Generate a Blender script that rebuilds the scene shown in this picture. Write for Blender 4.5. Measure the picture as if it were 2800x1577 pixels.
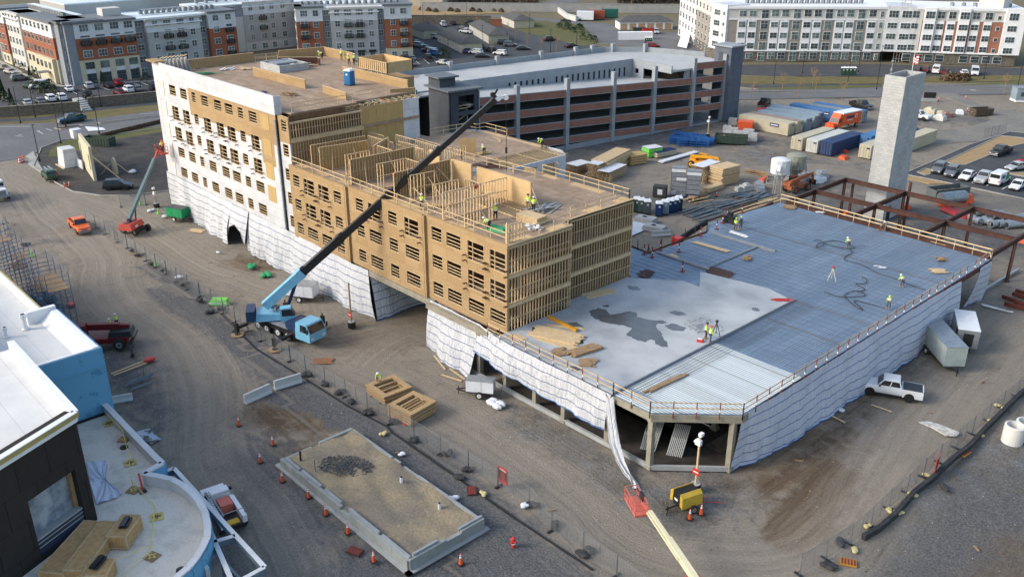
import bpy, math, random
from math import sin, cos, pi, radians, atan2, hypot, sqrt
from mathutils import Vector, Matrix
# ---------------------------------------------------------------- camera, sky, sun, exposure
scn = bpy.context.scene
for o in list(bpy.data.objects): bpy.data.objects.remove(o)
H = 46.0; FPX = 2490.8; PIT = .405274; YAW = -.823272
cam = bpy.data.objects.new('camera', bpy.data.cameras.new('camera'))
scn.collection.objects.link(cam); scn.camera = cam
cam.location = (0, 0, H); cam.rotation_euler = (pi/2-PIT, 0, -YAW)
cam.data.sensor_width = 36; cam.data.lens = FPX/2800*36; cam.data.clip_start = .5; cam.data.clip_end = 6000
SUN = Vector((-.42, -.74, .52)).normalized()
w = bpy.data.worlds.new('World'); scn.world = w; w.use_nodes = True
nt = w.node_tree; bgn = nt.nodes['Background']; sk = nt.nodes.new('ShaderNodeTexSky')
sk.sky_type = 'NISHITA'; sk.sun_disc = False; sk.sun_elevation = math.asin(SUN.z); sk.sun_rotation = atan2(SUN.x, SUN.y)
sk.air_density = 1.3; sk.dust_density = 3.0; sk.ozone_density = 1.6
nt.links.new(sk.outputs[0], bgn.inputs[0]); bgn.inputs[1].default_value = .15
sl = bpy.data.lights.new('sun', 'SUN'); sl.energy = 1.15; sl.angle = radians(16); sl.color = (1, .965, .91)
so = bpy.data.objects.new('sun', sl); scn.collection.objects.link(so); so.rotation_euler = SUN.to_track_quat('Z', 'Y').to_euler()
scn.view_settings.view_transform = 'Standard'; scn.view_settings.look = 'None'; scn.view_settings.exposure = 0.84
scn.render.engine = 'CYCLES'; scn.cycles.max_bounces = 5; scn.cycles.diffuse_bounces = 3; scn.cycles.transparent_max_bounces = 12
# ---------------------------------------------------------------- helpers
_F = Vector((sin(YAW)*cos(PIT), cos(YAW)*cos(PIT), -sin(PIT))); _R = Vector((cos(YAW), -sin(YAW), 0)); _U = _R.cross(_F); CAM = Vector((0, 0, H))
def ray(x, y): return _F+_R*((x-1400)/FPX)-_U*((y-788.5)/FPX)
def G(x, y, z=0.0):           # survey: a point seen in the photograph, at a known height, to its place on the site plan
 d = ray(x, y); return CAM+d*((z-H)/d.z)
def PL(x, y, ax, val):
 d = ray(x, y); return CAM+d*((val-CAM[ax])/d[ax])
CR = {}
for _r, _y in enumerate((0, 400, 800, 1177)):
 for _c, _x in enumerate((0, 700, 1400, 2100)): CR['abcd'[_r]+str(_c)] = (_x, _y, 3.627)
CR['A'] = (1040, 320, 4.534); CR['B'] = (400, 120, 3.539); CR['M'] = (1060, 110, 2.5255)
def K(c, x, y, z=0.0):
 o = CR[c]; return G(o[0]+x/o[2], o[1]+y/o[2], z)
def KS(c, pts, z=0.0): return [K(c, x, y, z) for x, y in pts]
class MB:
 def __init__(s): s.v = []; s.f = []; s.m = []; s.uv = {}; s.M = None
 def av(s, p):
  p = Vector(p)
  if s.M is not None: p = s.M @ p
  s.v.append(p); return len(s.v)-1
 def face(s, pts, m=0): s.f.append([s.av(p) for p in pts]); s.m.append(m)
 def hull(s, P, m=0):       # 8 corners: 4 bottom ccw, 4 top
  i = [s.av(p) for p in P]
  for q in ((3, 2, 1, 0), (4, 5, 6, 7), (0, 1, 5, 4), (1, 2, 6, 5), (2, 3, 7, 6), (3, 0, 4, 7)): s.f.append([i[k] for k in q]); s.m.append(m)
 def box(s, x0, y0, z0, x1, y1, z1, m=0):
  s.hull([(x0, y0, z0), (x1, y0, z0), (x1, y1, z0), (x0, y1, z0), (x0, y0, z1), (x1, y0, z1), (x1, y1, z1), (x0, y1, z1)], m)
 def taper(s, x0, y0, x1, y1, z0, z1, i, j=None, m=0):
  j = i if j is None else j
  s.hull([(x0, y0, z0), (x1, y0, z0), (x1, y1, z0), (x0, y1, z0), (x0+i, y0+j, z1), (x1-i, y0+j, z1), (x1-i, y1-j, z1), (x0+i, y1-j, z1)], m)
 def beam(s, p, q, w, h=None, m=0, up=None):
  p = Vector(p); q = Vector(q); h = h or w; d = (q-p).normalized()
  u = Vector(up) if up else (Vector((0, 0, 1)) if abs(d.z) < .95 else Vector((0, 1, 0)))
  a = d.cross(u).normalized()*(w/2); b = a.normalized().cross(d).normalized()*(h/2)
  s.hull([p-a-b, p+a-b, q+a-b, q-a-b, p-a+b, p+a+b, q+a+b, q-a+b], m)
 def tube(s, p, q, r, r2=None, n=8, m=0, cap=True):
  p = Vector(p); q = Vector(q); r2 = r if r2 is None else r2; d = (q-p).normalized()
  u = Vector((0, 0, 1)) if abs(d.z) < .95 else Vector((0, 1, 0)); a = d.cross(u).normalized(); b = a.cross(d)
  A = [s.av(p+(a*cos(t)+b*sin(t))*r) for t in [2*pi*k/n for k in range(n)]]
  B = [s.av(q+(a*cos(t)+b*sin(t))*r2) for t in [2*pi*k/n for k in range(n)]]
  for k in range(n): s.f.append([A[k], A[(k+1) % n], B[(k+1) % n], B[k]]); s.m.append(m)
  if cap: s.f.append(A[::-1]); s.m.append(m); s.f.append(B); s.m.append(m)
 def path(s, pts, r, n=5, m=0):
  for a, b in zip(pts, pts[1:]): s.tube(a, b, r, r, n, m)
 def prism(s, pts, z0, z1, m=0, top=None):   # polygon (xy) extruded in z
  n = len(pts)
  zz0 = [z0(p) if callable(z0) else z0 for p in pts]; zz1 = [z1(p) if callable(z1) else z1 for p in pts]
  A = [s.av((p[0], p[1], z)) for p, z in zip(pts, zz0)]; B = [s.av((p[0], p[1], z)) for p, z in zip(pts, zz1)]
  ar = sum(pts[i][0]*pts[(i+1) % n][1]-pts[(i+1) % n][0]*pts[i][1] for i in range(n))
  if ar < 0: A.reverse(); B.reverse()
  for k in range(n): s.f.append([A[k], A[(k+1) % n], B[(k+1) % n], B[k]]); s.m.append(m)
  s.f.append(A[::-1]); s.m.append(m); s.f.append(B); s.m.append(m if top is None else top)
 def xprism(s, pts, y0, y1, m=0):   # polygon in xz, extruded along y
  n = len(pts); A = [s.av((p[0], y0, p[1])) for p in pts]; B = [s.av((p[0], y1, p[1])) for p in pts]
  for k in range(n): s.f.append([A[k], A[(k+1) % n], B[(k+1) % n], B[k]]); s.m.append(m)
  s.f.append(A[::-1]); s.m.append(m); s.f.append(B); s.m.append(m)
 def ball(s, c, r, n=8, k=5, m=0, sq=(1, 1, 1)):
  c = Vector(c); R = []
  for i in range(1, k):
   t = pi*i/k; R.append([s.av(c+Vector((cos(2*pi*j/n)*sin(t)*r*sq[0], sin(2*pi*j/n)*sin(t)*r*sq[1], cos(t)*r*sq[2]))) for j in range(n)])
  T = s.av(c+Vector((0, 0, r*sq[2]))); Bt = s.av(c-Vector((0, 0, r*sq[2])))
  for j in range(n):
   s.f.append([T, R[0][j], R[0][(j+1) % n]]); s.m.append(m); s.f.append([Bt, R[-1][(j+1) % n], R[-1][j]]); s.m.append(m)
   for i in range(k-2): s.f.append([R[i][j], R[i+1][j], R[i+1][(j+1) % n], R[i][(j+1) % n]]); s.m.append(m)
 def build(s, name, mats, parent=None, world=False, smooth=False, label=None):
  me = bpy.data.meshes.new(name); V = s.v
  if world and parent is not None: V = [p-parent.location for p in V]
  me.from_pydata([tuple(p) for p in V], [], s.f)
  for m in (mats if isinstance(mats, (list, tuple)) else [mats]): me.materials.append(m)
  if s.m: me.polygons.foreach_set('material_index', s.m)
  if smooth: me.polygons.foreach_set('use_smooth', [True]*len(s.f))
  if s.uv:
   uvl = me.uv_layers.new(name='UVMap')
   for lp in me.loops: uvl.data[lp.index].uv = s.uv.get(lp.vertex_index, (0, 0))
  me.update()
  o = bpy.data.objects.new(name, me); scn.collection.objects.link(o)
  if parent is not None: o.parent = parent
  if label: o['label'] = label
  return o
def tag(o, label=None, cat=None, group=None, kind=None):
 for k, v in (('label', label), ('category', cat), ('group', group), ('kind', kind)):
  if v: o[k] = v
 return o
def E(name, label, cat, loc=(0, 0, 0), rz=0.0, group=None):
 o = bpy.data.objects.new(name, None); scn.collection.objects.link(o); o.empty_display_size = .5
 o.location = loc; o.rotation_euler = (0, 0, rz); tag(o, label, cat, group); return o
def kids(o): return [c for c in bpy.data.objects if c.parent == o]
def copy_tree(o, parent=None, _c=None):
 c = o.copy(); scn.collection.objects.link(c)
 if parent is not None: c.parent = parent
 for ch in KID.get(o.name) or kids(o): copy_tree(ch, c)
 return c
KID = {}
def dup(o, loc, rz=0.0, label=None, group=None, sc=None):
 if o.name not in KID:
  def rec(x):
   KID[x.name] = kids(x)
   for y in KID[x.name]: rec(y)
  rec(o)
 c = copy_tree(o); c.location = loc; c.rotation_euler = (0, 0, rz)
 if sc: c.scale = (sc, sc, sc)
 tag(c, label, None, group); return c
def heading(p, q): return atan2(q[1]-p[1], q[0]-p[0])
rnd = random.Random(7)
# ---------------------------------------------------------------- materials
MT = {}
def nodes(name, rough=.8, metal=0.0, spec=.3):
 m = bpy.data.materials.new(name); m.use_nodes = True; t = m.node_tree; b = t.nodes['Principled BSDF']
 b.inputs['Roughness'].default_value = rough; b.inputs['Metallic'].default_value = metal; b.inputs['Specular IOR Level'].default_value = spec
 return m, t, b
def N(t, k, **kw):
 n = t.nodes.new('ShaderNode'+k)
 for a, v in kw.items():
  if a[0] == '_': n.inputs[int(a[1:])].default_value = v
  else: setattr(n, a, v)
 return n
def ramp(t, src, a, b, ca=(0, 0, 0, 1), cb=(1, 1, 1, 1)):
 r = t.nodes.new('ShaderNodeValToRGB'); r.color_ramp.elements[0].position = a; r.color_ramp.elements[1].position = b
 r.color_ramp.elements[0].color = ca; r.color_ramp.elements[1].color = cb; t.links.new(src, r.inputs[0]); return r.outputs[0]
def mixc(t, f, a, b, mode='MIX'):
 n = t.nodes.new('ShaderNodeMix'); n.data_type = 'RGBA'; n.blend_type = mode
 for s, k in ((f, 0), (a, 6), (b, 7)):
  if hasattr(s, 'is_output') or isinstance(s, bpy.types.NodeSocket): t.links.new(s, n.inputs[k])
  elif k == 0: n.inputs[0].default_value = s
  else: n.inputs[k].default_value = tuple(s)+((1,) if len(s) == 3 else ())
 return n.outputs[2]
def co(t, kind='Object'):
 return t.nodes.new('ShaderNodeTexCoord').outputs[kind]
def wallco(t):                # (x+y, z) for upright faces
 c = co(t); s = N(t, 'SeparateXYZ'); t.links.new(c, s.inputs[0]); a = N(t, 'Math', operation='ADD'); t.links.new(s.outputs[0], a.inputs[0]); t.links.new(s.outputs[1], a.inputs[1])
 k = N(t, 'CombineXYZ'); t.links.new(a.outputs[0], k.inputs[0]); t.links.new(s.outputs[2], k.inputs[1]); return k.outputs[0]
def noise(t, vec, scale, detail=4, rough=.6, dist=0):
 n = N(t, 'TexNoise'); n.inputs['Scale'].default_value = scale; n.inputs['Detail'].default_value = detail; n.inputs['Roughness'].default_value = rough; n.inputs['Distortion'].default_value = dist
 t.links.new(vec, n.inputs['Vector']); return n.outputs[0]
def bump(t, b, h, dist, strength=1.0):
 n = N(t, 'Bump'); n.inputs['Strength'].default_value = strength; n.inputs['Distance'].default_value = dist; t.links.new(h, n.inputs['Height']); t.links.new(n.outputs[0], b.inputs['Normal'])
def pm(name, c1, c2=None, scale=1.5, rough=.8, metal=0, spec=.3, lo=.35, hi=.65, bmp=0, bs=8, fine=.12, detail=5):
 """mottled paint / stone / earth: two tones mixed by a noise, with a fine grain on top"""
 if name in MT: return MT[name]
 m, t, b = nodes(name, rough, metal, spec); c2 = c2 or tuple(min(1, x*.8) for x in c1); v = co(t)
 f = ramp(t, noise(t, v, scale, detail), lo, hi); c = mixc(t, f, c1, c2)
 if fine:
  g = ramp(t, noise(t, v, scale*14, 3), .3, .7, (1-fine, 1-fine, 1-fine, 1), (1, 1, 1, 1)); c = mixc(t, 1.0, c, g, 'MULTIPLY')
 t.links.new(c, b.inputs['Base Color'])
 if bmp: bump(t, b, noise(t, v, bs, 4), bmp)
 MT[name] = m; return m
def bricky(name, c1, c2, mortar, bw, bh, mw=.02, rough=.85, flat=False, off=.5, var=None, squash=1, nscale=3, namt=.25, mix=0.0):
 if name in MT: return MT[name]
 m, t, b = nodes(name, rough); v = co(t) if flat else wallco(t)
 k = N(t, 'TexBrick'); k.offset = off; t.links.new(v, k.inputs[0]); k.inputs['Color1'].default_value = (*c1, 1); k.inputs['Color2'].default_value = (*c2, 1); k.inputs['Mortar'].default_value = (*mortar, 1)
 k.inputs['Scale'].default_value = 1; k.inputs['Mortar Size'].default_value = mw; k.inputs['Brick Width'].default_value = bw; k.inputs['Row Height'].default_value = bh; k.inputs['Bias'].default_value = mix
 g = ramp(t, noise(t, co(t), nscale, 6, .7), .3, .7, (1-namt, 1-namt, 1-namt, 1), (1, 1, 1, 1))
 t.links.new(mixc(t, 1.0, k.outputs[0], g, 'MULTIPLY'), b.inputs['Base Color']); MT[name] = m; return m
osb = bricky('oriented_strand_board', (.49, .335, .175), (.42, .28, .14), (.30, .20, .10), 2.44, 1.22, .014, nscale=7, namt=.4)
osby = bricky('yellow_sheathing', (.52, .36, .15), (.47, .33, .14), (.3, .2, .1), 1.22, 2.9, .015, nscale=9, namt=.2)
plyd = bricky('plywood_floor', (.43, .315, .22), (.35, .245, .165), (.24, .17, .13), 2.44, 1.22, .012, flat=True, nscale=1.3, namt=.38)
plyl = bricky('pale_plywood', (.62, .44, .23), (.58, .40, .2), (.45, .3, .16), 1.22, 2.44, .012, nscale=1.5, namt=.16)
lum = pm('lumber', (.66, .50, .30), (.54, .39, .22), 3, .8, fine=.2)
lumd = pm('weathered_lumber', (.40, .27, .15), (.28, .18, .1), 3, .85, fine=.2)
studm = pm('stud_lumber', (.68, .52, .32), (.55, .40, .23), 2, .8, fine=.2)
conc = pm('concrete', (.40, .41, .40), (.31, .32, .32), .6, .85, bmp=.01, bs=6)
concl = pm('pale_concrete', (.58, .59, .57), (.47, .48, .48), .35, .8, lo=.3, hi=.7)
concb = pm('formed_concrete', (.34, .31, .24), (.25, .23, .18), 1.2, .9)
blk = bricky('concrete_block', (.50, .51, .50), (.42, .43, .43), (.33, .34, .34), .8, .4, .02, nscale=.45, namt=.26)
steel = pm('rusty_steel', (.07, .036, .03), (.115, .055, .042), .8, .7, metal=.2)
steelr = pm('red_oxide_steel', (.25, .045, .03), (.16, .03, .02), 1, .6)
galv = pm('galvanised_steel', (.42, .45, .47), (.3, .33, .35), 2, .45, metal=.6)
black = pm('black_rubber', (.018, .018, .02), (.03, .03, .03), 3, .7)
dark = pm('dark_interior', (.05, .04, .035), (.03, .025, .02), .6, .9)  # near-black colour standing in for unlit interiors
blackp = pm('black_paint', (.02, .02, .022), None, 2, .35, spec=.5, fine=.05)
white = pm('white_paint', (.78, .79, .79), (.7, .71, .72), 2, .5, fine=.04)
whitef = pm('white_plastic', (.72, .74, .76), (.6, .62, .65), 2, .5, fine=.05)
red = pm('red_paint', (.55, .04, .03), (.45, .03, .025), 2, .45, spec=.5, fine=.08)
orange = pm('orange_plastic', (.75, .13, .04), (.62, .09, .03), 2, .5, fine=.08)
yellow = pm('yellow_paint', (.75, .45, .04), (.62, .36, .03), 2, .5, fine=.1)
hiviz = pm('hi_vis_yellow', (.62, .85, .08), (.5, .72, .06), 6, .8, fine=.1)
grn = pm('green_plastic', (.02, .32, .12), (.015, .24, .09), 2, .5, fine=.1)
lime = pm('lime_plastic', (.25, .75, .12), (.18, .6, .1), 2, .6, fine=.1)
tyre = pm('tyre_rubber', (.022, .021, .02), (.045, .04, .035), 4, .85)
rim = pm('alloy_rim', (.45, .46, .48), None, 4, .3, metal=.7)
skin = pm('skin', (.5, .3, .21), None, 6, .6, fine=.03)
blue = pm('blue_paint', (.03, .12, .35), (.025, .1, .28), 2, .45, fine=.08)
navy = pm('navy_paint', (.02, .035, .12), None, 2, .45, fine=.08)
grym = pm('grey_paint', (.25, .27, .29), None, 2, .5, fine=.06)
sandm = pm('sand_paint', (.55, .5, .36), (.46, .42, .31), 1, .6, fine=.1)
cream = pm('cream_paint', (.74, .68, .46), (.66, .6, .4), 1, .5, fine=.08)
tarblk = pm('black_fabric', (.03, .03, .032), (.06, .06, .06), 3, .8)
def glassm(name, c, rough=.08, c2=None):
 return pm(name, c, c2 or tuple(x*1.8+.01 for x in c), .7, rough, spec=.8, lo=.4, hi=.6, fine=0)
glass = glassm('window_glass', (.03, .045, .05)); cglass = glassm('car_glass', (.012, .015, .018))
def wrapm():
 m, t, b = nodes('house_wrap', .55); v = wallco(t); k = N(t, 'TexBrick'); k.offset = .35; t.links.new(v, k.inputs[0])
 for n_, c in (('Color1', (.68, .69, .70, 1)), ('Color2', (.60, .61, .63, 1)), ('Mortar', (.38, .39, .42, 1))): k.inputs[n_].default_value = c
 for n_, c in (('Scale', 1), ('Mortar Size', .018), ('Brick Width', 2.7), ('Row Height', 1.37)): k.inputs[n_].default_value = c
 mp = N(t, 'Mapping'); mp.inputs['Scale'].default_value = (1.5, 7, 1); t.links.new(v, mp.inputs[0])
 f = ramp(t, noise(t, mp.outputs[0], 1.6, 2, .8), .60, .66); g = ramp(t, noise(t, co(t), .5, 6), .3, .7, (.76, .77, .8, 1))
 c = mixc(t, f, k.outputs[0], (.42, .44, .47)); t.links.new(mixc(t, 1.0, c, g, 'MULTIPLY'), b.inputs['Base Color'])
 bump(t, b, noise(t, co(t), 1.2, 3), .06); MT['wrap'] = m; return m
wrap = wrapm()
def tarpm(name, base, stripe):
 m, t, b = nodes(name, .6); uv = N(t, 'UVMap'); uv.uv_map = 'UVMap'; s = N(t, 'SeparateXYZ'); t.links.new(uv.outputs[0], s.inputs[0])
 md = N(t, 'Math', operation='FRACT'); t.links.new(s.outputs[1], md.inputs[0])
 a = N(t, 'Math', operation='LESS_THAN', _1=.085); t.links.new(md.outputs[0], a.inputs[0])
 g = ramp(t, noise(t, co(t), .45, 5), .3, .75, (*[x*.84 for x in base], 1), (*base, 1))
 k = N(t, 'Math', operation='MULTIPLY'); t.links.new(a.outputs[0], k.inputs[0]); t.links.new(ramp(t, noise(t, co(t), .8, 3), .15, .4), k.inputs[1]); c = mixc(t, k.outputs[0], g, stripe); d = ramp(t, noise(t, co(t), .5, 6, .7), .55, .75, (0, 0, 0, 1), (.5, .5, .5, 1)); c = mixc(t, d, c, (.40, .395, .385)); t.links.new(c, b.inputs['Base Color'])
 mp = N(t, 'Mapping'); mp.inputs['Scale'].default_value = (1.6, 1.6, .45); t.links.new(co(t), mp.inputs[0]); bump(t, b, noise(t, mp.outputs[0], 1.5, 6, .62, 1.4), .3, 1); return m
tarp = tarpm('reinforced_sheeting', (.64, .655, .68), (.07, .11, .25)); tarp_shade = tarpm('shade_tinted_sheeting', (.64, .67, .76), (.06, .11, .36))  # second copy has the blue cast of shade in its base colour
# ---------------------------------------------------------------- ground
import numpy as np
def ground():
 xs = sorted(set([-2500, -1500, -900, -600, -480, -420]+list(range(-400, -170, 10))+[x*1.0 for x in range(-170, 21)]+[30, 45, 60, 90, 150, 300, 600]))
 ys = sorted(set([-300, -100, -40, -20]+[y*1.0 for y in range(0, 175)]+list(range(175, 420, 10))+[450, 500, 600, 800, 1200, 2000, 3500]))
 X, Y = np.meshgrid(np.array(xs, float), np.array(ys, float)); X = X.ravel(); Y = Y.ravel()
 W = np.zeros((len(X), 4))
 def stroke(ch, c, pts, wd, soft=3.0, amt=1.0):
  P = [K(c, *p) for p in pts]; D = np.full(len(X), 1e9)
  for a, b in zip(P, P[1:]+([P[0]] if len(P) == 1 else [])):
   dx, dy = b.x-a.x, b.y-a.y; L2 = dx*dx+dy*dy+1e-9
   t = np.clip(((X-a.x)*dx+(Y-a.y)*dy)/L2, 0, 1); D = np.minimum(D, np.hypot(X-a.x-t*dx, Y-a.y-t*dy))
  soft *= 1.9; f = np.clip((wd/2+soft*.6-D)/soft, 0, 1); f = f*f*(3-2*f)*amt
  if ch == 'T':
   for q in (0, 1, 2): W[:, q] *= 1-f
  else: W[:, ch] = np.maximum(W[:, ch], f)
 # 0 = dark gravel, 1 = brown mud, 2 = grey gravel, 3 = traffic runs towards the back; 'T' = worn back to tan dirt
 stroke(0, 'b0', [(1480, 1180), (1750, 1330), (2100, 1600)], 1.5, 2); stroke(0, 'c0', [(1500, 0), (1900, 200), (2300, 420), (2539, 620)], 2.5, 2)
 stroke(0, 'c1', [(0, 500), (300, 760), (500, 1000)], 3.5, 2.5); stroke(0, 'c1', [(300, 1000), (700, 1100), (1100, 1350)], 3, 2)
 stroke(0, 'c0', [(1250, 350), (1150, 620), (1300, 900), (1750, 1250)], 2.5, 4, .7); stroke(0, 'c0', [(1600, 650), (1650, 1000), (2200, 1300)], 2, 3, .6)
 stroke(0, 'd1', [(-300, 400), (0, 900), (500, 1700)], 9, 5, .75); stroke(0, 'd1', [(900, 1500), (1400, 1600)], 8, 5, .75); stroke(0, 'd0', [(1700, 0), (2100, 500), (2500, 1000), (2700, 1451)], 5, 5, .6)
 stroke(0, 'd1', [(1350, 50), (1800, 400), (2100, 700), (2500, 950)], 5, 2); stroke(0, 'd2', [(0, 1000), (400, 1400), (600, 1700)], 8, 3, .9); stroke(0, 'd1', [(1800, 1300), (2539, 1350)], 10, 4, .8)
 stroke(2, 'd2', [(200, 0), (700, 300), (1200, 700), (1700, 800), (2100, 500)], 4, 5, .6); stroke(2, 'd2', [(900, 500), (1600, 700)], 2, 3, .8); stroke(2, 'd3', [(1000, 1400), (1750, 720), (2539, 300)], 3, 2)
 stroke(2, 'd3', [(2000, 1400), (2539, 800)], 20, 4, 1); stroke(0, 'd3', [(1400, 1500), (2000, 900), (2539, 700)], 3, 8, .75); stroke(1, 'd3', [(2100, 1400), (2400, 1100)], 5, 6, .6)
 stroke(2, 'c2', [(0, 1150), (500, 1451)], 3, 3, .45)
 stroke(1, 'c1', [(1000, 430), (1350, 330), (1700, 250)], 4, 4, .9); stroke(1, 'c1', [(1250, 560), (1500, 520)], 1, 3, .6); stroke(1, 'd3', [(250, 1000), (480, 700), (640, 480)], 3.5, 2, 1)
 stroke(1, 'c1', [(0, 1200), (400, 1250), (900, 1250), (1200, 1300)], 5, 3, .6); stroke(1, 'd1', [(300, 200), (100, 500)], 3, 4, .6); stroke(1, 'b0', [(2400, 1150), (2550, 1200)], 3, 3, .8)
 stroke(1, 'd3', [(-100, 300), (300, 100), (700, 50)], 6, 5, .55); stroke(1, 'c3', [(800, 1200), (1300, 900), (1900, 500)], 3, 4, .6); stroke(1, 'b0', [(600, 830), (700, 780)], 2, 2, .4)
 stroke(0, 'c3', [(1300, 700), (1900, 650)], 3, 3, .5); stroke(0, 'b0', [(0, 560), (330, 560)], 5, 3, .7); stroke(0, 'b0', [(450, 930), (720, 940)], 1, 2, .7)
 stroke(2, 'a2', [(800, 1440), (1800, 1250)], 5, 3); stroke(2, 'b2', [(1300, 500), (2300, 600)], 8, 8, .7); stroke(2, 'b3', [(0, 100), (600, 300), (1400, 300)], 14, 10, .5)
 stroke(0, 'b3', [(200, 120), (900, 220)], 3, 4, .4); stroke(0, 'b3', [(600, 560), (1300, 700), (2100, 900)], 14, 5, .5); stroke(0, 'a3', [(1400, 1180), (2200, 1190)], 8, 5, .5); stroke(0, 'a2', [(1300, 1420), (2539, 1400)], 6, 6, .5)
 stroke(0, 'b1', [(1000, 1000)], 0, .1, 0)
 stroke('T', 'd0', [(1700, 100), (2100, 500), (2400, 1000)], 2.5, 2, .8); stroke('T', 'd1', [(200, 700), (700, 1200)], 1.5, 2, .5); stroke('T', 'd2', [(0, 350), (500, 800), (1100, 1200), (1800, 1440), (2400, 1400)], 6, 3, .85); stroke('T', 'd3', [(200, 1300), (700, 900), (1300, 200)], 7, 2, 1); stroke('T', 'c3', [(1300, 1400), (2000, 700), (2500, 200)], 6, 2, 1)
 stroke('T', 'c0', [(1200, 0), (1700, 500), (2000, 1000), (2100, 1451)], 4, 3, .8)
 stroke(3, 'd3', [(300, 1300), (1300, 200)], 22, 5); stroke(3, 'c3', [(1300, 1400), (2500, 200)], 20, 5); stroke(1, 'd3', [(560, 60), (300, 420)], 3, 2, .35)
 stroke(1, 'd3', [(230, 1020), (430, 760), (600, 560), (640, 430)], 3.6, 1.1, 1); stroke(1, 'd3', [(60, 500), (420, 300), (600, 150)], 3, 4, .6); W[:, 1] = np.maximum(W[:, 1], 0)
 # signed distance to the middle of the haul roads, for ruts that follow them
 HD = np.full(len(X), 99.0)
 for path in ([('b0', 100, 200), ('b0', 450, 600), ('b0', 1000, 1050), ('c0', 1100, 0), ('c0', 1700, 450), ('c0', 1980, 900), ('d0', 2050, 300), ('d0', 2500, 850), ('d1', 300, 1400)],
   [('b0', 1100, 620), ('b0', 1900, 1150), ('b1', 250, 1451), ('c1', 500, 560), ('c1', 1300, 950), ('c1', 2000, 1350), ('d2', 450, 600), ('d2', 1100, 1150), ('d2', 1900, 1380), ('d3', 450, 1280), ('d3', 900, 850), ('d3', 1300, 200), ('c3', 1950, 750), ('c3', 2500, 250)],
   [('c1', 450, 520), ('c1', 1000, 430), ('c1', 1650, 250)], [('c1', 900, 760), ('c1', 1250, 480), ('c1', 1650, 310)], [('b2', 1250, 420), ('b2', 2300, 250), ('b3', 700, 230), ('b3', 1700, 480), ('b3', 2600, 640)], [('b0', 1300, 760), ('b0', 500, 420), ('b0', 0, 200)]):
  P = [K(*q) for q in path]; Q = []
  for i in range(len(P)-1):
   a, e, d, g = P[max(0, i-1)], P[i], P[i+1], P[min(len(P)-1, i+2)]
   for k in range(8): tt = k/8; Q.append(.5*((2*e)+(d-a)*tt+(2*a-5*e+4*d-g)*tt*tt+(3*e-a-3*d+g)*tt**3))
  Q.append(P[-1])
  for a, d in zip(Q, Q[1:]):
   dx, dy = d.x-a.x, d.y-a.y; L2 = dx*dx+dy*dy+1e-9; tt = np.clip(((X-a.x)*dx+(Y-a.y)*dy)/L2, 0, 1); ex, ey = X-a.x-tt*dx, Y-a.y-tt*dy; D = np.hypot(ex, ey)*np.sign(dx*ey-dy*ex+1e-9)
   HD = np.where(np.abs(D) < np.abs(HD), D, HD)
 # real relief where nothing is laid on it
 rz = np.zeros(len(X))
 for k in range(60):
  r = random.Random(k); a, f, ph = r.uniform(0, 6.28), r.uniform(.15, .8), r.uniform(0, 6.28); rz += np.sin((X*np.cos(a)+Y*np.sin(a))*f+ph)*.012/f**.5
 Z = -np.abs(rz)*0.9-.02
 far = np.clip((np.hypot(X, Y)-500)/900, 0, 1); Z += far*8
 n, mN = len(xs), len(ys)
 F = [(j*n+i, j*n+i+1, (j+1)*n+i+1, (j+1)*n+i) for j in range(mN-1) for i in range(n-1)]
 me = bpy.data.meshes.new('ground'); me.from_pydata(list(zip(X.tolist(), Y.tolist(), Z.tolist())), [], F)
 at = me.color_attributes.new('soil', 'FLOAT_COLOR', 'POINT'); at.data.foreach_set('color', W.ravel())
 ah = me.attributes.new('haul', 'FLOAT', 'POINT'); ah.data.foreach_set('value', HD)
 me.polygons.foreach_set('use_smooth', [True]*len(F)); me.update()
 m, t, b = nodes('site_soil', .93, spec=.15); v = co(t)
 A = N(t, 'Attribute'); A.attribute_name = 'soil'; s = N(t, 'SeparateColor'); t.links.new(A.outputs[0], s.inputs[0])
 big = noise(t, v, .11, 8, .62, .6); med = noise(t, v, .55, 7, .7, .8); fin = noise(t, v, 5.5, 4, .8)
 def streak(sc, rot=0):
  mp = N(t, 'Mapping'); mp.inputs['Scale'].default_value = sc; mp.inputs['Rotation'].default_value = (0, 0, rot); t.links.new(v, mp.inputs[0]); return noise(t, mp.outputs[0], 1, 8, .72, 1.1)
 st = mixc(t, A.outputs['Alpha'], streak((.045, .75, 1), .06), streak((.75, .045, 1), -.05))
 def th(src, o, lo, hi, k=1.0):
  a = N(t, 'Math', operation='MULTIPLY_ADD', _1=k*1.25, _2=-.12); t.links.new(o, a.inputs[0]); q = N(t, 'Math', operation='MULTIPLY_ADD', _1=.9, _2=0.0); t.links.new(src, q.inputs[0]); t.links.new(a.outputs[0], q.inputs[2])
  return ramp(t, q.outputs[0], lo, hi)
 c = mixc(t, ramp(t, big, .35, .65), (.29, .25, .20), (.232, .208, .178)); c = mixc(t, ramp(t, st, .40, .70), c, (.32, .275, .215)); c = mixc(t, ramp(t, med, .5, .8), c, (.17, .153, .132))
 c = mixc(t, th(s.outputs[2], med, .62, 1.15), c, mixc(t, ramp(t, noise(t, v, .3, 6, .7), .38, .62), mixc(t, ramp(t, fin, .3, .7), (.11, .112, .115), (.29, .29, .285)), mixc(t, ramp(t, fin, .3, .7), (.09, .078, .062), (.2, .175, .14))))
 c = mixc(t, th(s.outputs[1], med, .62, 1.15), c, mixc(t, ramp(t, st, .4, .6), (.115, .078, .048), (.2, .145, .092)))
 c = mixc(t, th(s.outputs[0], med, .62, 1.2), c, mixc(t, ramp(t, fin, .3, .75), (.075, .077, .08), (.20, .195, .19)))
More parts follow.
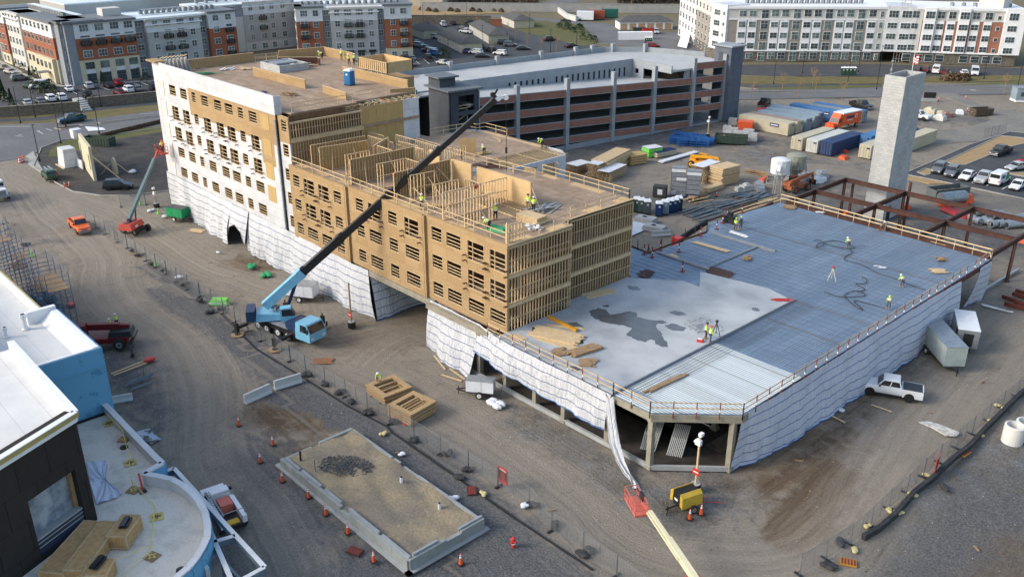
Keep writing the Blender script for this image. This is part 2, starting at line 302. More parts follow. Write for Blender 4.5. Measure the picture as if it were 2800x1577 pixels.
 hA = N(t, 'Attribute'); hA.attribute_name = 'haul'; wp = N(t, 'Math', operation='MULTIPLY_ADD', _1=1.3); t.links.new(noise(t, v, .12, 3, .5), wp.inputs[0]); t.links.new(hA.outputs['Fac'], wp.inputs[2]); kx = N(t, 'CombineXYZ'); t.links.new(wp.outputs[0], kx.inputs[0]); sl_ = N(t, 'VectorMath', operation='SCALE'); sl_.inputs['Scale'].default_value = .035; t.links.new(v, sl_.inputs[0]); kv = N(t, 'VectorMath', operation='ADD'); t.links.new(kx.outputs[0], kv.inputs[0]); t.links.new(sl_.outputs[0], kv.inputs[1])
 rut = noise(t, kv.outputs[0], 1.3, 4, .72); ab = N(t, 'Math', operation='ABSOLUTE'); t.links.new(hA.outputs['Fac'], ab.inputs[0]); mr = N(t, 'MapRange', _1=6.5, _2=2.5); t.links.new(ab.outputs[0], mr.inputs[0]); brk_ = N(t, 'Math', operation='MULTIPLY'); t.links.new(mr.outputs[0], brk_.inputs[0]); t.links.new(ramp(t, noise(t, v, .3, 4), .3, .55, (.25, .25, .25, 1)), brk_.inputs[1])
 c = mixc(t, brk_.outputs[0], c, mixc(t, ramp(t, rut, .36, .62), mixc(t, .3, c, (.14, .12, .10)), mixc(t, .45, c, (.37, .325, .265))))
 mr2 = N(t, 'MapRange', _1=4.2, _2=1.8); mr2.inputs[4].default_value = .42; t.links.new(ab.outputs[0], mr2.inputs[0]); c = mixc(t, mr2.outputs[0], c, mixc(t, ramp(t, rut, .3, .65), (.28, .24, .19), (.345, .305, .25)))
 # far off: dormant grass and brush
 gp = N(t, 'SeparateXYZ'); t.links.new(v, gp.inputs[0]); L = N(t, 'Vector' 'Math', operation='LENGTH'); t.links.new(v, L.inputs[0])
 fr = ramp(t, L.outputs['Value'], 0, 1); mr = N(t, 'MapRange', _1=250.0, _2=290.0); t.links.new(L.outputs['Value'], mr.inputs[0])
 c = mixc(t, mr.outputs[0], c, mixc(t, ramp(t, med, .35, .65), (.16, .15, .085), (.2, .165, .12)))
 g = ramp(t, fin, .25, .75, (.68, .68, .68, 1), (1.12, 1.12, 1.12, 1)); c = mixc(t, 1.0, c, g, 'MULTIPLY')
 v2 = N(t, 'TexVoronoi'); v2.inputs['Scale'].default_value = 1.3; t.links.new(v, v2.inputs['Vector']); c = mixc(t, ramp(t, v2.outputs['Distance'], .02, .05), (.42, .41, .39), c)
 t.links.new(c, b.inputs['Base Color']); ad = N(t, 'Math', operation='ADD'); t.links.new(rut, ad.inputs[0]); t.links.new(fin, ad.inputs[1]); bump(t, b, ad.outputs[0], .16, .9)
 me.materials.append(m); o = bpy.data.objects.new('ground', me); scn.collection.objects.link(o); o['kind'] = 'structure'
ground()
asph = pm('asphalt', (.085, .088, .094), (.062, .065, .07), .3, .9, fine=.3, bmp=.01)
asphl = pm('worn_asphalt', (.17, .17, .17), (.13, .13, .132), .12, .9, fine=.2)
asphd = pm('dark_millings', (.085, .078, .072), (.055, .052, .05), .4, .95, fine=.45, bmp=.03, lo=.4, hi=.6)
paving = pm('concrete_paving', (.4, .385, .35), (.33, .32, .3), .5, .9)
grass = pm('winter_grass', (.135, .125, .04), (.2, .155, .075), .35, .95, fine=.4, bmp=.05)
grassg = pm('green_grass', (.10, .12, .035), (.16, .14, .055), .3, .95, fine=.4, bmp=.05)
mulch = pm('bark_mulch', (.07, .045, .035), (.1, .07, .05), .8, .95, fine=.4)
strawm = pm('tan_mulch', (.40, .28, .145), (.35, .24, .125), .8, .95, fine=.3)
LAY = [0]
def sheet(name, c, pts, m, z=None, kerb=0.0, th=.0, kind='structure'):
 P = [Vector(p) if len(p) == 3 else K(c, *p) for p in pts]; LAY[0] += 1
 z = z if z is not None else .012+.0025*LAY[0]
 b = MB(); b.prism([(p.x, p.y) for p in P], -.12, z); o = b.build(name, m); tag(o, kind=kind)
 if kerb:
  k = MB(); n = len(P)
  for i in range(n):
   a, q = P[i], P[(i+1) % n]; k.beam((a.x, a.y, z+.02), (q.x, q.y, z+.02), .16, .2)
  tag(k.build('kerb', paving), kind='structure')
 return z
sheet('grass', 'a0', [(-900, 1100), (0, 1080), (800, 1010), (1600, 930), (2600, 820), (2600, 1260), (1640, 1250), (800, 1400), (-400, 1300), (-1500, 1300)], grass)
sheet('parking_lot', 'a0', [(-700, 560), (0, 640), (300, 760), (640, 855), (1540, 795), (2600, 690), (2600, 830), (1560, 935), (780, 1030), (0, 1090), (-900, 1120)], asph)
sheet('road', 'a0', [(-900, 1240), (0, 1240), (560, 1215), (1000, 1170), (1600, 1095), (2400, 990), (2400, 1140), (1640, 1245), (1100, 1310), (820, 1360), (500, 1440), (330, 1530), (100, 1590), (-900, 1650)], asphl)
sheet('path', 'a0', [(-600, 1195), (0, 1180), (440, 1165), (860, 1075), (1600, 1000), (1600, 1035), (900, 1105), (470, 1195), (0, 1215), (-600, 1225)], asph)
sheet('gravel_yard', 'b0', [(620, -60), (900, -85), (1660, -190), (1760, 0), (1770, 430), (1290, 492), (1000, 490), (720, 450), (560, 365), (330, 200), (410, 20)], asphd, kerb=.1)
sheet('grass', 'b0', [(500, 40), (620, -50), (900, -90), (1660, -200), (1660, -150), (1100, -60), (900, 10), (620, 90), (480, 110)], grassg)
sheet('pavement', 'b0', [(330, 50), (380, 160), (440, 260), (400, 255), (280, 180), (290, 120), (250, 100)], paving)
sheet('parking_lot', 'a1', [(1540, 238), (2330, 250), (2600, 300), (3440, 470), (3300, 560), (1500, 800), (800, 620), (1380, 420), (1560, 430)], asph)
sheet('grass', 'a2', [(60, 310), (230, 205), (700, 248), (850, 425), (700, 460)], grassg)
sheet('road', 'a2', [(-300, 150), (0, 163), (640, 212), (990, 245), (1060, 310), (1700, 330), (2000, 480), (2100, 640), (1330, 480), (860, 430), (705, 250), (230, 203), (0, 190)], asphl)
sheet('road', 'a2', [(-900, 60), (-200, 30), (300, 30), (560, 0), (620, -60), (740, -60), (640, 30), (300, 62), (-300, 70)], asphl)
sheet('road', 'a3', [(-400, 645), (1100, 640), (2539, 680), (3400, 720), (3400, 790), (2539, 745), (1400, 770), (1130, 760), (0, 755), (-400, 740)], asph)
sheet('grass', 'a3', [(-400, 750), (0, 762), (1130, 765), (1150, 830), (0, 835), (-400, 830)], grass)
sheet('grass', 'a3', [(-100, 875), (640, 850), (1130, 845), (1130, 862), (640, 885), (-100, 905)], grassg)
sheet('path', 'a3', [(-400, 842), (640, 838), (1130, 835), (1130, 846), (640, 852), (-100, 875)], asph)
sheet('road', 'a3', [(-600, 895), (0, 893), (640, 886), (1130, 866), (1400, 850), (2539, 832), (3400, 820), (3400, 935), (2539, 930), (1900, 945), (1400, 938), (1130, 962), (0, 985), (-600, 1000)], asphl)
sheet('grass', 'a3', [(1430, 760), (2539, 748), (2700, 760), (2539, 800), (1900, 820), (1500, 812)], grass)
sheet('grass', 'a3', [(1850, 850), (2539, 800), (3400, 800), (3400, 830), (2539, 838)], grassg)
sheet('road', 'a3', [(1650, 930), (1850, 930), (2100, 1040), (2539, 1130), (3200, 1200), (3200, 1500), (2100, 1400), (1400, 1451), (1300, 1380), (2000, 1260), (2230, 1190), (2100, 1090)], pm('packed_gravel', (.2, .19, .17), (.25, .235, .205), .2, .95, fine=.3))
sheet('parking_lot', 'b3', [(1340, 280), (1460, 230), (1700, 125), (2000, -10), (2400, -140), (3400, -60), (3400, 800), (2539, 525), (1700, 350)], asph, kerb=.1)
sheet('flower_bed', 'b3', [(1760, 155), (2110, -10), (2300, -100), (2700, -60), (2400, 10), (1960, 188), (1850, 190)], strawm, kerb=.1)
sheet('flower_bed', 'b3', [(1480, 262), (1560, 225), (1640, 240), (1600, 285), (1560, 292)], strawm, kerb=.1)
sheet('flower_bed', 'b3', [(1350, 312), (1480, 300), (1800, 375), (1600, 372)], strawm)
sheet('flower_bed', 'b3', [(2340, 270), (2539, 265), (2900, 320), (2700, 340)], strawm, kerb=.1)
sheet('traffic_island', 'a0', [(540, 1275), (790, 1245), (830, 1255), (610, 1290)], mulch, kerb=.1)
sheet('traffic_island', 'a0', [(960, 1222), (1250, 1190), (1620, 1145), (1620, 1155), (1000, 1228)], mulch, kerb=.1)
sheet('traffic_island', 'a3', [(-300, 915), (0, 912), (690, 905), (650, 912), (0, 925), (-300, 930)], mulch, kerb=.1)
sheet('traffic_island', 'a3', [(2010, 896), (2470, 886), (3000, 880), (3000, 890), (2060, 904)], mulch, kerb=.1)
sheet('pavement', 'a0', [(-100, 600), (0, 600), (390, 800), (640, 850), (1540, 795), (1540, 806), (640, 868), (380, 820), (0, 625)], paving)
sheet('flower_bed', 'a0', [(210, 720), (300, 700), (560, 760), (620, 850), (430, 800)], mulch)
sheet('flower_bed', 'a1', [(1540, 60), (2540, 90), (2540, 130), (1540, 160)], strawm)
def marks():
 b = MB()
 def ln(c, p, q, w=.14):
  a = K(c, *p); d = K(c, *q); b.beam((a.x, a.y, .15), (d.x, d.y, .15), w, .006)
 for x0, y0, x1, y1 in ((820, 890, 880, 925), (990, 870, 1090, 900), (1120, 870, 1190, 890), (1240, 835, 1340, 865), (1330, 835, 1410, 862), (1400, 825, 1480, 855), (1470, 815, 1550, 840), (150, 1030, 230, 1065), (700, 905, 770, 940)): ln('a0', (x0, y0), (x1, y1))
 for k in range(11): ln('a0', (850+k*16, 1262+k*1), (885+k*16, 1300-k*1.2+8), .3)
 for p, q in (((370, 1305), (430, 1335)), ((380, 1310), (400, 1302)), ((150, 1358), (235, 1360)), ((180, 1352), (220, 1340)), ((1380, 1140), (1520, 1130)), ((0, 1262), (300, 1262)), ((460, 1285), (520, 1305))): ln('a0', p, q)
 for x in (1320, 1410, 1660, 1750, 1560): ln('a1', (x, 590), (x+60, 640))
 for x, y in ((1865, 345), (2020, 370), (2165, 400), (2320, 435)): ln('b3', (x, y), (x+60, y-35))
 for x in (1510, 1700, 1800, 1900): ln('a3', (x, 712), (x+30, 745))
 tag(b.build('road_markings', white), kind='structure')
marks()
# ---------------------------------------------------------------- the timber building under construction
def wallp(mb, P0, P1, z0, z1, holes=(), th=.18, m=0, cap=True):
 """upright wall from P0 to P1, outer face to the right of the direction; holes = (s0, s1, z0, z1)"""
 P0 = Vector((P0[0], P0[1], 0)); P1 = Vector((P1[0], P1[1], 0)); L = (P1-P0).length; d = (P1-P0)/L; n = Vector((d.y, -d.x, 0))
 hs = [(max(0, a), min(L, b), max(z0, c), min(z1, e)) for a, b, c, e in holes]; hs = [h for h in hs if h[1]-h[0] > .02 and h[3]-h[2] > .02]
 S = sorted({0.0, L, *[h[0] for h in hs], *[h[1] for h in hs]}); Z = sorted({z0, z1, *[h[2] for h in hs], *[h[3] for h in hs]})
 def p(s, z, o=0): q = P0+d*s-n*o; return (q.x, q.y, z)
 for a, b in zip(S, S[1:]):
  run = None
  for c, e in zip(Z, Z[1:]):
   sm, zm = (a+b)/2, (c+e)/2
   if any(h[0] < sm < h[1] and h[2] < zm < h[3] for h in hs):
    if run is not None: seg(mb, p, a, b, run, c, th, m); run = None
   elif run is None: run = c
  if run is not None: seg(mb, p, a, b, run, z1, th, m)
 for a, b, c, e in hs:
  for q in ((p(a, c), p(a, c, th), p(a, e, th), p(a, e)), (p(b, c), p(b, e), p(b, e, th), p(b, c, th)), (p(a, c), p(b, c), p(b, c, th), p(a, c, th)), (p(a, e), p(a, e, th), p(b, e, th), p(b, e))): mb.face(q, m)
 if cap:
  mb.face((p(0, z1), p(L, z1), p(L, z1, th), p(0, z1, th)), m); mb.face((p(0, z0), p(0, z1), p(0, z1, th), p(0, z0, th)), m); mb.face((p(L, z0), p(L, z0, th), p(L, z1, th), p(L, z1)), m)
def seg(mb, p, a, b, c, e, th, m):
 mb.face((p(a, c), p(b, c), p(b, e), p(a, e)), m); mb.face((p(b, c, th), p(a, c, th), p(a, e, th), p(b, e, th)), m)
def studs(mb, P0, P1, z0, z1, sp=.4, w=.05, dp=.14, mids=(.5,), top=2, m=0, skip=()):
 P0 = Vector((P0[0], P0[1], 0)); P1 = Vector((P1[0], P1[1], 0)); L = (P1-P0).length; d = (P1-P0)/L; n = max(1, int(L/sp)); up = Vector((0, 0, 1)); nn = Vector((d.y, -d.x, 0))
 for k in range(n+1):
  s = L*k/n
  if any(a < s < b for a, b in skip): continue
  j = rnd.uniform(-.02, .02) if 0 < k < n else 0; q = P0+d*(s+j); mb.beam(q+up*z0, q+up*z1, w, dp, m, up=(nn.x, nn.y, 0))
 for z in (z0+.03, z1-.03): mb.beam(P0+up*z, P1+up*z, dp, .07, m)
 for f in mids:
  zz = z0+(z1-z0)*f; mb.beam(P0+up*zz, P1+up*zz, dp*.8, .05, m)
def rail(mb, pts, z, h=1.07, sp=2.3, w=.05, m=0, toe=True, pm_=None, feet=False):
 for a, b in zip(pts, pts[1:]):
  a = Vector((a[0], a[1], z)); b = Vector((b[0], b[1], z)); L = (b-a).length; n = max(1, round(L/sp)); up = Vector((0, 0, 1))
  for f in (h, h*.52)+((.12,) if toe else ()): mb.beam(a+up*f, b+up*f, w*.7, .09 if f > .2 else .13, m)
  for k in range(n+1):
   q = a+(b-a)*k/n; mb.beam(q, q+up*h, w*1.5, w*1.5, m if pm_ is None else pm_)
   if feet: mb.beam(q+up*.03+(b-a).normalized()*0, q+up*.03+Vector((-(b-a).y, (b-a).x, 0)).normalized()*.5, .08, .08, m)
T1 = E('timber_building', 'long wood-framed building under construction, tall half wrapped white, low half bare wood', 'building', (-100, 66, 0))
def part(b, name, m, T=T1, lab=None, **k): return b.build(name, m, T, world=True, label=lab, **k)
FL = [5.6, 8.75, 11.9, 15.05, 18.2]; FV = 55.4
WC = [(-135.0, -132.8, 'd'), (-131.3, -129.1, 'd'), (-127.5, -126.2, 'w'), (-124.5, -122.3, 'd'), (-120.5, -118.3, 'd'), (-117.3, -115.0, 'd'), (-113.6, -112.1, 'w'), (-110.6, -108.4, 'd')]
OC = [(-100.0, -98.4, 'w', 1), (-97.5, -95.0, 'd', 1), (-94.1, -91.7, 'd', 1), (-90.7, -89.0, 'w', 1), (-86.5, -84.9, 'w', 2), (-84.0, -81.5, 'd', 2), (-80.1, -78.4, 'w', 2), (-77.1, -74.5, 'd', 2), (-72.7, -70.9, 'w', 3), (-70.2, -67.8, 'w', 3), (-66.8, -64.2, 'd', 3), (-63.4, -61.0, 'd', 3)]
VB = {1: 55.1, 2: 55.4, 3: 55.7}
wins = []   # (u0,u1,z0,z1,v,door)
for k, z in enumerate(FL):
 for a, b, t in WC:
  d = t == 'd' and k in (2, 3); wins.append((a, b, z+(.12 if d else .72), z+2.26, FV, d, k))
 wins.append((-102.6, -101.25, z+.8, z+2.4, 55.6, False, k))
for k, z in enumerate(FL[:3]):
 for a, b, t, bay in OC:
  d = t == 'd' and (k == 2 or (k == 1 and a in (-97.5, -94.1, -66.8, -63.4))); wins.append((a, b, z+(.12 if d else .66), z+2.26, VB[bay], d, k+.5))
def fac():
 H_ = lambda x0: [(a-x0, b-x0, c, e) for a, b, c, e, v, d, k in wins]
 ww = MB()
 for u0, u1, z0, z1 in ((-140.2, -128.6, 5.6, 23.2), (-128.6, -103.5, 20.85, 23.2), (-128.6, -107.9, 5.6, 16.9), (-107.9, -104.5, 5.6, 13.9), (-104.5, -103.5, 5.6, 16.9)): wallp(ww, (u0, FV), (u1, FV), z0, z1, H_(u0), cap=False)
 ww.box(-140.22, 55.41, 23.2, -103.48, 55.6, 23.26)
 wallp(ww, (-103.3, 55.6), (-100.8, 55.6), 5.6, 17.6, H_(-103.3)); wallp(ww, (-103.5, 55.38), (-103.5, 56.4), 20.9, 23.2)
 ww.face([(-140.2, 55.4, 5.6), (-140.2, 55.4, 21.1), (-140.2, 76, 21.1), (-140.2, 76, 5.6)])
 part(ww, 'wall', wrap, lab='white house wrap wall of the tall half')
 ow = MB()
 wallp(ow, (-128.6, FV), (-103.5, FV), 16.9, 20.85, H_(-128.6), cap=False); wallp(ow, (-107.9, FV), (-104.5, FV), 13.9, 16.9, (), cap=False); wallp(ow, (-103.3, 55.6), (-100.8, 55.6), 17.6, 20.9, H_(-103.3))
 part(ow, 'wall', osb, lab='unwrapped sheathing patch high on the tall half')
 for bay, u0, u1 in ((1, -100.8, -88.3), (2, -88.3, -73.8), (3, -73.8, -60.8)):
  b = MB(); wallp(b, (u0, VB[bay]), (u1, VB[bay]), 5.6, 15.07, H_(u0)); b.box(u0, VB[bay]-.03, 15.07, u1, VB[bay]+.3, 15.13)
  if bay < 3: b.box(u1-.05, VB[bay]+.0, 5.6, u1+.28, VB[bay]+.35, 15.05)
  part(b, 'wall', osb, lab='sheathed bay of the low half')
 b = MB()
 b.box(-103.62, 55.25, 5.8, -103.38, 55.39, 20.3)
 part(b, 'corner_strip', grym)
 for a, c, e, v, d, k, u1 in [(w_[0], w_[2], w_[3], w_[4], w_[5], w_[6], w_[1]) for w_ in wins]:
  b = MB(); f = .05
  for x0, z0, x1, z1 in ((a, c, a+f, e), (u1-f, c, u1, e), (a+f, c, u1-f, c+f), (a+f, e-f, u1-f, e)): b.box(x0, v-.012, z0, x1, v+.15, z1, 0)
  h = e-c; nb = 3
  for q in range(nb):
   zz = c+h*(.2+.24*q)+rnd.uniform(-.04, .04); b.beam((a, v+.1, zz+rnd.uniform(-.03, .03)), (u1, v+.1, zz+rnd.uniform(-.03, .03)), .04, .085, 1)
  if d: b.box(a+.28*(u1-a), v+.05, c+f, a+.28*(u1-a)+.07, v+.19, e-f, 1)
  for s in (-.25, u1-a+.25) if d else ():
   for zz in (c+.4, c+1.0): b.box(a+s-.12, v-.45, zz-.6, a+s+.1, v-.02, zz-.52, 2) if zz > 0 else None
  part(b, 'window', [studm, lum, steel])
 # boarded openings and the sheeted corner panes
 for k, z in enumerate(FL):
  b = MB()
  if k >= 1: b.box(-107.4, FV-.035, z+(.4 if k == 4 else .1), -105.3, FV-.005, z+2.3)
  if b.v: part(b, 'board', osby)
  b = MB(); b.box(-138.8, FV-.03, z+.3, -137, FV-.004, z+2.4); b.box(-138.9, FV-.05, z+.2, -138.78, FV-.003, z+2.5, 1); b.box(-138.0, FV-.05, z+.3, -137.9, FV-.031, z+2.4, 1); b.box(-137.02, FV-.05, z+.2, -136.9, FV-.003, z+2.5, 1)
  part(b, 'covered_window', [whitef, lum])
fac()
def body():
 for z in FL:
  b = MB(); hi = z > 16
  if z != 15.05: b.box(-140, 55.62, z-.32, -101.0, 76, z, 0)
  if z < 15: b.box(-101.0, 55.9, z-.32, -62.6, 64.9, z); b.box(-101.0, 64.9, z-.32, -62.5, 76, z)
  part(b, 'floor', plyd)
 P = [(-140.1, 55.58), (-103.6, 55.58), (-103.5, 55.75), (-100.8, 55.75), (-100.78, 55.12), (-88.3, 55.12), (-88.28, 55.42), (-73.8, 55.42), (-73.78, 55.72), (-60.75, 55.72), (-60.75, 64.9), (-62.2, 64.9), (-62.2, 76.3), (-77.5, 76.3), (-78.9, 74.2), (-85.6, 74.2), (-85.4, 85.6), (-93.3, 85.7), (-97.9, 85.7), (-97.9, 84.1), (-99.8, 84.1), (-100.8, 77.2), (-140, 77)]
 b = MB(); b.prism(P[3:], 14.8, 15.05); part(b, 'floor_deck', plyd)
 b = MB()
 for x0, y0, x1, y1 in ((-100.6, 55.8, -60.9, 56.8), (-62.0, 57, -60.9, 64.8), (-76, 75.1, -62.4, 76.2), (-63.5, 66.5, -62.4, 75), (-97.8, 84.6, -85.7, 85.5), (-99.6, 78, -98.9, 83.9), (-96, 73.6, -86, 74.4)):
  L_ = max(x1-x0, y1-y0); n = int(L_/2.44)+1
  for k in range(n):
   if rnd.random() < .8: o = rnd.uniform(0, .4); (b.box(x0+k*2.44, y0+o*.3, 15.0, min(x1, x0+k*2.44+2.42), y1-o, 15.062) if x1-x0 > y1-y0 else b.box(x0+o, y0+k*2.44, 15.0, x1, min(y1, y0+k*2.44+2.42), 15.062))
  part(b, 'edge_sheet', plyl); b = MB()
 b = MB(); R_ = [(-140.15, 55.6), (-103.55, 55.6), (-103.5, 56.6), (-102.0, 56.8), (-101.9, 66.6), (-102.6, 66.7), (-103.0, 77), (-122, 77), (-122, 84.6), (-138.5, 84.6), (-141, 72)]
 b.prism(R_, 20.98, 21.15); part(b, 'roof_deck', plyd)
 # party walls and corridor walls seen through the openings
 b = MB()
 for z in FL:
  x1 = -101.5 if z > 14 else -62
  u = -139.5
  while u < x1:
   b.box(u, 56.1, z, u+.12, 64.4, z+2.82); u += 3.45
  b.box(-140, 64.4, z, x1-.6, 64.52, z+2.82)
 part(b, 'party_wall', pm('shaded_timber', (.20, .11, .06), (.13, .075, .045), 1, .9))  # brown darkened so the rooms look unlit
 b = MB()
 for z in FL[:3]:
  for u in [x*.61-99 for x in range(62)]: b.box(u, 59.4, z, u+.05, 59.54, z+2.82)
 part(b, 'inner_stud_wall', lum)
 # open stud ends
 for z in FL[:3]:
  b = MB(); studs(b, (-60.85, 55.95), (-60.85, 64.8), z+.02, z+2.8, .41, w=.05, mids=(.52,)); b.box(-61.2, 55.72, z+2.82, -60.78, 64.88, z+3.12); b.box(-64.0, 58, z, -63.9, 64.8, z+2.8, 1) if z < 9 else None
  part(b, 'stud_wall', [studm, osb])
  b = MB(); studs(b, (-62.3, 66.3), (-62.3, 76.2), z+.02, z+2.8, .41, w=.05, mids=(.52,)); b.box(-62.6, 66.2, z+2.82, -62.2, 76.28, z+3.12); studs(b, (-61, 64.86), (-62.3, 66.2), z, z+2.8, .4, mids=(.5,))
  part(b, 'stud_wall', [studm])
  b = MB(); b.box(-80, 76.22, z, -62.3, 76.36, z+3.1); b.box(-69, 64.9, z, -68.9, 76, z+2.8) if z < 20 else None; part(b, 'wall', osb)
 b = MB(); b.box(-60.95, 55.72, 15.02, -60.7, 64.88, 15.1); b.box(-62.4, 64.95, 15.02, -62.1, 76.3, 15.1); b.beam((-61.1, 56.0, 15.05), (-61.1, 56.0, 17.3), .14, .14); b.beam((-61.5, 56.2, 15.05), (-61.5, 56.2, 17.0), .09, .09); part(b, 'edge_board', lum)
 # end of the tall half above the low roof
 b = MB(); studs(b, (-100.9, 55.9), (-100.9, 66.4), 18.25, 20.15, .38, mids=(.55,)); b.box(-101.05, 55.72, 20.15, -100.8, 66.6, 20.32); b.box(-101.0, 55.75, 17.75, -100.75, 66.6, 18.22); studs(b, (-100.9, 55.9), (-100.9, 66.4), 15.1, 17.75, .4, mids=(.5,)); part(b, 'stud_wall', studm)
 b = MB(); b.box(-101.25, 55.9, 15.1, -101.1, 66.3, 17.7); part(b, 'wall', osb)
 b = MB(); b.box(-101.4, 66.6, 11.9, -101.25, 73.5, 20.6, 0)
 for k in range(4):
  for zz in (19.2, 16.6, 17.2): b.box(-101.24, 67.6+k*1.5, zz, -101.232, 67.64+k*1.5, zz+.8, 1)
 b.box(-101.25, 66.6, 17.95, -101.15, 73.5, 18.1, 1); part(b, 'wall', [osby, lumd], lab='yellow sheathing wall above the low roof')
 b = MB(); b.box(-101.6, 73.5, 11.9, -101.2, 76.2, 20.6); part(b, 'wall', wrap, lab='narrow white wrapped strip beside the yellow sheathing')
 b = MB()      # floor trusses under the edge of the roof deck
 def truss(p, q, h, n):
  p = Vector(p); q = Vector(q); up = Vector((0, 0, h)); b.beam(p, q, .09, .06); b.beam(p+up, q+up, .09, .06)
  for k in range(n):
   a = p+(q-p)*(k/n); c = p+(q-p)*((k+1)/n); mid = (a+c)/2; b.beam(a, mid+up, .05, .06); b.beam(mid+up, c, .05, .06)
 for u in (-101.6, -102.3, -103): truss((u, 56.9, 20.35), (u, 66.6, 20.35), .55, 9)
 for v in range(9): truss((-103.2, 67.2+v*1.1, 20.35), (-101.2, 67.2+v*1.1, 20.35), .5, 2)
 truss((-103.3, 55.9, 20.3), (-101.0, 55.8, 20.3), .6, 4); truss((-101.5, 66.6, 20.4), (-101.5, 76.5, 20.4), .5, 9)
 part(b, 'floor_truss', lum)
 b = MB()
 for k in range(9): truss((-85.2+k*.52, 74.4, 14.55), (-85.2+k*.52, 85.2, 14.55), .48, 9)
 for v in (76.3, 79.8, 83.5): b.beam((-85.3, v, 15.1), (-80.8, v, 15.1), .09, .04)
 part(b, 'floor_truss', lum)
 # back wing
 b = MB(); wallp(b, (-80.75, 73.5), (-80.75, 84.5), 5.6, 15.0, [(4.0, 5.8, 12.9, 14.4), (7.0, 9.7, 12.6, 14.4), (4.0, 5.8, 9.6, 11.2), (7.0, 9.7, 9.4, 11.2)]); wallp(b, (-80.75, 84.5), (-82.7, 85.8), 5.6, 15.0); wallp(b, (-82.7, 85.8), (-97.9, 85.8), 5.6, 15.0); wallp(b, (-97.9, 85.8), (-100.8, 84.1), 5.6, 15.0)
 part(b, 'wall', wrap, lab='white wrapped wall of the back wing')
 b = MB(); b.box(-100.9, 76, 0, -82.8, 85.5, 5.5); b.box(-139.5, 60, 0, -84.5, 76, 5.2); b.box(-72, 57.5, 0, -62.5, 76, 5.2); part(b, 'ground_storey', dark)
 b = MB()
 for u in (-82.4, -84.9): b.box(u+.9, 76.8, 11.9, u+1.0, 83, 14.6)
 part(b, 'party_wall', lum)
 # beam over the passage
 b = MB(); b.box(-84.6, 55.3, 5.15, -72.4, 76, 5.55); b.box(-84.6, 55.2, 4.95, -72.4, 55.6, 5.15); part(b, 'passage_ceiling', concb)
 # parapets and roof walls
 def par(pts, z, h, m=osb, t=.14, lab=None):
  q = MB()
  for a, c in zip(pts, pts[1:]): q.beam((a[0], a[1], z+h/2), (c[0], c[1], z+h/2), t, h); q.beam((a[0], a[1], z+h+.02), (c[0], c[1], z+h+.02), t+.08, .05, 1)
  part(q, 'parapet', [m, lum], lab=lab)
 par([(-141, 61), (-140.8, 72.6)], 21.15, 1.45); par([(-139.9, 76.7), (-138.4, 84.5)], 21.15, 1.4); par([(-138.4, 84.5), (-129.5, 84.5)], 21.15, 1.4); par([(-120.5, 76.6), (-104.6, 77)], 21.15, 1.25); par([(-104.2, 73.6), (-102.8, 76.9)], 21.15, .5)
 par([(-129, 66.2), (-114.7, 66.6)], 21.15, 1.25); par([(-110.6, 66.9), (-107, 66.6), (-103.9, 66.3)], 21.15, 1.0); par([(-135.4, 74.0), (-131.2, 78.8)], 21.15, 1.15, steel, lab='dark red-brown roof wall'); par([(-131.2, 78.8), (-130.2, 78.6)], 21.15, 1.1, steel)
 b = MB(); wallp(b, (-124.3, 82), (-116.6, 82), 21.15, 22.8); wallp(b, (-116.6, 82), (-116.6, 87), 21.15, 22.8); wallp(b, (-124.3, 87), (-124.3, 82), 21.15, 22.8); wallp(b, (-116.6, 87), (-124.3, 87), 21.15, 22.8); part(b, 'stair_head', plyl)
 b = MB(); studs(b, (-124.3, 81.95), (-116.6, 81.95), 21.2, 22.8, .55, mids=()); b.box(-124.3, 82, 17, -116.5, 87, 20.2, 1)
 for k in range(14): b.beam((-124.3+k*.55, 81.95, 20.25), (-124.3+k*.55+.27, 81.95, 21.1), .06, .08); b.beam((-124.3+k*.55+.27, 81.95, 21.1), (-123.75+k*.55, 81.95, 20.25), .06, .08)
 part(b, 'stud_wall', [studm, osb])
 b = MB(); b.box(-134.2, 70.2, 21.15, -128.2, 70.5, 22.2); b.box(-134.2, 70.5, 21.15, -133.9, 75, 22.2); b.box(-128.5, 70.5, 21.15, -128.2, 75, 22.2); b.box(-134.2, 75, 21.15, -128.2, 75.3, 22.2); b.box(-133.9, 70.5, 21.15, -128.5, 75, 21.3, 1); b.box(-132.6, 70.8, 22.1, -130, 74.4, 22.3, 1); part(b, 'lift_shaft', [blk, grym])
 b = MB()
 for k in range(7):
  u = -140.6; v = 57.0+k*.62; b.hull([(u-.1, v, 21.15), (u+1.5, v+.25, 21.15), (u+1.5, v+.34, 21.15), (u-.1, v+.09, 21.15), (u-.1, v, 23.1), (u+.6, v+.1, 23.35), (u+.6, v+.19, 23.35), (u-.1, v+.09, 23.1)], 1); b.beam((u-.2, v-.05, 23.3), (u+1.0, v+.1, 23.7), .06, .1)
 part(b, 'wall_panel', [lum, pm('weathered_wrap', (.42, .42, .41))], lab='grey panels leaning on the roof corner')
 b = MB(); b.box(-141.2, 54.9, 23.2, -137.8, 56.6, 23.4); part(b, 'corner_board', osb)
